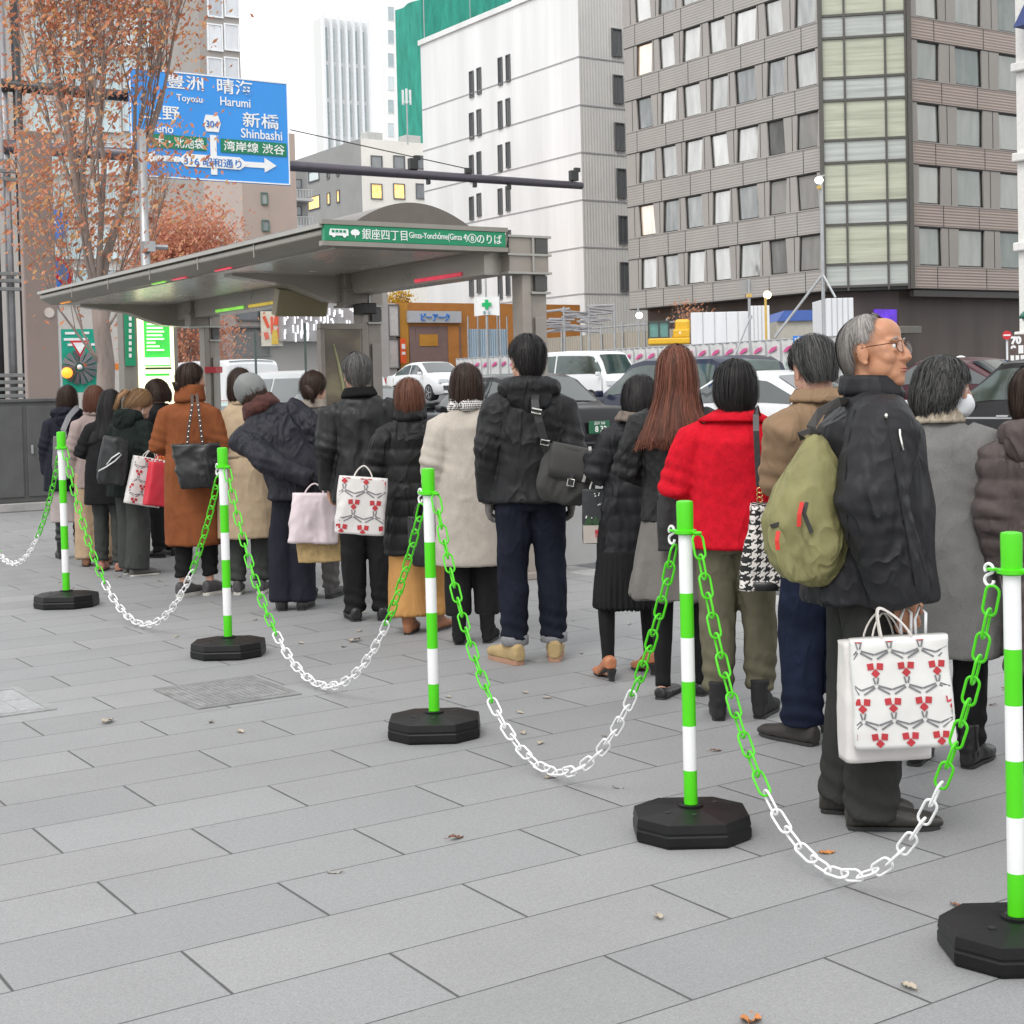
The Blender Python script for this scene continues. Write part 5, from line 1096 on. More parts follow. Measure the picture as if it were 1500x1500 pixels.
    for s in (1, -1):
        zl = min(belt-.18, .86)*1.0
        bx('headlight', head_m, (s*W*.37, L/2-.14, zl-.06), (W*.2, .16, .15)); bx('taillight', (tailmat or (tail_on if lit else tail_off)), (s*W*.385, -L/2+.045, zl+.02), (W*.17, .1, .2 if kind != 'van' else .5))
        m = bx('mirror', body, (s*(W/2+.09), (cb-.5)*L-.12, belt+.06), (.16, .09, .12), None, .03)
        bx('sill', trim_m, (s*(W/2-.02), 0, .24), (.03, L*.5, .06))
        for y in (-.08, .10): bx('door_handle', chrome if body.name.startswith('black') else body, (s*(W/2+.0), L*y-.25, belt-.14), (.03, .17, .03), None, .006)
        d = MB()
        for u in (mid-.5, ca-.5+.02, cb-.5-.01): d.box((s*(W/2*.992), u*L, (belt+.3)/2), (.012, .008, belt-.45))
        d.build('door_seam', trim_m, r)
        for yy in (-L*.29, L*.315):
            wv = MB(); c0 = Vector((s*(W/2-.09), yy, .315)); wv.loft([[c0+Vector((dx, rr*math.cos(j*PI/12), rr*math.sin(j*PI/12))) for j in range(24)] for dx, rr in ((-.1, .25), (-.1, .305), (-.04, .315), (.06, .315), (.1, .30), (.1, .21))])
            w = wv.build('wheel', tyre_m, r, smooth=True, angle=40)
            rv = MB(); x = s*(W/2+.012); rv.loft([[Vector((x-s*d_, yy+rr*math.cos(j*PI/12), .315+rr*math.sin(j*PI/12))) for j in range(24)] for d_, rr in ((.05, .0), (.02, .05), (.03, .12), (.035, .18), (.0, .2), (.0, .215), (.06, .215))]); rv.build('rim', rim_m, w, smooth=True, angle=40)
            sp = MB()
            for k in range(5):
                a = k*2*PI/5; sp.box((x+s*.004, yy+.11*math.cos(a), .315+.11*math.sin(a)), (.02, .03, .19), mat=Matrix.Rotation(a-PI/2, 3, 'X'))
            sp.build('spoke', rim_m, w)
    if kind == 'taxi':
        for s in (1, -1):
            c_ = MB(); c_.box((s*(W/2*.985), 0, belt-.16), (.012, L*.86, .022)); c_.box((s*(W/2*.985), 0, .42), (.016, L*.5, .035)); c_.build('chrome_strip', chrome, r)
    bx('grille', trim_m, (0, L/2-.02, .66 if kind != 'van' else .72), (W*.5, .06, .16)); bx('grille_bar', chrome, (0, L/2+.012, .70), (W*.46, .012, .025))
    bx('front_bumper', trim_m, (0, L/2-.015, .36), (W*.62, .05, .12)); bx('rear_bumper', body, (0, -L/2+.0, .42), (W*.9, .12, .22), None, .04)
    pl = bx('number_plate', M('plate green', (.02, .12, .06), .4, var=0) if plate else M('plate white', (.7, .7, .68), .4, var=0), (0, -L/2-.03 if not plate else -L/2-.03, .72), (.36, .02, .18), None, .004); bx('number_plate', M('plate white', (.7, .7, .68), .4), (0, L/2+.02, .47), (.33, .015, .16), None, .004)
    if plate:
        wm = M('plate letters', (.8, .82, .78), .4, var=0)
        text(plate[0], .115, wm, (1, 0, 0), (0, 0, 1), (.02, -L/2-.043, .69), pl, dep=.002, bold=.003); text('品川 500', .05, wm, (1, 0, 0), (0, 0, 1), (0, -L/2-.043, .775), pl, dep=.002)
        text(plate[1], .14, M('sign white', (.85, .86, .85)), (1, 0, 0), (0, 0, 1), (.02, -L/2-.068, .47), r, dep=.003, bold=.006)
    return r
black_p, white_p, silver_p, navy_p = paint('black paint', (.012, .012, .014)), paint('white car paint', (.72, .73, .74)), paint('silver paint', (.5, .52, .54)), paint('navy paint', (.02, .025, .05))
# traffic away from the viewer (+Y) near the kerb, oncoming (-Y) beyond
def roof_lamp(r, z, lab):
    mb = MB(); mb.prism([(-.28, 0), (.28, 0), (.2, .14), (-.2, .14)], (0, .05, z), (1, 0, 0), (0, 0, 1), (0, .12, 0)); mb.build('roof_lamp', M('roof lamp', (.8, .8, .75), .4, var=0), r, bevel=.02)
t1 = car('taxi', 'black taxi with a green number plate and white numerals behind the messenger bag', 745, 23, math.radians(-1), black_p, lit=True, plate=('8 33', '403'), z_add=.14)
t2 = car('taxi', 'black saloon taxi passing at the right edge beyond the masked woman', 1560, 17.4, 0, black_p, cglass_g, z_add=.15)
car('wagon', 'dark navy people carrier behind the auburn haired woman', 990, 27, math.radians(-2), navy_p, cglass_g, h=.98, z_add=.0)
car('sedan', 'white saloon car just beyond the woman in the red jacket', 1120, 22, math.radians(2), white_p, z_add=.12, h=.98)
car('van', 'white oncoming van behind the near shelter column', 848, 47, PI+.1, white_p, cglass_g, h=.92, z_add=.0)
car('sedan', 'white oncoming saloon in front of the orange hall', 632, 56, PI-.05, white_p, z_add=.12)
car('sedan', 'black saloon with glowing tail lamps left of the beige coat woman', 506, 24, math.radians(0), black_p, lit=True, tailmat=amber_m, z_add=.14)
car('wagon', 'white estate car seen through the shelter glass', 428, 27, math.radians(2), white_p, z_add=.1)
car('van', 'white van with a dark rear window seen between the left shelter columns', 305, 33, math.radians(2), white_p, z_add=.1)
car('sedan', 'pale green and red saloon with lit tail lamps by the red striped column', 336, 24, 0, paint('pale green paint', (.45, .6, .55)), lit=True, z_add=.0)
car('sedan', 'dark red saloon half hidden between the old man and the black taxi', 1400, 27, 0, paint('maroon paint', (.06, .012, .018)), z_add=.1)
# traffic cone
c = gnd(640, 600); 
def cone(px, D, label):
    c = at_d(px, 570, D); r = empty('traffic_cone', (c.x, c.y, road_z(c.x, c.y)), 0, label, 'traffic cone')
    red = M('cone red', (.75, .06, .03), .5, var=.05)
    small('body', red, r, lambda mb: mb.lathe([(.17, .03), (.12, .25), (.04, .7), (.03, .7)], 20), smooth=True); small('band', whitept, r, lambda mb: [mb.lathe([(.105-.006, .34), (.075-.003, .47), (.07, .47), (.09, .34)], 20)], smooth=True); small('base', red, r, lambda mb: mb.box((0, 0, .015), (.38, .38, .03)), bevel=.01)
cone(639, 26, 'red and white traffic cone in the road behind the bobbed woman')

# ================================================================ posts and chains
lime = M('lime plastic', (.075, .60, .004), .35, var=.03, scale=10); chainw = M('white plastic', (.80, .80, .80), .35, var=.03); rubber = M('black rubber', (.006, .006, .0065), .42, var=.3, spec=.3, scale=14, bump=.001, bscale=120)
POST_H = 1.15
def make_post():
    r = empty('barrier_post', (0, 0, 0), 0, None, 'barrier post', 'striped posts of the chain barrier')
    R = .0235
    mb = MB(); a, b = .2, .185
    def octo(sx, sy, z): return [(sx*x, sy*y, z) for x, y in ((-.195, -.08), (-.195, .08), (-.10, .175), (.10, .175), (.195, .08), (.195, -.08), (.10, -.175), (-.10, -.175))]
    mb.loft([octo(.97, .97, 0), octo(1, 1, .012), octo(1, 1, .040), octo(.985, .985, .043), octo(.985, .985, .048), octo(.995, .995, .053), octo(.97, .97, .082), octo(.25, .3, .100)])
    base = mb.build('base', rubber, r, bevel=.004); base.rotation_euler.z = -YAW
    mb = MB()
    mb.lathe([(.042, .09), (.042, .106), (.03, .109), (.026, .106)], 24); mb.build('socket', rubber, base, smooth=True, angle=40)
    for (x, y) in ((-.085, -.055), (.0, -.09), (.09, .06)):
        m = MB(); m.lathe([(.011, .088), (.011, .0955), (.007, .096)], 12, (x, y, 0)); m.build('plug', M('black plastic', (.02, .02, .02)), base)
    z0, z1 = .097, POST_H-.115; n = 6; e = [z0, .185, .315, .46, .605, .76, .915, z1]
    e = [z0]+[z0+(z1-z0)*f for f in (.135, .298, .462, .622, .785)]+[z1]
    for i in range(6):
        m = MB(); m.lathe([(R, e[i]), (R, e[i+1])], 24); m.build('band', lime if i % 2 == 0 else chainw, r, smooth=True, angle=40)
    m = MB(); m.lathe([(R+.004, z1-.002), (R+.0045, z1+.02), (R+.0055, POST_H-.012), (R+.004, POST_H-.003), (R-.006, POST_H)], 28); c = m.build('cap', lime, r, smooth=True, angle=50)
    m = MB(); m.lathe([(R+.004, z1+.0), (R+.016, z1+.003), (R+.016, z1+.014), (R+.004, z1+.017)], 28)
    for s in (1, -1):
        m.tube([(0, s*(R+.008), z1+.008), (0, s*(R+.03), z1+.008)], .005, 8)
        m.tube([(.012*math.cos(i*PI/8), s*(R+.04)+.012*math.sin(i*PI/8), z1+.008) for i in range(17)], .0042, 6)
    m.build('collar', lime, c, smooth=True, angle=50)
    return r
POSTS = []
proto = make_post()
specs = [(None, 1.24, 'far post of the chain barrier just outside the left edge'), ((98, 888), 632, 'striped lime and white post farthest along, beside the grey utility cabinet'), ((335, 960), 655, 'striped lime and white post in front of the rust coat woman'), ((637, 1077), 685, 'striped lime and white post in front of the mustard trousers'), ((1013, 1222), 732, 'striped lime and white post in front of the red jacket woman'), ((1490, 1397), 777, 'nearest striped lime and white post, at the right edge')]
for i, (q, t, lab) in enumerate(specs):
    o = proto if i == 0 else copy_tree(proto)
    if q is None: P = Vector((3.28, 14.2, 0)); h = t
    else: P = gnd(*q); h = (q[1]-t)*depth(P)/FPX
    o.location = P; s = h/POST_H; o.scale = (s, s, s); o['label'] = lab; POSTS.append((P, s))
def link_mesh_data(L, Wd, r):
    path = []; a = L/2-Wd/2
    for i in range(9): t = -PI/2+PI*i/8; path.append((a+Wd/2*math.cos(t), Wd/2*math.sin(t), 0))
    for i in range(9): t = PI/2+PI*i/8; path.append((-a+Wd/2*math.cos(t), Wd/2*math.sin(t), 0))
    mb = MB(); rings = []; n = 8; P = [Vector(p) for p in path]; m = len(P)
    for i, p in enumerate(P):
        t = (P[(i+1) % m]-P[i-1]).normalized(); w = Vector((0, 0, 1)); u = t.cross(w); rings.append([p+u*(r*math.cos(2*PI*j/n))+w*(r*math.sin(2*PI*j/n)) for j in range(n)])
    vs = [p for R in rings for p in R]; fs = [(i*n+j, i*n+(j+1) % n, ((i+1) % m)*n+(j+1) % n, ((i+1) % m)*n+j) for i in range(m) for j in range(n)]
    mb.add(vs, fs); me = mb.mesh('link', [lime]); fix_normals(me); me.polygons.foreach_set('use_smooth', [True]*len(me.polygons)); return me
def chain(i, low_px, lab):
    (A, sa), (B, sb) = POSTS[i], POSTS[i+1]; s = (sa+sb)/2; z1 = POST_H-.107
    d = (B-A).normalized(); p0 = A+Vector((0, 0, z1*sa))+d*.063*sa; p1 = B+Vector((0, 0, z1*sb))-d*.063*sb
    r = empty('plastic_chain', (p0+p1)/2, 0, lab, 'chain', 'plastic chains between the striped posts')
    hook = MB(); hd = d
    o = p1-r.location; q = [o+Vector((0, 0, .0))]
    S = []
    for k in range(13): t = math.radians(-40+k*22); S.append(o-d*.012*s+(-hd*math.cos(t)*.014+Vector((0, 0, 1))*(math.sin(t)*.014))*s)
    for k in range(11): t = math.radians(60-k*24); S.append(o-d*.012*s-Vector((0, 0, .031*s))+(hd*math.cos(t)*.015*-1+Vector((0, 0, 1))*math.sin(t)*.015)*s*1)
    hook.tube(S, .0045*s, 8); hook.build('hook', chainw, r, smooth=True)
    q0, q1 = p0-Vector((0, 0, .012*s)), p1-Vector((0, 0, .058*s)); span = (q1-q0); H_ = Vector((span.x, span.y, 0)).length; hd = Vector((span.x, span.y, 0)).normalized()
    low = low_px*s
    # hanging curve through both ends with the lowest point at height low
    dz = span.z
    def curve(a, u0): return lambda u: a*(math.cosh((u-u0)/a)-1)+low
    best = None; lo, hi = .02, 20
    for _ in range(60):
        a = (lo*hi)**.5
        ua = a*math.acosh(1+(q0.z-low)/a); ub = a*math.acosh(1+(q1.z-low)/a)
        if ua+ub > H_: hi = a
        else: lo = a
    f = curve(a, ua); N_ = 600; pts = [q0+hd*(H_*k/N_) for k in range(N_+1)]
    for k, p in enumerate(pts): p.z = f(H_*k/N_)
    cum = [0]
    for k in range(N_): cum.append(cum[-1]+(pts[k+1]-pts[k]).length)
    tot = cum[-1]; pitch = .066*s; n = int(tot/pitch); pitch = tot/n
    LM = LINKS.setdefault(round(s, 3), link_mesh_data(.086*s, .038*s, .0042*s))
    perp = hd.cross(Vector((0, 0, 1)))
    for k in range(n):
        a_, b_ = k*pitch, (k+1)*pitch; e = lambda t: pts[min(N_, int(np.searchsorted(cum, t)))]
        p, q = e(a_), e(b_); t = (q-p).normalized(); c = (p+q)/2
        side = perp if k % 2 == 0 else perp.cross(t).normalized(); w = t.cross(side).normalized(); side = w.cross(t).normalized()
        if k % 2: pass
        o = bpy.data.objects.new('link', LM); COL.objects.link(o); o.parent = r
        tilt = .35 if k % 2 == 0 else .3
        u2 = side*math.cos(tilt)+w*math.sin(tilt); w2 = t.cross(u2)
        o.matrix_local = Matrix(((t.x, u2.x, w2.x, c.x-r.location.x), (t.y, u2.y, w2.y, c.y-r.location.y), (t.z, u2.z, w2.z, c.z-r.location.z), (0, 0, 0, 1)))
        white = min(p.z, q.z) < (.20 if k*pitch < tot*.5 else .40)*s
        if white: o.material_slots[0].link = 'OBJECT'; o.material_slots[0].material = chainw
LINKS = {}
for i, (lz, lab) in enumerate([(.16, 'green and white plastic chain running out at the left edge'), (.03, 'green and white plastic chain in front of the patterned gift bag and red bag'), (.03, 'green and white plastic chain in front of the leaning woman in a beanie'), (.035, 'green and white plastic chain in front of the man with tan trainers'), (.045, 'nearest green and white plastic chain in front of the old man')]): chain(i, lz, lab)
# ================================================================ people
def smooth01(x): x = clamp(x, 0, 1); return x*x*(3-2*x)
def skin_mat(name, col):
    m = M(name, col, .5, var=.10, scale=22, bump=.0006, bscale=260, spec=.4)
    p = m.node_tree.nodes['Principled BSDF']; p.inputs['Subsurface Weight'].default_value = .12; p.inputs['Subsurface Radius'].default_value = (.012, .005, .003); return m
SKIN = skin_mat('light skin', (.52, .29, .205)); SKIN2 = skin_mat('tanned skin', (.47, .225, .128)); LIP = M('lip', (.40, .13, .105), .45, var=.1)
EYEW = M('eye white', (.6, .58, .55), .15, var=0); IRIS = M('iris', (.02, .012, .008), .1, var=0)
def hair_mat(name, a, b):
    if name in MATS: return MATS[name]
    m, t, p = nodes_of(name); MATS[name] = m; g = N(t, 'ShaderNodeNewGeometry'); tc = N(t, 'ShaderNodeTexCoord')
    nz = N(t, 'ShaderNodeTexNoise', Scale=34.0, Detail=3.0); mp = N(t, 'ShaderNodeMapping'); mp.inputs['Scale'].default_value = (2.2, 2.2, .14); t.links.new(tc.outputs['Object'], mp.inputs[0]); t.links.new(mp.outputs[0], nz.inputs['Vector'])
    f = math_node(t, 'ADD', math_node(t, 'MULTIPLY', g.outputs['Random Per Island'], .75), math_node(t, 'MULTIPLY', math_node(t, 'SUBTRACT', nz.outputs[0], .35), .6))
    t.links.new(mix_rgb(t, f, a, b), p.inputs['Base Color']); p.inputs['Roughness'].default_value = .5; p.inputs['Specular IOR Level'].default_value = .22
    bp = N(t, 'ShaderNodeBump', Strength=.5, Distance=.004); t.links.new(nz.outputs[0], bp.inputs['Height']); t.links.new(bp.outputs[0], p.inputs['Normal']); return m
H_BLACK = hair_mat('black hair', (.006, .0055, .006), (.028, .025, .024)); H_DARK = hair_mat('dark brown hair', (.014, .008, .006), (.06, .034, .024)); H_RED = hair_mat('reddish brown hair', (.06, .022, .014), (.17, .07, .042))
H_AUB = hair_mat('auburn hair', (.045, .016, .010), (.20, .072, .043)); H_BLOND = hair_mat('light brown hair', (.12, .062, .028), (.34, .2, .1)); H_IRON = hair_mat('iron grey hair', (.022, .021, .020), (.15, .145, .14)); H_GREY = hair_mat('grey hair', (.12, .11, .10), (.42, .39, .365)); H_SALT = hair_mat('salt black hair', (.010, .010, .010), (.085, .083, .08))

class Person:
    """A standing figure in local coordinates: +Y is where the body faces, +X its right. Lengths follow the height."""
    def __init__(s, px, yf, yt, a, label, male=False, lean=(0, 0), head=(0, 0, 0), arms=None, feet=None, skin=None, voxel=.008, ht=None, hs=1.0, build=1.0, sw=None):
        s.P = gnd(px, yf); d = depth(s.P); s.H = ht or (yf-yt)*d/FPX*1.0; s.k = s.H/1.65; s.male = male
        s.rot = heading(px, a); vr = random.Random(int(px*3+yf)); lean = lean if lean != (0, 0) else (vr.uniform(-1, 3.5), vr.uniform(-2.6, 2.6)); s.lean = lean; s.headrot = head; s.build = build; s.hs = hs*(1.03 if male else .99)*(.5+.5*s.k)
        s.sw = (sw or (.178 if male else .155))*s.k*build; s.skin = skin or SKIN; s.seed = int(px*7+yf)
        k = s.k; s.hip = .86*k; s.shz = 1.355*k; s.name = label
        s.feet = feet or {1: (.085*k, vr.uniform(-.05, .06), vr.uniform(2, 22)), -1: (-.085*k, vr.uniform(-.05, .06), vr.uniform(-20, 2))}
        s.arm = {}
        arms = arms or {}
        for sd in (1, -1):
            spec = arms.get(sd, 'hang'); sh = s.T(Vector((sd*(s.sw-.005), -.01, s.shz-.045*k)))
            if spec == 'hang': E, W = Vector((sd*(s.sw+.048), -.035, 1.085*k)), Vector((sd*(s.sw+.050), .03, .835*k))
            elif spec == 'phone': E, W = Vector((sd*(s.sw+.07), -.01, 1.085*k)), Vector((sd*.10, .25, 1.17*k))
            elif spec == 'front': E, W = Vector((sd*(s.sw+.085), -.03, 1.09*k)), Vector((sd*.07, .22, 1.02*k))
            elif spec == 'bag': E, W = Vector((sd*(s.sw+.085), .0, 1.09*k)), Vector((sd*(s.sw-.01), .24, 1.08*k))
            else: E, W = Vector(spec[0])*1, Vector(spec[1])*1; 
            if isinstance(spec, str): E, W = s.T(E), s.T(W)
            s.arm[sd] = (sh, E, W)
        s.nc = s.T(Vector((0, .0, 1.405*k))); s.hc = s.T(Vector((0, .02, s.H-.118*s.hs)))
        yaw, pitch, roll = [math.radians(v) for v in head]
        # head frame: turned on the neck
        s.HR = s.lean_mat() @ Matrix.Rotation(-yaw, 3, 'Z') @ Matrix.Rotation(pitch, 3, 'X') @ Matrix.Rotation(roll, 3, 'Y')
        piv = s.T(Vector((0, -.005, 1.46*k))); s.hc = piv + s.HR @ Vector((0, .02, s.H-.118*s.hs-1.46*k))
        s.make_body(voxel)
    def lean_mat(s): return Matrix.Rotation(-math.radians(s.lean[0]), 3, 'X') @ Matrix.Rotation(math.radians(s.lean[1]), 3, 'Y')
    def T(s, p):
        """torso points swing forward / sideways about the hips"""
        p = Vector(p)
        if s.lean == (0, 0) or p.z <= s.hip: return p
        piv = Vector((0, 0, s.hip)); return piv + s.lean_mat() @ (p-piv)
    def Hd(s, p): return s.hc + s.HR @ (Vector(p)*s.hs)
    def world(s, p): return Matrix.Rotation(s.rot, 3, 'Z') @ Vector(p) + s.P
    def local(s, w): return Matrix.Rotation(-s.rot, 3, 'Z') @ (Vector(w)-s.P)
    def ell(s, c, rx, ry, n=22, p=2.3, sec=None):
        out = []
        for j in range(n):
            a = 2*PI*j/n; ca, sa = math.cos(a), math.sin(a); e = (abs(ca)**p+abs(sa)**p)**(-1/p)
            out.append(s.T(Vector((c[0]+rx*ca*e, c[1]+ry*sa*e, c[2]))))
        return out
    def make_body(s, voxel):
        k = s.k; mb = MB(); b = s.build
        mb.loft([s.ell((0, 0, z*k), rx*k*b, ry*k*b) for z, rx, ry in ((.78, .11, .085), (.86, .145, .10), (1.0, .12, .085), (1.2, .135, .095), (1.32, .13, .08), (1.38, .085, .06), (1.41, .052, .055))])
        nb, hb = s.T((0, -.01, 1.36*k)), s.Hd((0, -.015, -.03))
        mb.tube([nb, nb.lerp(hb, .5), hb], [.058*(1.1 if s.male else .92)*s.hs, .053*(1.1 if s.male else .92)*s.hs, .056*s.hs], 14)
        for sd in (1, -1):
            fx, fy, ya = s.feet[sd]; an = Vector((fx, fy-.02, .075*k)); kn = Vector((fx*.98, fy*.55+.015, .47*k)); hp = Vector((sd*.078*k, 0, .84*k))
            mb.tube([hp, hp.lerp(kn, .5), kn, kn.lerp(an, .35), an], [.068*k, .054*k, .040*k, .039*k, .026*k], 12)
            u = Vector((math.sin(math.radians(ya)), math.cos(math.radians(ya)), 0)); mb.tube([an+u*-.03-Vector((0, 0, .03)), an+u*.06-Vector((0, 0, .045)), an+u*.12-Vector((0, 0, .052))], [.021*k, .02*k, .012*k], 10)
            sh, E, W = s.arm[sd]; mb.tube([sh, sh.lerp(E, .5), E, E.lerp(W, .35), W], [.05*k, .044*k, .037*k, .037*k, .026*k], 12)
            s.hand(mb, sd, E, W)
        s.head(mb)
        me = fuse(mb, voxel, 8 if voxel < .005 else 3, .5); s.o = link_mesh('person', me, s.skin); s.o.location = s.P; s.o.rotation_euler = (0, 0, s.rot)
        tag(s.o, s.name, 'person', 'people queueing at the bus stop')
        e = MB()
        for sd in (1, -1):
            m = MB(); m.ball(s.Hd((sd*.031, .0785, .006)), .0088*s.hs, 12, 8, mi=0); m.ball(s.Hd((sd*.031, .0838, .0065)), .0050*s.hs, 10, 6, mi=1); m.build('eye', [EYEW, IRIS], s.o, smooth=True)
    def hand(s, mb, sd, E, W):
        k = .92*s.k*(1.06 if s.male else .96); d = (W-E).normalized(); curl = .9
        nrm = Vector((-sd, 0, 0)); nrm = (nrm-d*nrm.dot(d)); nrm = nrm.normalized() if nrm.length > .2 else Vector((0, 0, -1)); acr = d.cross(nrm).normalized()
        c = W+d*.045*k
        R = Matrix((nrm, acr, d)).transposed(); mb.ball(c, (.016*k, .040*k, .05*k), 14, 8, mat=R)
        for i, (o, L) in enumerate(((-.030, .068), (-.010, .077), (.010, .072), (.029, .055))):
            p0 = W+d*.07*k+acr*o*k; p1 = W+d*.094*k+acr*o*1.05*k+nrm*.004; u = (d*math.cos(curl)+nrm*math.sin(curl)); p2 = p1+u*L*.45*k; u = (d*math.cos(curl*2)+nrm*math.sin(curl*2)); p3 = p2+u*L*.4*k; u = (d*math.cos(curl*2.8)+nrm*math.sin(curl*2.8)); p4 = p3+u*L*.28*k
            mb.tube([p0, p1, p2, p3, p4], [.0095*k, .0092*k, .0085*k, .0078*k, .0062*k], 8)
        side = acr*(1 if acr.y > 0 else -1)
        t0 = W+d*.025*k+side*.028*k; t1 = t0+(d*.6+side*.7+nrm*.5).normalized()*.04*k; t2 = t1+(d*.8+side*.0+nrm*.7).normalized()*.03*k; mb.tube([t0, t1, t2, t2+(d*.7+nrm*.7)*.018*k], [.013*k, .0115*k, .010*k, .007*k], 8)
    def head(s, mb):
        h = s.hs; E = lambda c, r: mb.ball(s.Hd(c), tuple(v*h for v in r), 18, 12, mat=s.HR)
        E((0, -.014, .030), (.074, .094, .086)); E((0, .030, -.028), (.062, .060, .080)); E((0, .012, -.055), (.058, .062, .052))
        E((0, .060, -.094), (.030, .026, .022)); E((0, .048, -.075), (.046, .040, .032)); E((0, .066, .026), (.052, .022, .020)); E((0, .038, .052), (.060, .052, .052))
        for sd in (1, -1):
            E((sd*.040, .044, -.006), (.026, .036, .036)); E((sd*.040, .058, -.026), (.025, .026, .026)); E((sd*.043, .028, -.052), (.022, .042, .036)); E((sd*.03, .080, .025), (.022, .009, .006)); E((sd*.0125, .094, -.034), (.0095, .011, .0085))
            E((sd*.074, -.006, -.006), (.009, .020, .032)); E((sd*.078, -.014, .004), (.008, .010, .022)); E((sd*.075, .0, -.034), (.007, .009, .010)); E((sd*.031, .083, -.006), (.017, .007, .005))
            mb.tube([s.Hd((sd*(.077+.006*math.sin(q)), -.008+.019*math.cos(q), -.002+.031*math.sin(q))) for q in np.linspace(-1.9, 1.4, 14)], .0042*h, 8); mb.ball(s.Hd((sd*.078, .004, -.036)), .0065*h, 8, 6)
        mb.tube([s.Hd((0, .084, .028)), s.Hd((0, .093, .006)), s.Hd((0, .103, -.018)), s.Hd((0, .107, -.030)), s.Hd((0, .094, -.040))], [v*h for v in (.0085, .009, .0125, .0145, .011)], 10)
        E((0, .056, -.055), (.041, .033, .040)); E((0, .066, -.097), (.028, .019, .019)); E((0, .085, -.061), (.022, .0085, .0055)); E((0, .083, -.072), (.020, .0085, .0065)); E((0, .083, -.052), (.025, .010, .010))
    # ---- clothing
    def wear(s, name, mb, mat, voxel=.011, sm=5, amp=.006, sc=(10, 10, 5), extra=None, label=None, cuts=None):
        me = fuse(mb, voxel, sm, .5); folds(me, amp*.8, sc, s.seed % 97+len(name), extra)
        return link_mesh(name, me, mat, s.o, label=label)
    def top(s, name, mat, hem=.80, hemw=.185, hemd=.135, slv=(.072, .064, .050), thick=.016, waist=None, amp=.007, sc=(9, 9, 5), extra=None, collar=True, cy=0, voxel=.0105, sm=5, neck=1.43, bust=.155, cuffz=1.0, label=None, chest=(.158, .118)):
        k, b = s.k, s.build; mb = MB(); sw = s.sw/k/b
        wx, wy = waist or (max(.15, hemw*.86), max(.112, hemd*.88))
        R = [(hem, hemw, hemd, cy)]
        if hem < .70: R.append(((hem+.86)/2, hemw*.97, hemd*.97, cy*.7))
        if hem < .84: R.append((.90, min(hemw, wx+.02)*.99, max(hemd*.94, wy), cy*.4))
        R += [(1.03, wx, wy, 0), (1.18, chest[0], chest[1], 0), (1.285, sw*.97, chest[1]*.93, -.004), (1.345, sw*.93, .086, -.008), (1.378, sw*.70, .073, -.010), (1.402, .083, .064, -.008), (neck, .068, .064, 0)]
        mb.loft([s.ell((0, c*k, z*k), rx*k*b+(thick-.01 if z > 1.0 else 0), ry*k*b+(thick-.01 if z > 1.0 else 0)) for z, rx, ry, c in R])
        for sd in (1, -1):
            sh, E, W = s.arm[sd]; i = Vector((-sd*.045, 0, -.006)); dn = (W-E).normalized(); W2 = W+dn*(.012 if cuffz == 1.0 else cuffz)
            mid = sh.lerp(E, .5); r0, r1, r2 = [v*k for v in slv]
            mb.tube([sh+i, sh+Vector((sd*.012, 0, -.03*k)), mid, E+(E-(sh+W)/2).normalized()*.004, E.lerp(W, .45), W2-dn*.03, W2], [r0*.92, r0, (r0+r1)/2*.97, r1, (r1+r2)/2, r2*1.02, r2*.96], 16)
        def ex(c, n):
            out = np.zeros(len(c))
            for sd in (1, -1):                                    # bunched cloth at the elbows
                E = np.array(s.arm[sd][1]); r = np.linalg.norm(c-E, axis=1); out += np.exp(-(r/.11)**2)*.006*np.sin(c[:, 2]*95+c[:, 0]*30)
            if extra is not None: out = out+extra(c, n)
            return out
        return s.wear(name, mb, mat, voxel, sm, amp, sc, ex, label)
    def collar(s, mat, h=.07, r=.082, flare=1.15, name='collar', drop=.0, thick=.012, lean=.01, seg=20):
        k = s.k; mb = MB(); n = 5; out, inn = [], []
        for i in range(n+1):
            f = i/n; z = (1.392-drop)*k+h*f; rr = r*k*(1+(flare-1)*(1-abs(f-.15))); c = s.T((0, -.002+lean*f, z))
            M_ = s.lean_mat()
            ring = lambda q: [c+M_ @ Vector((q*math.cos(2*PI*j/seg), q*.98*math.sin(2*PI*j/seg), 0)) for j in range(seg)]
            out.append(ring(rr)); inn.append(ring(rr-thick))
        mb.loft(out+inn[::-1], cap=False); mb.loft([out[0], inn[0]], cap=False)
        o = mb.build(name, mat, s.o, smooth=True); folds(o.data, .005, (14, 14, 9), s.seed % 31); return o
    def scarf(s, mat, r=.088, t=.034, label=None, n=3):
        k = s.k; mb = MB()
        for i in range(n):
            c = s.T((0, .006, (1.405+.026*i)*k)); M_ = s.lean_mat() @ Matrix.Rotation(.12*(i-1), 3, 'X')
            mb.tube([c+M_ @ Vector(((r-.004*i)*math.cos(2*PI*j/24), (r-.004*i)*1.05*math.sin(2*PI*j/24), .008*math.sin(j*1.3+i))) for j in range(25)], t*(1-.12*i), 10)
        return s.wear('scarf', mb, mat, .008, 2, .008, (16, 16, 14), None, label)
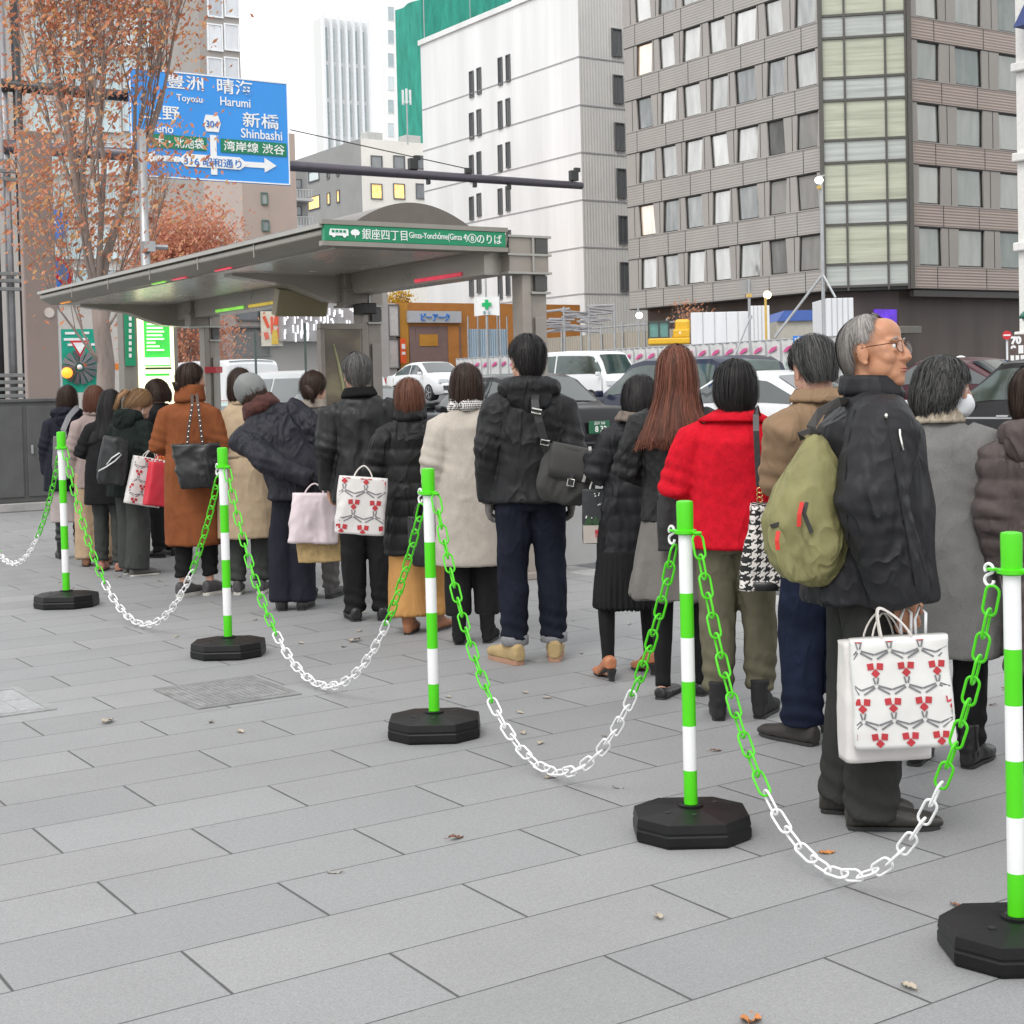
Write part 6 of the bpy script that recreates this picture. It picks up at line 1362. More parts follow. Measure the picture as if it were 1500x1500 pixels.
    def hood(s, mat, w=.135, name='hood', up=0, fur=None):
        k = s.k; mb = MB(); P = lambda x, y, z: s.T((x*k, y*k, z*k))
        for j in range(9):
            a = PI*(j/8); mb.ball(P(.105*math.cos(a), -.045-.072*math.sin(a), 1.395+up+.012*math.sin(a)), tuple(v*k for v in (.052, .05, .05)), 12, 8)
        mb.ball(P(0, -.105, 1.345+up), tuple(v*k for v in (w*.85, .05, .085)), 14, 10)
        mb.ball(P(0, -.09, 1.40+up), tuple(v*k for v in (w*.72, .055, .05)), 14, 10)
        return s.wear(name, mb, mat, .010, 3, .010, (13, 13, 16))
    def trousers(s, mat, cuff=.05, cr=.058, knee=.07, hipw=.15, amp=.007, thigh=.092, label=None, wide=0, name='trousers', rollup=None, top=.98):
        k = s.k; mb = MB(); b = s.build
        mb.loft([s.ell((0, 0, z*k), rx*k*b, ry*k*b) for z, rx, ry in ((.78, hipw*.93, .112), (.88, hipw, .122), (top, hipw*.9, .108))])
        for sd in (1, -1):
            fx, fy, ya = s.feet[sd]; an = Vector((fx, fy-.015, cuff*k)); kn = Vector((fx*.98, fy*.55+.012, .47*k)); hp = Vector((sd*.074*k, -.004, .86*k))
            mb.tube([hp, hp.lerp(kn, .25), hp.lerp(kn, .6), kn, kn.lerp(an, .4), kn.lerp(an, .85), an], [v*k for v in (thigh, thigh*1.02, (thigh+knee)/2, knee, (knee*.6+cr*.4), cr*.99, cr)], 16)
        ank = cuff*k
        def ex(c, n):
            low = np.clip(1-(c[:, 2]-ank)/(.22*k), 0, 1); kn_ = np.exp(-((c[:, 2]-.47*k)/.09)**2)
            return low*.0065*np.sin(c[:, 2]*85+c[:, 0]*26+c[:, 1]*22) + kn_*.002*np.sin(c[:, 2]*60+c[:, 0]*40)
        return s.wear(name, mb, mat, .0105, 4, amp, (12, 12, 3.2), ex if not wide else None, label)
    def skirt(s, mat, top, hem, rt=(.15, .115), rh=(.22, .17), pleats=0, amp=.006, name='skirt', label=None):
        k = s.k; mb = MB(); n = 9; R = []
        for i in range(n+1):
            f = i/n; z = hem+(top-hem)*f; e = (1-f)**.8; R.append(s.ell((0, 0, z*k), (rt[0]+(rh[0]-rt[0])*e)*k, (rt[1]+(rh[1]-rt[1])*e)*k, 36))
        mb.loft(R)
        ex = (lambda c, n_: np.clip((top*k-c[:, 2])/((top-hem)*k), 0, 1)*.009*np.sin(np.arctan2(c[:, 1], c[:, 0])*pleats)) if pleats else None
        return s.wear(name, mb, mat, .010, 2, amp, (11, 11, 2), ex, label)
    def shoes(s, mat, sole, kind='shoe', L=None, w=1.0, label=None):
        for sd in (1, -1):
            fx, fy, ya = s.feet[sd]; k = s.k*(1.05 if s.male else .96); LL = L or .262; LL *= k
            u = Vector((math.sin(math.radians(ya)), math.cos(math.radians(ya)), 0)); v = Vector((u.y, -u.x, 0)); o = Vector((fx, fy-.045*k, 0)); up = Vector((0, 0, 1))
            heel = {'heel': .055, 'boot': .022, 'pump': .04, 'flat': .008, 'trainer': .02}.get(kind, .018); st = {'trainer': .022, 'heel': .006, 'flat': .006, 'pump': .007}.get(kind, .011)
            prof = {'boot': ((-.07, .115), (-.05, .13), (.0, .135), (.045, .125), (.09, .075), (.14, .058), (.185, .048), (.215, .03)), 'trainer': ((-.065, .075), (-.05, .09), (.0, .092), (.045, .082), (.09, .066), (.14, .052), (.19, .045), (.222, .026)), 'flat': ((-.06, .05), (-.05, .056), (.0, .04), (.05, .036), (.1, .034), (.14, .034), (.18, .03), (.21, .018))}.get(kind, ((-.065, .062), (-.05, .075), (.0, .078), (.045, .072), (.09, .058), (.14, .046), (.19, .038), (.225, .022)))
            W = ((-.066, .022), (-.05, .032), (.0, .034), (.045, .036), (.09, .042), (.14, .044), (.19, .036), (.222, .018))
            gz = lambda y: heel*smooth01((.10-y)/.12) if kind in ('heel', 'pump') else 0
            mb = MB(); rings = []
            for (y, hgt), (_, ww) in zip(prof, W):
                c = o+u*(y+.02)*LL/.262; b0 = gz(y)+st; ring = []; hh = (hgt*k if kind != 'flat' else hgt*k); hw = ww*k*w
                for j in range(14):
                    a = 2*PI*j/14; sa_, ca_ = math.sin(a), math.cos(a); ring.append(c+v*(hw*1.04*math.copysign(abs(ca_)**(.45 if sa_ < 0 else .9), ca_))+up*(b0+hh/2+hh/2*(math.copysign(abs(sa_)**(.6 if sa_ < 0 else 1), sa_))))
                rings.append(ring)
            mb.loft(rings)
            if kind == 'boot':
                c = o+u*(-.012); mb.tube([c+up*.07, c+up*.13*k, c+up*.19*k], [.042*k, .044*k, .047*k], 14)
            me = fuse(mb, .006, 3, .5); folds(me, .0025, (26, 26, 26), s.seed % 13); sh = link_mesh('shoe', me, mat, s.o, label=label)
            sb = MB(); out = [(o+u*(y*.965+.022)*LL/.262+v*(e*(ww*k*w-.001))) for e in (1, -1) for y, ww in (W if e == 1 else W[::-1])]
            if kind in ('heel', 'pump'):
                n = len(out); tops = [p+up*(gz((p-o).dot(u)*.262/LL-.02)+st) for p in out]; bots = [p-up*.006 for p in tops]; sb.add(tops+bots, [tuple(range(n)), tuple(range(2*n-1, n-1, -1))]+[(i, i+n, (i+1) % n+n, (i+1) % n) for i in range(n)])
                c = o+u*(-.035*k); q = .020*k; sb.loft([[c+u*(x*q*f)+v*(y*q*f)+up*z for x, y in ((-1, -1), (1, -1), (1, 1), (-1, 1))] for z, f in ((.0, .75), (.02, .72), (heel+st, 1.25))])
            else:
                n = len(out); t = st; sb.add([p+up*(t+.004) for p in out]+list(out), [tuple(range(n)), tuple(range(2*n-1, n-1, -1))]+[(i, i+n, (i+1) % n+n, (i+1) % n) for i in range(n)])
            sb.build('sole', sole, sh, bevel=.002)
            if kind == 'trainer':
                lb = MB()
                for i in range(4):
                    y = .055+.022*i; c = o+u*(y+.02); z = st+(.088-.010*i)*k; lb.tube([c+v*.024*k+up*(z-.006), c+up*(z+.004), c-v*.024*k+up*(z-.006)], .003, 5)
                lb.build('lace', M('lace', (.5, .47, .4), .8), sh, smooth=True)
    # ---- hair: a shell following the skull and falling from it, with strands laid over it
    def hair(s, style, mat, n=2600, seed=1, wid=.0017):
        rnd = np.random.default_rng(seed+s.seed); h = s.hs; up_ = []
        for i in range(11): th = (PI/2)*i/10; up_.append((.030+.101*math.cos(th)-(.0), .089*math.sin(th)+.0005, .106*math.sin(th)+.0005, -.014))
        low, te = {
         'short': ([(-.02, .083, .098, -.016), (-.055, .072, .086, -.02), (-.085, .058, .066, -.026)], [(0, .48), (35, .50), (58, .56), (72, .66), (88, .56), (104, .60), (120, .97), (180, 1.0)]),
         'crop': ([(-.01, .084, .100, -.016), (-.05, .074, .088, -.02), (-.082, .060, .068, -.026)], [(0, .38), (45, .40), (60, .50), (73, .66), (88, .54), (104, .58), (118, .96), (180, 1.0)]),
         'bald': ([(-.01, .080, .097, -.016), (-.05, .068, .083, -.018), (-.085, .055, .062, -.022)], [(0, .14), (35, .16), (55, .29), (69, .46), (77, .58), (84, .51), (102, .53), (116, .90), (180, .97)]),
         'bob': ([(-.02, .096, .108, -.016), (-.07, .098, .100, -.018), (-.115, .090, .088, -.022), (-.135, .078, .075, -.026)], [(0, .50), (40, .50), (56, .62), (66, .97), (120, 1.0), (180, 1.0)]),
         'shortbob': ([(-.02, .094, .106, -.016), (-.06, .090, .096, -.02), (-.10, .072, .078, -.026), (-.12, .06, .066, -.028)], [(0, .50), (42, .52), (60, .62), (72, .88), (110, .92), (130, 1.0), (180, 1.0)]),
         'curly': ([(-.02, .100, .114, -.018), (-.06, .100, .106, -.024), (-.105, .086, .09, -.03), (-.125, .07, .074, -.03)], [(0, .46), (42, .5), (60, .64), (74, .86), (110, .92), (130, 1.0), (180, 1.0)]),
         'updo': ([(-.01, .084, .100, -.018), (-.05, .070, .086, -.026), (-.085, .05, .06, -.034)], [(0, .42), (45, .45), (60, .6), (78, .80), (100, .76), (118, .95), (180, 1.0)]),
         'long': ([(-.03, .098, .108, -.02), (-.09, .104, .100, -.03), (-.17, .128, .098, -.058), (-.25, .164, .09, -.084), (-.31, .190, .086, -.100), (-.355, .205, .068, -.108)], [(0, .24), (40, .26), (58, .34), (72, .97), (110, 1.0), (180, 1.0)]),
        }[style]
        if style == 'bald': up_ = [(.030+(z-.030)*.91, rx*.925, ry*.94, c) for z, rx, ry, c in up_]
        lk = {'bald': .028, 'crop': .03, 'short': .05, 'updo': .04}.get(style, .075)
        R = up_+low; back = [Vector((0, c-ry, z)) for z, rx, ry, c in R]; cum = [0.0]
        for i in range(len(R)-1): cum.append(cum[-1]+(back[i+1]-back[i]).length)
        tt = np.array(cum)/cum[-1]; A = np.array(R); te_x = np.array([p[0] for p in te]); te_y = np.array([p[1] for p in te])
        def S(phi, t, off=0):
            t = np.clip(t, 0, 1); z = np.interp(t, tt, A[:, 0]); rx = np.interp(t, tt, A[:, 1])+off; ry = np.interp(t, tt, A[:, 2])+off; c = np.interp(t, tt, A[:, 3])
            p = np.stack([rx*np.sin(phi), c+ry*np.cos(phi), z], -1)
            sh = .22*np.exp(-t*7); return p
        ta = lambda phi: np.interp(np.degrees(np.abs((phi+PI) % (2*PI)-PI)), te_x, te_y)*(1+.035*np.sin(phi*7+s.seed)+.02*np.sin(phi*17+s.seed*2))
        HM = np.array(s.HR); hc = np.array(s.hc)
        def out_pts(p):
            q = p*h
            q = q @ HM.T + hc
            if style == 'long':                                      # long hair hangs straight down once past the nape
                w = np.clip((-.06-p[:, 2])/.1, 0, 1)[:, None]; q2 = p*h + hc; q2[:, 2] = q[:, 2]*.0+q2[:, 2]; q = q*(1-w)+q2*w
            return q
        nu, nv = 56, 30; ph = np.linspace(-PI, PI, nu, endpoint=False); G = []
        for j in range(nv+1):
            t = ta(ph)*(j/nv); p = S(ph, t); G.append(p)
        G = np.array(G).reshape(-1, 3); lump = .006 if style in ('curly',) else .003
        tg = np.repeat(np.arange(nv+1)/nv, nu); pg = np.tile(ph, nv+1)
        lock = lambda phi, t: vnoise(np.stack([np.cos(phi)*4.5, np.sin(phi)*4.5, t*1.6+seed], -1), s.seed % 50)*.6+vnoise(np.stack([np.cos(phi)*11, np.sin(phi)*11, t*2.2], -1), s.seed % 50+1)*.4
        G = G + (G-np.array([0, -.014, 0]))*(vnoise(G*38, seed)*lump*8 + lock(pg, tg)*lk*np.clip(tg*1.6, .15, 1))[:, None]
        if style in ('long', 'bob', 'shortbob'): G[:, :2] *= (1+.03*np.sin(np.arctan2(G[:, 0], G[:, 1])*13))[:, None]
        Gq = out_pts(G); fs = [(j*nu+i, j*nu+(i+1) % nu, (j+1)*nu+(i+1) % nu, (j+1)*nu+i) for j in range(nv) for i in range(nu)]
        mb = MB(); mb.add(Gq, fs)
        # inner lining so the hair has thickness at its edge
        G2 = S(np.tile(ph, nv+1), np.concatenate([ta(ph)*(j/nv) for j in range(nv+1)]), -.010); mb.add(out_pts(G2), [f[::-1] for f in fs])
        b1 = len(G)
        for i in range(nu): mb.f.append((nv*nu+i, nv*nu+(i+1) % nu, b1+nv*nu+(i+1) % nu, b1+nv*nu+i)); mb.m.append(0)
        m = 9; ph0 = rnd.uniform(-PI, PI, n); t0 = rnd.uniform(0, .55, n)**1.2*(ta(ph0)); t1 = ta(ph0)*rnd.uniform(.80, 1.05, n); off = rnd.uniform(-.001, .0065, n)*(1+1.6*(rnd.random(n) > .87)); dr = rnd.normal(0, .12, n); wob = rnd.uniform(0, 6.28, n)
        curl = {'curly': .012, 'short': .003, 'crop': .003}.get(style, .0018)
        if style == 'bald': off = rnd.uniform(-.002, .0045, n)
        if style == 'curly': off = rnd.uniform(.0, .012, n)
        V = []
        for i in range(m):
            f = i/(m-1); t = t0+(t1-t0)*f; p = S(ph0+dr*f, np.minimum(t, 1), 0); rad = p-np.array([0, -.014, 0.01]); rad /= np.linalg.norm(rad, axis=1)[:, None]
            p = p+rad*(off+.003*np.sin(f*5+wob)*(f))[:, None]; p = p+(p-np.array([0, -.014, 0]))*(lock(ph0+dr*f, t/np.maximum(ta(ph0), .05))*lk*np.clip(t/np.maximum(ta(ph0), .05)*1.6, .15, 1))[:, None]; p[:, 0] += curl*np.sin(f*9+wob); p[:, 2] += np.minimum(0, -(t-1)*0.0)-.012*np.clip(f-.85, 0, 1)*(t1 > .95*ta(ph0)); V.append(p)
        V = np.array(V); Wd = wid*(1-.75*(np.arange(m)/(m-1))**3); vs = []; 
        tan = np.gradient(V, axis=0); rad = V-np.array([0, -.014, .01]); side = np.cross(tan, rad); side /= (np.linalg.norm(side, axis=2)[..., None]+1e-9)
        Lf = V-side*Wd[:, None, None]; Rt = V+side*Wd[:, None, None]; allp = np.stack([Lf, Rt], 2).transpose(1, 0, 2, 3).reshape(-1, 3); q = out_pts(allp); base = len(mb.v)
        mb.v.extend(map(tuple, q)); 
        for a in range(n):
            o = base+a*m*2
            for i in range(m-1): mb.f.append((o+2*i, o+2*i+1, o+2*i+3, o+2*i+2))
        mb.m.extend([0]*(n*(m-1)))
        return mb.build('hair', mat, s.o, smooth=True, fix=False)
    def tail(s, mat, pts, r, n=260, name='ponytail', spread=.5):
        """a bundle of strands along a path given in head space"""
        rnd = random.Random(s.seed); P = [s.Hd(p) for p in pts]; mb = MB(); mb.tube(P, [v*.8*s.hs for v in r], 10)
        for i in range(n):
            a = rnd.random()*2*PI; q = rnd.random()**.5; L = []
            for j, p in enumerate(P): rr = r[j]*s.hs*q*(1+.25*math.sin(j*2+a*3)); L.append(p+Vector((rr*math.cos(a), rr*math.sin(a)*.8, rr*.5*math.sin(a*2))))
            L[-1] += Vector((rnd.gauss(0, .008), rnd.gauss(0, .008), -rnd.random()*.03)); mb.tube(L, [.0016]*(len(L)-1)+[.0004], 3, cap=False)
        return mb.build(name, mat, s.o, smooth=True, fix=False)

def wool(name, c, **k): return M(name, c, .95, var=.12, scale=9, bump=.0025, bscale=160, sheen=.12, spec=.08, fine=.22, wr=(5, .014), **k)
def cloth(name, c, rough=.8, **k): return M(name, c, rough, var=.10, scale=7, bump=.0008, bscale=380, spec=.12, fine=.08, wr=(7, .022), **k)
def shell(name, c): return M(name, c, .5, var=.12, scale=6, bump=.001, bscale=300, spec=.2, wr=(8, .030))
def denim(name, c): return M(name, c, .9, var=.30, scale=5, bump=.001, bscale=420, spec=.08, fine=.2, wr=(8, .020))
sole_dark = M('dark sole', (.02, .02, .02), .7, var=.1); sole_pale = M('pale sole', (.55, .53, .48), .7, var=.1); black_lea = M('black leather', (.012, .012, .012), .35, var=.2, scale=12, bump=.001, bscale=140)
puff = lambda p, a=.010: (lambda c, n: a*(np.abs(np.sin(c[:, 2]*PI/p))**.55-.6))
def houndstooth(name, sc, a=(.75, .73, .70), b=(.02, .02, .02), axes=(0, 2)):
    m, t, p = nodes_of(name); tc = N(t, 'ShaderNodeTexCoord'); sp = N(t, 'ShaderNodeSeparateXYZ'); t.links.new(tc.outputs['Object'], sp.inputs[0])
    u = math_node(t, 'MULTIPLY', math_node(t, 'ADD', sp.outputs[0], math_node(t, 'MULTIPLY', sp.outputs[1], .8)), sc); v = math_node(t, 'MULTIPLY', sp.outputs[2], sc)
    I, J = math_node(t, 'FLOOR', u), math_node(t, 'FLOOR', v)
    tw = math_node(t, 'LESS_THAN', math_node(t, 'FLOORED_MODULO', math_node(t, 'SUBTRACT', I, J), 4), 2); wa = math_node(t, 'LESS_THAN', math_node(t, 'FLOORED_MODULO', I, 8), 4); we = math_node(t, 'LESS_THAN', math_node(t, 'FLOORED_MODULO', J, 8), 4)
    f = math_node(t, 'ADD', math_node(t, 'MULTIPLY', tw, wa), math_node(t, 'MULTIPLY', math_node(t, 'SUBTRACT', 1, tw), we)); t.links.new(mix_rgb(t, f, a, b), p.inputs['Base Color']); p.inputs['Roughness'].default_value = .85
    nb = N(t, 'ShaderNodeTexNoise', Scale=200.0); t.links.new(tc.outputs['Object'], nb.inputs['Vector']); bp = N(t, 'ShaderNodeBump', Strength=.4, Distance=.002); t.links.new(nb.outputs[0], bp.inputs['Height']); t.links.new(bp.outputs[0], p.inputs['Normal']); return m
C_BLACK = cloth('black cloth', (.014, .014, .015)); C_BLACKW = wool('black wool', (.016, .016, .017)); C_SHELL = shell('black shell fabric', (.014, .014, .0155)); TIGHTS = cloth('black tights', (.012, .012, .013), .6)
# ---------------------------------------------------------------- bags
def bag(name, label, cat, pos, rot, w0, w1, d, h, mat, handle=None, hmat=None, soft=.004, print_=None, pw=4.5, drop=0, strap=None, seed=1, group=None, tilt=0, rb=0):
    """pos = middle of the bag's bottom; the -Y side looks at the viewer when rot = heading(px, 0)"""
    r = empty(name, pos, rot, label, cat, group)
    if tilt: r.rotation_euler = (0, tilt, rot)
    mb = MB(); n = 48; m = 14; wid = lambda f: (w1+(w0-w1)*f)*(1-rb*(1-min(1, f/.4))**2)
    def ring(f, off=0):
        w, dd = wid(f)/2+off, d/2*(1-.25*abs(f-.45))*(1-rb*(1-min(1, f/.3))**2)+off; z = h*f; out = []
        for j in range(n):
            a = 2*PI*j/n; ca, sa = math.cos(a), math.sin(a); e = (abs(ca)**pw+abs(sa)**pw)**(-1/pw); out.append(Vector((w*ca*e, dd*sa*e, z)))
        return out
    mb.loft([ring(i/m) for i in range(m+1)])
    me = mb.mesh(name+'_body', [mat]); fix_normals(me)
    bmx = bmesh.new(); bmx.from_mesh(me); bmesh.ops.subdivide_edges(bmx, edges=[e for e in bmx.edges if len(e.link_faces) == 2 and all(len(f.verts) == 4 for f in e.link_faces)], cuts=1, use_grid_fill=True); bmx.to_mesh(me); bmx.free(); me.update()
    folds(me, soft, (11, 11, 9), seed); b = link_mesh('body', me, mat, r)
    if handle:
        hm = MB(); hw, hh, rr, y_, flat = handle[:5]; hx = handle[5] if len(handle) > 5 else 0
        for sy in (1, -1):
            pts = [Vector((-hw/2*math.cos(t)*(1-.45*math.sin(t))+hx*math.sin(t), sy*y_*(1-.6*math.sin(t)), h-.03+hh*math.sin(t)**.6 if math.sin(t) > 0 else h-.03)) for t in np.linspace(0, PI, 17)]
            one = MB(); one.tube(pts, rr, 8, flat=flat); one.build('handle', hmat or mat, r, smooth=True)
    if print_: print_(r, b, wid, d, h, ring)
    return r
pr_red = M('print red', (.45, .03, .04), .6, var=.1); pr_grey = M('print grey', (.17, .17, .18), .6, var=.1)
def star_print(scale, y_gap=.0035, rows=None, sides=(-1,)):
    """trios of red squares joined by grey three-armed stars"""
    def f(r, b, wid, d, h, ring):
        c, nrm = coords(b.data); pts = c
        mbR, mbG = MB(), MB()
        front = c[c[:, 1] < 0]
        def surf(x, z):
            dd = (front[:, 0]-x)**2+(front[:, 2]-z)**2; k = np.argsort(dd)[:4]; return float(front[k, 1].mean())-y_gap
        def poly(mb, P):
            w = wid(clamp(sum(p[1] for p in P)/len(P)/h, 0, 1))/2-.006
            P = [(clamp(x, -w, w), clamp(z, .004, h-.004)) for x, z in P]
            ar = sum(P[i][0]*P[(i+1) % len(P)][1]-P[(i+1) % len(P)][0]*P[i][1] for i in range(len(P)))
            if abs(ar) < 1e-5: return
            y = min(surf(x, z) for x, z in P)
            mb.add([(x, surf(x, z), z) for x, z in P]+[(x, surf(x, z)+.0025, z) for x, z in P], [tuple(range(len(P))), ]+[(i, (i+1) % len(P), (i+1) % len(P)+len(P), i+len(P)) for i in range(len(P))])
        def bar(mb, x0, z0, x1, z1, t):
            L = math.hypot(x1-x0, z1-z0); nx, nz = -(z1-z0)/L*t/2, (x1-x0)/L*t/2; poly(mb, [(x0+nx, z0+nz), (x1+nx, z1+nz), (x1-nx, z1-nz), (x0-nx, z0-nz)])
        sx, sz = scale, scale*.98; w = wid(.5)
        sx, sz, w = scale, scale*1.18, wid(.5); q0 = sx*.105
        for i in range(-5, 6):
            for j in range(-1, int(h/sz)+2):
                x = (i+.5*(j % 2)+.15)*sx; z = j*sz+.03
                if abs(x) > w/2+.05: continue
                for dx, dz, t in ((-.155, .10, .12), (.155, .10, -.12), (0, -.13, PI/4)):
                    cx, cz = x+dx*sx, z+dz*sx; poly(mbR, [(cx+q0*1.38*math.cos(t+PI/4+k*PI/2), cz+q0*1.45*math.sin(t+PI/4+k*PI/2)) for k in range(4)])
                gx, gz = x, z-sz*.46                               # the star stands under the trio
                for ang, L in ((90, .27), (205, .50), (335, .50)):
                    t = math.radians(ang); nx, nz = -math.sin(t), math.cos(t)
                    for s_ in (-1, 1):
                        e = s_*sx*.055; bar(mbG, gx+nx*e*.6+.006*math.cos(t), gz+nz*e*.6+.006*math.sin(t), gx+nx*e*1.5+math.cos(t)*sx*L, gz+nz*e*1.5+math.sin(t)*sx*L, sx*.05)
        mbR.build('red_print', pr_red, r, fix=True); mbG.build('grey_print', pr_grey, r, fix=True)
    return f
def place(px, py, D): return at_d(px, py, D)
def strap_tube(r, name, mat, pts, w, t=.006, up=None):
    mb = MB(); mb.tube(pts, w/2, 8, flat=t/(w/2)*.5 if False else 1.0, up=up) if t is None else None
    P = [Vector(p) for p in pts]
    rings = []
    for i, p in enumerate(P):
        tan = (P[min(i+1, len(P)-1)]-P[max(i-1, 0)]).normalized(); nn = Vector(up[i]) if isinstance(up, list) else Vector(up or (0, -1, 0)); nn = (nn-tan*nn.dot(tan)).normalized(); sd = tan.cross(nn)
        rings.append([p+sd*w/2+nn*t/2, p-sd*w/2+nn*t/2, p-sd*w/2-nn*t/2, p+sd*w/2-nn*t/2])
    mb = MB(); mb.loft(rings); return mb.build(name, mat, r, bevel=.001)

paper = M('white paper', (.66, .63, .61), .6, var=.05, scale=6); kraft = M('kraft straw', (.42, .29, .13), .8, var=.2, scale=40, bump=.002, bscale=60); red_paper = M('red paper', (.55, .02, .04), .5, var=.08); cord = M('paper cord', (.62, .58, .54), .8, var=.05)
black_bag = M('black bag leather', (.016, .016, .017), .38, var=.2, scale=8, bump=.0015, bscale=90); plastic_p = M('pale pink plastic', (.66, .56, .58), .3, var=.12, scale=6, bump=.003, bscale=14); nylon_b = M('black nylon', (.014, .015, .016), .55, var=.2, scale=7, bump=.001, bscale=240)

# ================================================================ the queue, far end first
# 1 navy coat woman with grey backpack
p = Person(104, 818, 567, 4, 'person in a dark navy coat with a grey rucksack, farthest along the queue')
p.hair('bob', H_DARK, 1200); p.top('coat', cloth('navy cloth', (.017, .018, .026)), hem=.66, hemw=.23, hemd=.16, collar=True); p.hood(cloth('navy cloth', (.017, .018, .026)), .14); p.skirt(wool('pale skirt', (.36, .31, .30)), .8, .36, (.15, .12), (.175, .15)); p.shoes(black_lea, sole_dark, 'boot'); p.trousers(black_lea, .16, .055, .055, name='long_boots')
q = place(100, 692, depth(p.P)-.34); r = bag('rucksack', 'grey rucksack on the back of the navy coat', 'rucksack', (q.x, q.y, q.z-.06), heading(100, 4), .24, .30, .15, .40, cloth('grey bag cloth', (.15, .14, .145)), pw=2.5, seed=3, rb=.2)
strap_tube(r, 'strap', M('grey strap', (.22, .22, .23), .7), [(-.02, -.02, .38), (-.03, -.02, .46), (.02, .06, .58), (.09, .1, .66), (.10, .22, .66)], .05)
# 2 brown hair, dusky pink coat
p = Person(141, 828, 567, 2, 'person with a round brown bob in a dusky pink coat', build=.86)
p.hair('bob', H_RED, 1200); dp = wool('dusky pink wool', (.30, .235, .22)); p.top('coat', dp, hem=.72, hemw=.19, hemd=.15); p.collar(dp, .06); p.trousers(cloth('sand cloth', (.40, .29, .19)), .07, .10, .095, wide=1); p.shoes(M('tan leather', (.22, .10, .05), .5, var=.15), sole_dark, 'boot')
# 3 long black hair
p = Person(163, 836, 572, 10, 'person with long black hair in a black coat and grey trousers', arms={1: 'front', -1: 'front'}, head=(10, -12, 0))
p.hair('long', H_BLACK, 1500); p.top('coat', C_BLACKW, hem=.62, hemw=.215, hemd=.165); p.trousers(cloth('charcoal cloth', (.05, .053, .05)), .09, .06, .068); p.shoes(M('dusty pink leather', (.36, .15, .11), .5), sole_dark, 'shoe')
# 4 light brown ponytail, looking down
p = Person(194, 842, 568, 48, 'person with a light brown ponytail in a dark green parka looking down at a phone', arms={1: 'phone', -1: 'phone'}, head=(22, -34, 0), lean=(7, 0), feet={1: (.10, -.02, 20), -1: (-.07, .06, 10)}, hs=1.12, build=1.1)
p.hair('updo', H_BLOND, 1800); p.tail(H_BLOND, [(0, -.115, .03), (.0, -.145, .03), (.0, -.16, -.03), (-.01, -.14, -.12)], [.02, .028, .026, .008]); pk_ = cloth('dark green parka', (.012, .017, .015)); p.top('coat', pk_, hem=.70, hemw=.20, hemd=.15, slv=(.085, .078, .06)); p.hood(pk_, .15); p.trousers(cloth('charcoal cloth', (.05, .053, .05)), .06, .105, .10, wide=1); p.shoes(M('grey loafer', (.08, .075, .07), .35, var=.1), sole_pale, 'shoe')
mb = MB(); mb.tube([p.Hd((.078, .02, -.01)), p.Hd((.07, .06, -.09)), p.T((.09, .13, 1.25*p.k)), p.T((.08, .17, 1.1*p.k))], .0022, 5); mb.build('earphone_wire', whitept, p.o)
dd = depth(p.P)
W_ = p.world((p.arm[1][2]+p.arm[-1][2])/2+Vector((0, .10, .03))); r = empty('phone', W_, p.rot, 'white phone held by the person with the light brown ponytail', 'phone'); r.rotation_euler = (math.radians(-40), 0, p.rot)
small('case', whitept, r, lambda mb: mb.box((0, 0, 0), (.075, .15, .009)), bevel=.004); small('screen', M('phone screen', (.4, .42, .6), .1, var=.2), r, lambda mb: mb.box((0, .0, .0055), (.066, .135, .002)))
q = place(163, 708, dd-.32); r = bag('rucksack', 'black rucksack with a white cord loop slung behind the green parka', 'rucksack', q, heading(160, 20), .17, .25, .16, .38, nylon_b, pw=2.3, seed=5, tilt=.14, soft=.016, rb=.2)
mb = MB(); mb.tube([(-.02, -.10, .16), (.02, -.11, .22), (.08, -.11, .27), (.10, -.11, .26), (.05, -.11, .2), (-.02, -.11, .14), (-.08, -.11, .1)], .006, 6); mb.build('cord_loop', whitept, r, smooth=True)
q = place(207, 740, dd-.30); bag('gift_bag', 'small white gift bag with a red and grey star print, beside a red bag', 'gift bag', q, heading(207, -14), .28, .29, .12, .40, paper, (.12, .1, .004, .05, 1), cord, print_=star_print(.10), tilt=.22, seed=8)
q = place(228, 741, dd-.40); bag('gift_bag', 'plain red paper bag beside the star printed white gift bag', 'gift bag', q, heading(229, -30), .18, .22, .1, .36, red_paper, (.1, .1, .004, .04, 1), red_paper, tilt=.15, seed=9)
# 5 dark coat, curly hair, looking at a phone, behind
p = Person(240, 815, 556, -42, 'person in a dark coat half hidden behind the rust brown coat', arms={1: 'phone', -1: 'phone'}, head=(-10, -22, 0))
p.hair('curly', H_DARK, 1000); p.top('coat', C_BLACK, hem=.62, hemw=.2, hemd=.16); p.trousers(C_BLACK); p.shoes(black_lea, sole_dark)
W_ = p.world((p.arm[1][2]+p.arm[-1][2])/2+Vector((0, .11, .03))); r = empty('phone', W_, p.rot, 'pale lilac phone held out by the person in the dark coat', 'phone'); r.rotation_euler = (math.radians(-50), 0, p.rot); small('case', M('lilac case', (.55, .5, .66), .4), r, lambda mb: mb.box((0, 0, 0), (.08, .155, .01)), bevel=.004); small('screen', M('phone screen', (.4, .42, .6)), r, lambda mb: mb.box((0, 0, .006), (.068, .14, .002)))
q = place(240, 700, depth(p.P)-.55); bag('gift_bag', 'small orange paper bag beside the rust brown coat', 'gift bag', q, heading(240, 0), .12, .12, .08, .2, M('orange paper', (.7, .2, .02), .5), (.07, .07, .003, .03, 1), cord, seed=4)
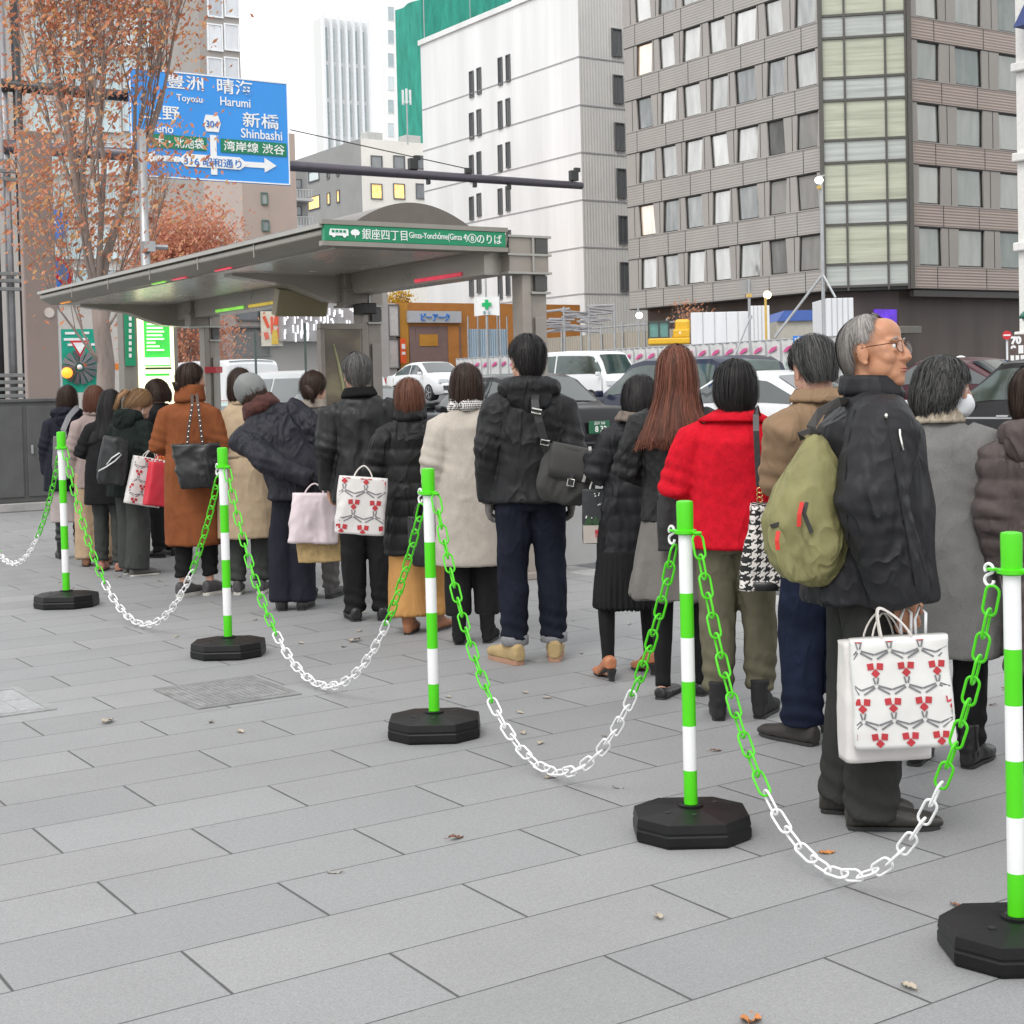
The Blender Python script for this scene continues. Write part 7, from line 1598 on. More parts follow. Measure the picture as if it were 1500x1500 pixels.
# 6 rust coat
p = Person(287, 872, 535, 26, 'person in a long rust brown coat with dark hair pinned up', arms={1: 'front', -1: 'front'}, head=(34, -2, 0), feet={1: (.10, .06, 18), -1: (-.07, -.05, 14)}, voxel=.006)
p.hair('updo', H_DARK, 1800); p.tail(H_DARK, [(-.01, -.10, -.02), (0, -.125, -.03), (0, -.12, -.055)], [.03, .035, .02], 160, 'bun')
ru = wool('rust wool', (.205, .068, .028)); p.top('coat', ru, hem=.37, hemw=.20, hemd=.175, slv=(.082, .078, .066), chest=(.155, .122), waist=(.17, .135), amp=.010); p.collar(ru, .125, .095, 1.2, thick=.02); p.trousers(C_BLACK, .14, .055, .066); p.shoes(M('grey trainer', (.065, .06, .062), .7, var=.15), sole_pale, 'trainer')
dd = depth(p.P); q = place(288, 714, dd-.30); r = bag('tote_bag', 'large soft black leather tote bag on the shoulder of the rust coat', 'tote bag', q, heading(286, 6), .34, .27, .14, .32, black_bag, pw=2.8, soft=.014, seed=6, rb=.15)
for s_ in (-.05, .06): strap_tube(r, 'strap', M('dark rust strap', (.05, .025, .018), .5), [(s_, -.06, .32), (s_*.8, -.055, .44), (s_*.4+.01, -.03, .60), (s_*.3+.0, .04, .69), (0, .14, .66)], .022)
for s_ in (-.05, .06):
    for i in range(8): f = i/7; small('stud', M('stud silver', (.75, .73, .68), .2, 1, var=0), r, lambda mb: mb.ball((s_*(1-.6*f)+.01*f, -.066+.035*f*f, .34+.27*f), .007, 8, 6), smooth=True)
# 7 cream coat
p = Person(366, 870, 541, 5, 'person in a long cream beige coat behind the leaning woman', arms={-1: 'front', 1: 'hang'}, head=(0, -8, 0))
p.hair('bob', H_DARK, 1000); cr_ = wool('cream wool', (.44, .335, .225)); p.top('coat', cr_, hem=.42, hemw=.225, hemd=.17, waist=(.16, .12)); p.collar(cr_, .07); p.trousers(cloth('charcoal cloth', (.05, .053, .05)), .10, .06, .07); p.shoes(M('grey trainer', (.065, .06, .062)), sole_pale, 'trainer')
small('belt', M('cream belt', (.36, .27, .18), .8), p.o, lambda mb: mb.loft([p.ell((0, 0, z*p.k), .178*p.k, .138*p.k, 28) for z in (1.0, 1.035)]), smooth=True)
# 9 behind the leaning woman
p = Person(468, 876, 546, 18, 'person with brown hair tied back behind the leaning woman in the beanie', head=(12, -6, 0))
p.hair('updo', H_DARK, 1600); p.tail(H_DARK, [(0, -.10, .0), (.02, -.13, -.01), (.05, -.14, -.04), (.06, -.12, -.10)], [.03, .036, .03, .008], 200); gk = wool('grey brown wool', (.085, .08, .082)); p.top('coat', gk, hem=.40, hemw=.19, hemd=.15); p.collar(wool('oatmeal scarf', (.3, .26, .22)), .06); p.trousers(cloth('mid grey cloth', (.115, .11, .105)), .08, .062, .07); p.shoes(M('grey trainer', (.065, .06, .062)), sole_dark, 'trainer')
# 8 leaning woman
k_ = 1.0
p = Person(446, 892, 552, 6, 'person leaning out to the left in a grey beanie and dark navy coat', ht=1.74, lean=(10, -28), head=(-14, -4, 0), sw=.17, feet={1: (-.01, .0, 10), -1: (-.15, .0, -8)}, arms={-1: ((-.20, -.21, 1.06), (.09, -.25, .93)), 1: 'hang'}, build=1.12, voxel=.007)
nv_ = shell('navy black shell', (.018, .018, .025)); p.top('coat', nv_, hem=.74, hemw=.20, hemd=.155, slv=(.092, .085, .062), chest=(.175, .135), amp=.011); p.collar(nv_, .05)
p.scarf(M('maroon fur', (.060, .018, .014), .9, var=.4, scale=30, bump=.006, bscale=60, sheen=.3), .095, .046, 'dark maroon furry scarf'); p.hair('shortbob', H_DARK, 900)
mb = MB()
for i in range(2): pass
mb.ball(p.Hd((0, -.016, .032)), tuple(v*p.hs for v in (.110, .129, .117)), 24, 16, mat=p.HR); me = mb.mesh('beanie'); fix_normals(me)
bmx = bmesh.new(); bmx.from_mesh(me); bmesh.ops.bisect_plane(bmx, geom=bmx.verts[:]+bmx.edges[:]+bmx.faces[:], plane_co=p.Hd((0, 0, -.02)), plane_no=p.HR @ Vector((0, -.38, 1)), clear_inner=True); bmx.to_mesh(me); bmx.free(); me.update()
folds(me, .005, (16, 16, 16), 3); link_mesh('beanie', me, wool('grey knit', (.20, .205, .20)), p.o)
p.trousers(cloth('navy cloth', (.017, .018, .026)), .06, .085, .082, wide=1, hipw=.14); p.shoes(black_lea, sole_dark)
gl_ = MB(); sh, E, W = p.arm[-1]; p.hand(gl_, -1, E, W); p.wear('glove', gl_, C_BLACK, .006, 2, .001)
c_, n_ = coords(p.o.children[-1].data); set_coords(p.o.children[-1].data, c_+n_*.004)
hw = p.world(p.arm[-1][2]); D = depth(hw)
r = bag('carrier_bag', 'pale pink plastic carrier bag held behind her back by the leaning woman', 'carrier bag', (hw.x-.02, hw.y-.06, hw.z-.43), heading(470, 0), .29, .33, .12, .33, plastic_p, (.14, .10, .010, .02, .5), plastic_p, soft=.012, pw=3.2, seed=12, tilt=.06)
q = place(470, 822, D+.02); bag('straw_bag', 'brown straw bag hanging just below the pale pink carrier bag', 'straw bag', (q.x, q.y, q.z), heading(470, 0), .33, .30, .12, .22, kraft, (.16, .12, .006, .04, 1), kraft, soft=.006, seed=13)
# 10 man in a leather coat
p = Person(541, 908, 520, -4, 'person with short grey hair in a black leather coat', male=True, head=(-8, 0, 0), voxel=.007)
lea = M('coat leather', (.011, .011, .011), .42, var=.2, scale=5, bump=.002, bscale=70, spec=.28, wr=(5, .014)); p.hair('crop', H_IRON, 2200); p.top('coat', lea, hem=.74, hemw=.215, hemd=.165, slv=(.088, .08, .062), chest=(.178, .132), amp=.012); p.collar(wool('black fur collar', (.012, .012, .012)), .06, .09, 1.25, thick=.02); p.trousers(C_BLACK, .05, .066, .08); p.shoes(black_lea, sole_dark)
# 11 puffer coat with mustard trousers
p = Person(612, 925, 558, -3, 'person in a long black quilted coat and wide mustard trousers', arms={-1: 'bag', 1: 'hang'}, voxel=.007, feet={1: (.11, .03, 30), -1: (-.06, -.04, 15)})
p.hair('shortbob', H_RED, 2200); pf = shell('puffer black', (.0135, .0135, .0135)); p.top('coat', pf, hem=.52, hemw=.205, hemd=.17, slv=(.09, .085, .068), chest=(.178, .142), waist=(.18, .145), extra=puff(.105, .014), amp=.007); p.collar(pf, .13, .098, 1.12, thick=.03)
p.trousers(cloth('mustard cloth', (.47, .245, .085), .85), .115, .125, .12, wide=1, thigh=.105, amp=.010); p.shoes(M('tan boot', (.27, .105, .045), .5, var=.15, scale=10), sole_dark, 'boot')
dd = depth(p.P); q = place(526, 782, dd-.30); bag('gift_bag', 'white paper bag with a red and grey star print beside the pink carrier bag', 'gift bag', q, heading(526, 0), .29, .30, .09, .345, paper, (.12, .10, .004, .03, 1), cord, print_=star_print(.13), tilt=.10, seed=15, soft=.006)
q = place(622, 828, dd-.26); r = bag('handbag', 'soft black handbag hanging by the mustard trousers', 'handbag', q, heading(622, 0), .18, .20, .1, .30, black_bag, (.12, .14, .005, .03, 1), black_bag, pw=2.4, seed=16, soft=.010, rb=.35)
# 12 greige coat
p = Person(694, 941, 537, 0, 'person with a dark bob in a pale greige coat and houndstooth scarf', voxel=.007)
p.hair('bob', H_DARK, 2400); ge = wool('greige wool', (.43, .385, .335)); p.top('coat', ge, hem=.47, hemw=.215, hemd=.165, slv=(.095, .09, .072), chest=(.17, .13), amp=.006); p.scarf(houndstooth('houndstooth scarf', 620), .088, .030, 'black and white houndstooth scarf'); p.trousers(C_BLACK, .17, .075, .08, wide=1); p.shoes(C_BLACK, sole_dark, 'boot')
# 14 dark padded coat, tan heels, behind
p = Person(922, 990, 550, -12, 'person in a black padded coat and pleated skirt with tan heels', build=.84, lean=(2, 9), arms={-1: ((-.14, .0, 1.06), (-.12, .22, 1.12)), 1: 'phone'}, head=(-5, -16, 0), voxel=.007, feet={1: (.12, .06, -12), -1: (-.12, -.04, -6)})
p.hair('shortbob', H_BLACK, 1200); p.top('coat', shell('padded black', (.016, .016, .018)), hem=.56, hemw=.185, hemd=.15, slv=(.085, .078, .06), extra=puff(.085, .009)); p.collar(M('fur trim', (.14, .11, .09), .95, var=.4, scale=40, bump=.006, bscale=70), .05, .1, 1.3, thick=.03)
p.skirt(C_BLACK, .70, .385, (.155, .13), (.185, .165), 34); p.trousers(TIGHTS, .07, .036, .052, thigh=.08, amp=.001, name='tights', wide=1); p.shoes(M('tan heel leather', (.44, .17, .08), .4, var=.1), sole_dark, 'heel')
dd = depth(p.P); q = place(879, 795, dd-.02); r = bag('gift_bag', 'dark paper bag with a snowy tree scene and a red reindeer', 'gift bag', q, heading(869, 0), .175, .175, .07, .28, M('gift charcoal', (.02, .022, .024), .6, var=.1), (.1, .1, .004, .03, 1), cord, pw=6, seed=18)
def snow(mb):
    random.seed(2)
    for i in range(26): mb.ball((random.uniform(-.075, .075), -.0345, random.uniform(.13, .26)), (.004, .002, .004), 6, 4)
small('snow', whitept, r, snow); small('lower_print', M('kraft pale', (.45, .4, .36), .7), r, lambda mb: mb.box((0, -.0355, .05), (.172, .004, .095)))
small('tree_print', M('fir green', (.03, .07, .03), .8), r, lambda mb: [mb.prism([(-.03, 0), (.03, 0), (0, .05)], (x, -.038, .095), (1, 0, 0), (0, 0, 1), (0, .004, 0)) for x in (-.055, -.02, .018, .052)]); small('reindeer_print', M('print red', (.45, .03, .04)), r, lambda mb: [mb.box((0, -.039, .062), (.05, .003, .018)), mb.box((.022, -.039, .079), (.012, .003, .03))]+[mb.box((x, -.039, .045), (.006, .003, .025)) for x in (-.02, -.01, .012, .022)])
# 13 man with messenger bag
p = Person(783, 968, 495, -4, 'person with short black hair in a black hooded jacket and tan trainers', male=True, head=(-16, -4, 0), voxel=.0055, feet={1: (.112, .03, 6), -1: (-.108, -.03, -28)}, sw=.164)
p.hair('short', H_BLACK, 3600, wid=.002); jk = shell('black jacket', (.0155, .0155, .0165)); p.top('jacket', jk, hem=.815, hemw=.20, hemd=.155, slv=(.084, .076, .058), chest=(.172, .13), amp=.012, sc=(7, 7, 5), voxel=.0095); p.hood(jk, .13, up=-.005)
p.trousers(denim('dark denim', (.013, .015, .024)), .115, .068, .076, thigh=.096, hipw=.152, amp=.009); p.shoes(M('tan suede', (.36, .26, .125), .9, var=.15, scale=14, bump=.0015, bscale=200), M('gum sole', (.36, .2, .13), .7), 'trainer')
cu = MB()
for sd in (1, -1):
    fx, fy, ya = p.feet[sd]; c = Vector((fx, fy-.015, .12*p.k)); cu.loft([[c+Vector((r_*math.cos(2*PI*j/24), r_*math.sin(2*PI*j/24), z)) for j in range(24)] for r_, z in ((.068, -.028), (.075, -.024), (.076, .022), (.069, .027))])
    one = cu; one.build('turn_up', denim('pale denim', (.24, .24, .25)), p.o, smooth=True); cu = MB()
for sd in (1, -1):
    g = MB(); sh, E, W = p.arm[sd]; p.hand(g, sd, E, W); g.tube([W-(W-E).normalized()*.05, W, W+(W-E).normalized()*.02], [.042, .04, .04], 12); me = fuse(g, .006, 2); c_, n_ = coords(me); set_coords(me, c_+n_*.007); link_mesh('glove', me, wool('grey glove', (.16, .15, .145)), p.o)
dd = depth(p.P); q = place(824, 736, dd-.24); mbm = M('charcoal canvas', (.043, .042, .040), .85, var=.15, scale=9, bump=.0015, bscale=220)
r = bag('messenger_bag', 'charcoal canvas messenger bag with a flap and buckle across the back of the black jacket', 'messenger bag', q, heading(824, 0), .27, .345, .15, .30, mbm, pw=2.7, seed=20, soft=.014, tilt=.22, rb=.42)
def flap(mb):
    n = 9
    G = []
    for i in range(n+1):
        x = -.115+.25*i/n; G.append([Vector((x, .02, .305)), Vector((x, -.03, .315)), Vector((x, -.062, .305)), Vector((x, -.078, .25)), Vector((x*.98, -.084, .18)), Vector((x*.93, -.083, .125+.02*abs(i/n-.5)))])
    for i in range(n):
        for j in range(5): mb.quad(G[i][j], G[i+1][j], G[i+1][j+1], G[i][j+1])
f_ = small('flap', mbm, r, flap, smooth=True); sm_ = f_.modifiers.new('t', 'SOLIDIFY'); sm_.thickness = .006
strap_tube(r, 'flap_stripe', M('grey webbing', (.36, .34, .33), .7), [(.085, -.0, .322), (.088, -.068, .31), (.09, -.090, .24), (.088, -.094, .16), (.084, -.094, .135)], .016, .004)
strap_tube(r, 'strap', M('black webbing', (.02, .02, .02), .6, bump=.001, bscale=200), [(-.135, -.03, .25), (-.165, -.05, .32), (-.205, -.062, .40), (-.24, -.055, .47), (-.252, -.03, .51), (-.256, .06, .54)], .042, .006)
bkl = M('stud silver', (.75, .73, .68))
def buckle(c, w, h, t=.005):
    return lambda mb: [mb.tube([Vector(c)+Vector((x*w/2, 0, z*h/2)) for x, z in ((-1, -1), (1, -1), (1, 1), (-1, 1), (-1, -1), (1, -1))], t, 6)]
small('buckle', bkl, r, buckle((.02, -.10, .12), .034, .036)); small('buckle', bkl, r, buckle((-.232, -.07, .455), .052, .022)); small('buckle', bkl, r, buckle((-.155, -.058, .30), .045, .025))
strap_tube(r, 'tab', M('black webbing', (.02, .02, .02)), [(.02, -.096, .165), (.02, -.098, .12), (.02, -.096, .09)], .022, .004)
# 15 long auburn hair
p = Person(1000, 1018, 512, 4, 'person with very long auburn hair in a black quilted jacket and grey skirt', arms={-1: 'front', 1: 'front'}, head=(-6, 0, 0), voxel=.007, feet={1: (.09, .05, 16), -1: (-.09, -.04, 14)})
p.hair('long', H_AUB, 4200, wid=.0022)
def quilt(c, n):
    a, b = (c[:, 0]+c[:, 2])*PI/.055, (c[:, 0]-c[:, 2])*PI/.055; return .0045*(np.minimum(np.abs(np.sin(a)), np.abs(np.sin(b)))**.5-.5)*(c[:, 2] < 1.25)
p.top('jacket', shell('quilted black', (.014, .014, .0145)), hem=.84, hemw=.185, hemd=.15, slv=(.088, .08, .062), chest=(.172, .135), extra=quilt, amp=.005, voxel=.0085, sm=3); p.collar(M('fur trim', (.14, .11, .09)), .04, .088, 1.15, 'fur_trim', thick=.03)
p.skirt(wool('grey flannel', (.16, .148, .138)), .93, .475, (.15, .125), (.245, .2), 9, .008); p.trousers(TIGHTS, .05, .038, .056, thigh=.085, amp=.001, name='tights', wide=1); p.shoes(black_lea, sole_dark, 'flat')
dd = depth(p.P); q = place(984, 806, dd-.25); bag('handbag', 'flat black handbag at the hip of the auburn haired person', 'handbag', q, heading(984, 0), .12, .13, .07, .27, black_bag, (.12, .12, .005, .02, 1), black_bag, pw=4, seed=22)
# 16 red jacket
p = Person(1082, 1050, 533, 4, 'person in a bright red jacket with a black bob and olive trousers', arms={-1: 'front', 1: 'bag'}, head=(-12, 0, 0), voxel=.007, feet={1: (.10, .04, 14), -1: (-.085, -.02, -6)}, build=1.16)
p.hair('shortbob', H_BLACK, 3200, wid=.002); rw = M('red boucle', (.52, .010, .022), .95, var=.16, scale=30, bump=.004, bscale=230, sheen=.1, spec=.08, fine=.25, wr=(5, .02)); p.top('jacket', rw, hem=.80, hemw=.19, hemd=.155, slv=(.098, .092, .070), chest=(.182, .14), waist=(.172, .135), amp=.007, voxel=.0095)
mb = MB(); k = p.k; n = 20                                        # flat turned-down collar
for i in range(n):
    def cp(i, f): a = -PI*.5+(i/n-.5)*2*PI*.82; R_ = (.080+.075*f)*k; return p.T((R_*math.cos(a)*(1+.1*f), -.005+R_*.8*math.sin(a), (1.428-.050*f)*k))
    mb.quad(cp(i, 0), cp(i+1, 0), cp(i+1, 1), cp(i, 1))
o = mb.build('collar', rw, p.o, smooth=True); sf = o.modifiers.new('t', 'SOLIDIFY'); sf.thickness = .012; sf.offset = 1
p.collar(cloth('blue shirt', (.08, .13, .38)), .045, .072, 1.05, 'shirt_collar', thick=.006)
p.trousers(M('olive corduroy', (.125, .115, .078), .9, var=.14, scale=6, bump=.001, bscale=300, spec=.1, wr=(8, .018)), .13, .068, .082, thigh=.104, hipw=.165, amp=.010); p.shoes(M('black suede', (.012, .012, .012), .8), sole_dark, 'boot')
dd = depth(p.P); q = place(1119, 862, dd-.30); ht = houndstooth('houndstooth cloth', 200, (.70, .66, .62), (.012, .012, .013))
r = bag('shoulder_bag', 'black and white houndstooth bag on the right shoulder of the red jacket', 'shoulder bag', q, heading(1119, 0), .085, .215, .13, .36, ht, pw=2.6, seed=24, soft=.012)
small('bottom', black_bag, r, lambda mb: mb.lathe([(.02, -.006), (.10, -.004), (.106, .02), (.1, .035)], 28), smooth=True).scale = (1, .6, 1)
strap_tube(r, 'strap', black_bag, [(-.012, -.0, .44), (-.016, .01, .55), (-.02, .02, .68), (-.02, .06, .75), (-.018, .14, .78), (-.01, .22, .74)], .026, .006); small('ring', M('brass', (.55, .38, .15), .25, 1, var=0), r, lambda mb: [mb.tube([(-.01+.012*math.cos(t), -.006, .385+i*.02+.012*math.sin(t)) for t in np.linspace(0, 2*PI, 14)], .0028, 6) for i in range(3)], smooth=True)
# 17 tan jacket
p = Person(1212, 1088, 494, -34, 'person with greying black hair in a tan jacket and dark jeans, head bowed', male=True, build=.95, arms={1: 'front', -1: ((-.175, .06, 1.10), (-.05, .28, 1.26))}, head=(10, -24, 0), voxel=.0055, feet={1: (.10, .0, 6), -1: (-.09, .06, -16)})
p.hair('short', H_SALT, 3400, wid=.002); tn = cloth('tan cotton', (.235, .155, .095), .8); p.top('jacket', tn, hem=.80, hemw=.172, hemd=.14, slv=(.084, .076, .058), chest=(.168, .128), amp=.012, sc=(8, 8, 6), voxel=.0095); p.collar(tn, .05, .088, 1.4, thick=.014)
p.trousers(denim('blue black denim', (.013, .017, .034)), .075, .085, .092, thigh=.105, hipw=.162, amp=.008); p.shoes(M('dark suede shoe', (.028, .024, .021), .7, var=.2), sole_dark, 'shoe', L=.262)
# 19 grey coat with mask
p = Person(1384, 1118, 527, 12, 'person with short curly black hair in a grey wool coat and white face mask', arms={1: 'front', -1: 'hang'}, head=(62, -6, 0), voxel=.006, feet={1: (.10, .02, 10), -1: (-.10, -.02, 0)})
p.hair('curly', H_SALT, 3400, wid=.002); gw = wool('grey wool', (.175, .172, .165)); p.top('coat', gw, hem=.46, hemw=.245, hemd=.19, slv=(.105, .10, .082), chest=(.18, .14), waist=(.195, .15), amp=.007); p.collar(houndstooth('checked collar', 160, (.42, .36, .28), (.30, .25, .19)), .06, .09, 1.2, thick=.014)
p.trousers(C_BLACK, .08, .06, .07); p.shoes(black_lea, sole_dark, 'boot')
mm = MB(); n = 12; G = []
for i in range(n+1):
    a = (i/n-.5)*PI*.86; row = []
    for j in range(7):
        f = j/6; z = -.012-.090*f; R_ = .083+.030*math.cos(a)**2*math.sin(PI*min(1, f*.85+.1)); row.append(p.Hd((R_*math.sin(a)*.82, .012+R_*math.cos(a)*1.02, z)))
    G.append(row)
for i in range(n):
    for j in range(6): mm.quad(G[i][j], G[i+1][j], G[i+1][j+1], G[i][j+1])
o = mm.build('face_mask', M('mask white', (.72, .74, .76), .7, var=.04), p.o, smooth=True); sf = o.modifiers.new('t', 'SOLIDIFY'); sf.thickness = .002
small('mask_loop', M('mask white', (.72, .74, .76)), p.o, lambda mb: [mb.tube([p.Hd((s_*.072, .045, -.02)), p.Hd((s_*.082, .015, .012)), p.Hd((s_*.083, -.02, .0)), p.Hd((s_*.078, .0, -.05)), p.Hd((s_*.066, .04, -.085))], .0018, 5) for s_ in (1, -1)])
q = place(1392, 0+768, depth(p.P))
# 20 taupe puffer at the right edge
p = Person(1546, 1140, 540, 6, 'person in a taupe padded coat cut off by the right edge', head=(-20, 0, 0), voxel=.008, lean=(2, -5), build=.9)
p.hair('shortbob', H_DARK, 2200); tp = shell('taupe padding', (.085, .068, .064)); p.top('coat', tp, hem=.43, hemw=.21, hemd=.17, slv=(.105, .10, .075), chest=(.185, .15), waist=(.18, .15), extra=puff(.075, .010), amp=.010); p.hood(tp, .16); p.trousers(C_BLACK); p.shoes(black_lea, sole_dark, 'boot')
# 18 old man
p = Person(1276, 1200, 464, 76, 'person with thin grey hair and glasses in a black jacket looking up to the right', male=True, skin=SKIN2, head=(38, 10, 0), hs=1.04, voxel=.0045, feet={1: (.10, -.01, 4), -1: (-.10, -.055, 12)}, arms={1: ((.270, -.05, 1.12), (.265, .045, .80)), -1: 'hang'}, build=1.05)
p.hair('bald', H_GREY, 5200, wid=.0011)
oj = shell('old black jacket', (.0185, .0185, .021)); p.top('jacket', oj, hem=.735, hemw=.215, hemd=.205, slv=(.112, .104, .088), chest=(.195, .158), waist=(.21, .18), amp=.013, sc=(6, 6, 3.5), voxel=.0095, cy=.0); p.collar(oj, .062, .088, 1.2, thick=.016, lean=-.012)
p.trousers(M('dark grey flannel', (.036, .037, .034), .9, var=.12, bump=.001, bscale=300, spec=.1, wr=(7, .022)), .045, .088, .094, thigh=.110, hipw=.172, amp=.010); p.shoes(M('dark olive leather', (.030, .027, .022), .42, var=.15, bump=.001, bscale=120), sole_dark, 'shoe', L=.262, w=1.08)
gm_ = M('glasses rim', (.10, .035, .02), .3, .6, var=0); lens = M('lens', (.9, .9, .9), .02, var=0, alpha=.12)
def glasses(mb):
    for sd in (1, -1):
        mb.tube([p.Hd((sd*.033+.0235*math.cos(t), .104-.006*abs(math.cos(t)), .002+.0185*math.sin(t))) for t in np.linspace(0, 2*PI, 25)], .0013*p.hs, 6); mb.tube([p.Hd((sd*.0565, .100, .010)), p.Hd((sd*.076, .092, .012)), p.Hd((sd*.081, .02, .014)), p.Hd((sd*.081, -.012, .012)), p.Hd((sd*.080, -.024, -.004))], .0016*p.hs, 6)
    mb.tube([p.Hd((-.011, .105, .006)), p.Hd((0, .109, .009)), p.Hd((.011, .105, .006))], .0013*p.hs, 6)
g_ = small('glasses', gm_, p.o, glasses, smooth=True)
small('lens', lens, g_, lambda mb: [mb.add([p.Hd((sd*.033+.023*math.cos(t), .1005, .002+.018*math.sin(t))) for t in np.linspace(0, 2*PI, 20, endpoint=False)], [tuple(range(20))]) for sd in (1, -1)])
small('eyebrow', H_GREY, p.o, lambda mb: [mb.tube([p.Hd((sd*.014, .0905, .0275)), p.Hd((sd*.031, .0905, .032)), p.Hd((sd*.05, .08, .027))], [.002, .0035, .0015], 6) for sd in (1, -1)])
small('lips', LIP, p.o, lambda mb: [mb.tube([p.Hd((-.020, .086, z)), p.Hd((-.008, .0945, z+.001)), p.Hd((.008, .0945, z+.001)), p.Hd((.020, .086, z))], [.0012, .0026, .0026, .0012], 8) for z in (-.062, -.0705)], smooth=True)
jco, _ = coords(p.o.children[-3].data if False else next(c for c in p.o.children if c.name.startswith('jacket')).data)
def on_jacket(px, py):                                            # where the sight line meets his jacket
    d = (Matrix.Rotation(-p.rot, 3, 'Z') @ ray(px, py)).normalized(); o = p.local(CAMP); v = jco-np.array(o); t = v @ np.array(d); e = np.linalg.norm(v-t[:, None]*np.array(d), axis=1); k = np.where(e < .012)[0]
    k = k[np.argmin(t[k])] if len(k) else np.argmin(e); return Vector(jco[k])-d*.004
zp = [on_jacket(1322+i*1.2, 632+i*6) for i in range(5)]; small('pocket_zip', M('stud silver', (.75, .73, .68)), p.o, lambda mb: mb.tube(zp, .0042, 6), smooth=True)
sn = on_jacket(1303, 609); small('collar_snap', M('stud silver', (.75, .73, .68)), p.o, lambda mb: mb.ball(sn, (.006, .006, .009), 10, 8), smooth=True)
for pts, nm in (([(1300, 606), (1312, 660), (1322, 720), (1334, 790), (1345, 860)], 'front_seam'), ([(1247, 600), (1238, 640), (1234, 700), (1236, 760), (1240, 800)], 'sleeve_seam')):
    sp = [on_jacket(*q) for q in pts]; small(nm, M('black thread', (.006, .006, .006), .8, var=0), p.o, lambda mb: mb.tube(sp, .0028, 5), smooth=True)
dd = depth(p.P)
# olive rucksack
q = place(1187, 846, dd-.13); ol = M('olive nylon', (.225, .21, .095), .6, var=.16, scale=7, bump=.0006, bscale=300, spec=.2, wr=(9, .03))
r = empty('rucksack', q, heading(1187, 0), 'olive green rucksack with red zip pulls on the back of the old man', 'rucksack'); kk = dd/FPX
prof = [(848, 1172, 1216, .06), (835, 1142, 1228, .10), (805, 1128, 1240, .13), (765, 1127, 1247, .14), (725, 1140, 1243, .13), (690, 1160, 1228, .11), (660, 1180, 1216, .08), (643, 1190, 1206, .04)]
mb = MB(); rings = []
for y, a, b, d_ in prof:
    cx = ((a+b)/2-1187)*kk; w_ = (b-a)/2*kk; z = (846-y)*kk; rings.append([Vector((cx+w_*math.cos(t)*(abs(math.cos(t))**.0), d_*math.sin(t)*1.1, z)) for t in np.linspace(0, 2*PI, 40, endpoint=False)])
mb.loft(rings); me = fuse(mb, .008, 2); folds(me, .016, (9, 9, 4), 4); link_mesh('body', me, ol, r)
mb = MB(); X_ = lambda px: (px-1187)*kk; Z_ = lambda py: (846-py)*kk
mb.loft([[Vector((X_(cx)+w_*kk*math.cos(t), -.055-.075*math.sin(t), Z_(y))) for t in np.linspace(0, 2*PI, 24, endpoint=False)] for y, cx, w_ in ((845, 1172, 22), (820, 1163, 32), (790, 1160, 33), (770, 1160, 30), (765, 1160, 24))]); me = fuse(mb, .008, 3); folds(me, .008, (14, 14, 8), 7); link_mesh('front_pocket', me, ol, r)
dz = M('dark zip', (.03, .028, .025), .6); red_t = M('zip pull red', (.6, .03, .02), .5)
strap_tube(r, 'zip', dz, [(X_(1206), -.06, Z_(668)), (X_(1198), -.118, Z_(690)), (X_(1188), -.142, Z_(720)), (X_(1180), -.158, Z_(748)), (X_(1190), -.158, Z_(775))], .014, .006); strap_tube(r, 'zip', dz, [(X_(1134), -.115, Z_(768)), (X_(1145), -.128, Z_(764)), (X_(1160), -.132, Z_(766))], .014, .006)
for a, b in (((1178, 732), (1173, 766)), ((1145, 772), (1144, 798))): strap_tube(r, 'zip_pull', red_t, [(X_(a[0]), -.172, Z_(a[1])), (X_((a[0]+b[0])/2)-.004, -.178, Z_((a[1]+b[1])/2)), (X_(b[0]), -.176, Z_(b[1]))], .014, .006)
strap_tube(r, 'strap', dz, [(X_(1196), -.03, Z_(650)), (X_(1192), -.03, Z_(630)), (X_(1205), .0, Z_(610)), (X_(1232), .03, Z_(596)), (X_(1248), .1, Z_(600))], .03, .008); strap_tube(r, 'grab_handle', dz, [(X_(1180), -.03, Z_(648)), (X_(1176), -.05, Z_(640)), (X_(1190), -.05, Z_(636)), (X_(1204), -.03, Z_(642))], .02, .006)
# paper bags in his right hand
hw = p.world(p.arm[1][2]+Vector((0, 0, -.085))); D = depth(hw)
q = hw-Vector((0, 0, .0)); zb = at_d(1300, 1112, D).z
rb = bag('paper_bag', 'tall plain white paper bag held by the old man behind the star printed one', 'paper bag', (at_d(1296, 1112, D+.03).x, at_d(1296, 1112, D+.03).y, zb), heading(1300, -22), .285, .285, .11, at_d(1300, 938, D).z-zb, paper, (.11, .12, .0035, .04, 1), cord, pw=9, soft=.003, seed=30)
q = place(1326, 1092, D-.075); bag('gift_bag', 'large white bag with a red and grey star print held by the old man', 'gift bag', q, heading(1326, -8), .30, .315, .07, at_d(1326, 934, D-.1).z-q.z, M('glossy white bag', (.70, .69, .67), .35, var=.04), (.10, .125, .0035, .03, 1, -.05), cord, print_=star_print(.095), pw=6, soft=.004, seed=31, tilt=-.05)
v = place(1340, 925, D-.03); r = empty('carrier_bag', v, heading(1340, 0), 'knotted white plastic carrier handles above the star printed bag of the old man', 'carrier bag')
small('handle', M('milky plastic', (.74, .74, .75), .3, var=.08), r, lambda mb: [mb.tube([(x0, 0, -.05), (x0-.004, 0, .04), (x0+.012, 0, .085), (x0+.03, 0, .06), (x0+.028, 0, -.02)], .010, 8, flat=.5) for x0 in (-.04, .005)], smooth=True)
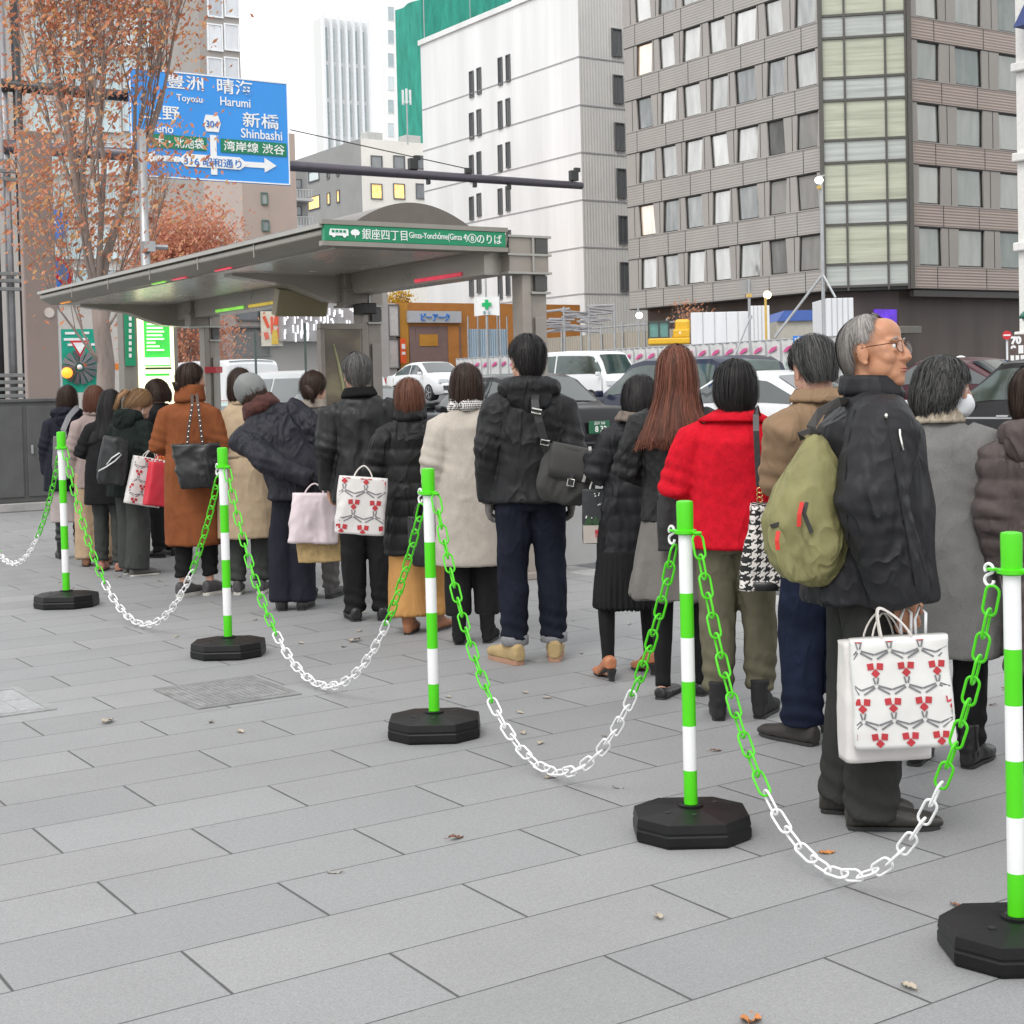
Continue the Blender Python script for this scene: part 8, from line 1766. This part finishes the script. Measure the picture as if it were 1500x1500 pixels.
small('body', M('milky plastic', (.74, .74, .75)), r, lambda mb: mb.loft([[Vector((rx*math.cos(t), ry*math.sin(t), z)) for t in np.linspace(0, 2*PI, 20, endpoint=False)] for z, rx, ry in ((-.16, .06, .03), (-.1, .07, .035), (-.04, .055, .025), (-.02, .03, .015))]), smooth=True)
# scooter rider far off at the right
p = Person(1408, 660, 524, -70, 'person in a white helmet and blue jacket riding beyond the black taxi', voxel=.012, arms={1: 'front', -1: 'front'}, ht=1.6)
p.o.location = (*at_d(1408, 560, 30).xy, 0); p.o.location.z = at_d(1408, 524, 30).z-1.6; p.top('jacket', cloth('blue jacket', (.05, .10, .22))); p.trousers(C_BLACK); p.shoes(black_lea, sole_dark); small('helmet', whitept, p.o, lambda mb: mb.ball(p.Hd((0, -.01, .045)), (.125, .14, .115), 20, 12), smooth=True); p.o['group'] = 'people beyond the queue'

# ================================================================ fallen leaves
lf = [M('leaf pale', (.42, .36, .28), .7, var=.2), M('leaf brown', (.20, .09, .05), .7, var=.2), M('leaf orange', (.5, .2, .06), .6, var=.2), M('leaf grey', (.30, .28, .25), .7, var=.2)]
lfm = []
for v_ in range(4):
    mb = MB(); n = 10; rr = random.Random(v_); up_ = []
    L_, W_ = .032, .011+.004*rr.random()
    for i in range(n+1):
        f = i/n; w = W_*math.sin(PI*f)**.7*(1+.15*math.sin(i*2.5)); z = .004+.010*math.sin(f*PI*1.1+v_)*(.4+.3*v_/3); up_.append((Vector((L_*(f-.5)*2, -w, z+.006*rr.random())), Vector((L_*(f-.5)*2, 0, z-.001)), Vector((L_*(f-.5)*2, w, z+.007*rr.random()))))
    for i in range(n):
        for j in range(2): mb.quad(up_[i][j], up_[i+1][j], up_[i+1][j+1], up_[i][j+1])
    mb.tube([up_[0][1], up_[0][1]+Vector((-.015, .002, .001))], .0008, 4); lfm.append(mb)
protos = [b.mesh('fallen_leaf', [lf[i]]) for i, b in enumerate(lfm)]
for m_ in protos: fix_normals(m_); m_.polygons.foreach_set('use_smooth', [True]*len(m_.polygons))
def leaf_at(x, y, k, s, lab=None):
    o = bpy.data.objects.new('fallen_leaf', protos[k]); COL.objects.link(o); o.location = (x, y, .001); o.rotation_euler = (random.uniform(-.15, .15), random.uniform(-.15, .15), random.uniform(0, 6.28)); o.scale = (s,)*3
    tag(o, lab or 'small dry fallen leaf lying on the grey paving', 'fallen leaf', 'fallen leaves on the paving')
random.seed(21)
for i in range(95):
    Y = random.uniform(2.2, 12.5); X = random.uniform(3.2, 6.6)+0*random.random(); leaf_at(X, Y, random.choice([0, 0, 0, 3, 3, 1]), random.uniform(.4, .95))
for px, py, k, s, lab in ((1100, 1495, 2, 1.6, 'orange fallen leaf at the bottom edge of the paving'), (668, 1229, 1, 1.1, 'red brown fallen leaf alone on the bare paving'), (157, 1059, 0, 1.6, 'pale curled leaf on the paving left of the manhole'), (1212, 1250, 2, .9, 'small orange leaf by the nearest chain'), (520, 940, 0, 1.7, 'pale long leaf near the second post'), (490, 1279, 3, .8, None), (965, 1345, 0, .8, None), (1332, 1448, 0, .9, None), (310, 1058, 3, 1, None), (352, 1073, 0, .9, None)):
    P = gnd(px, py); leaf_at(P.x, P.y, k, s, lab)
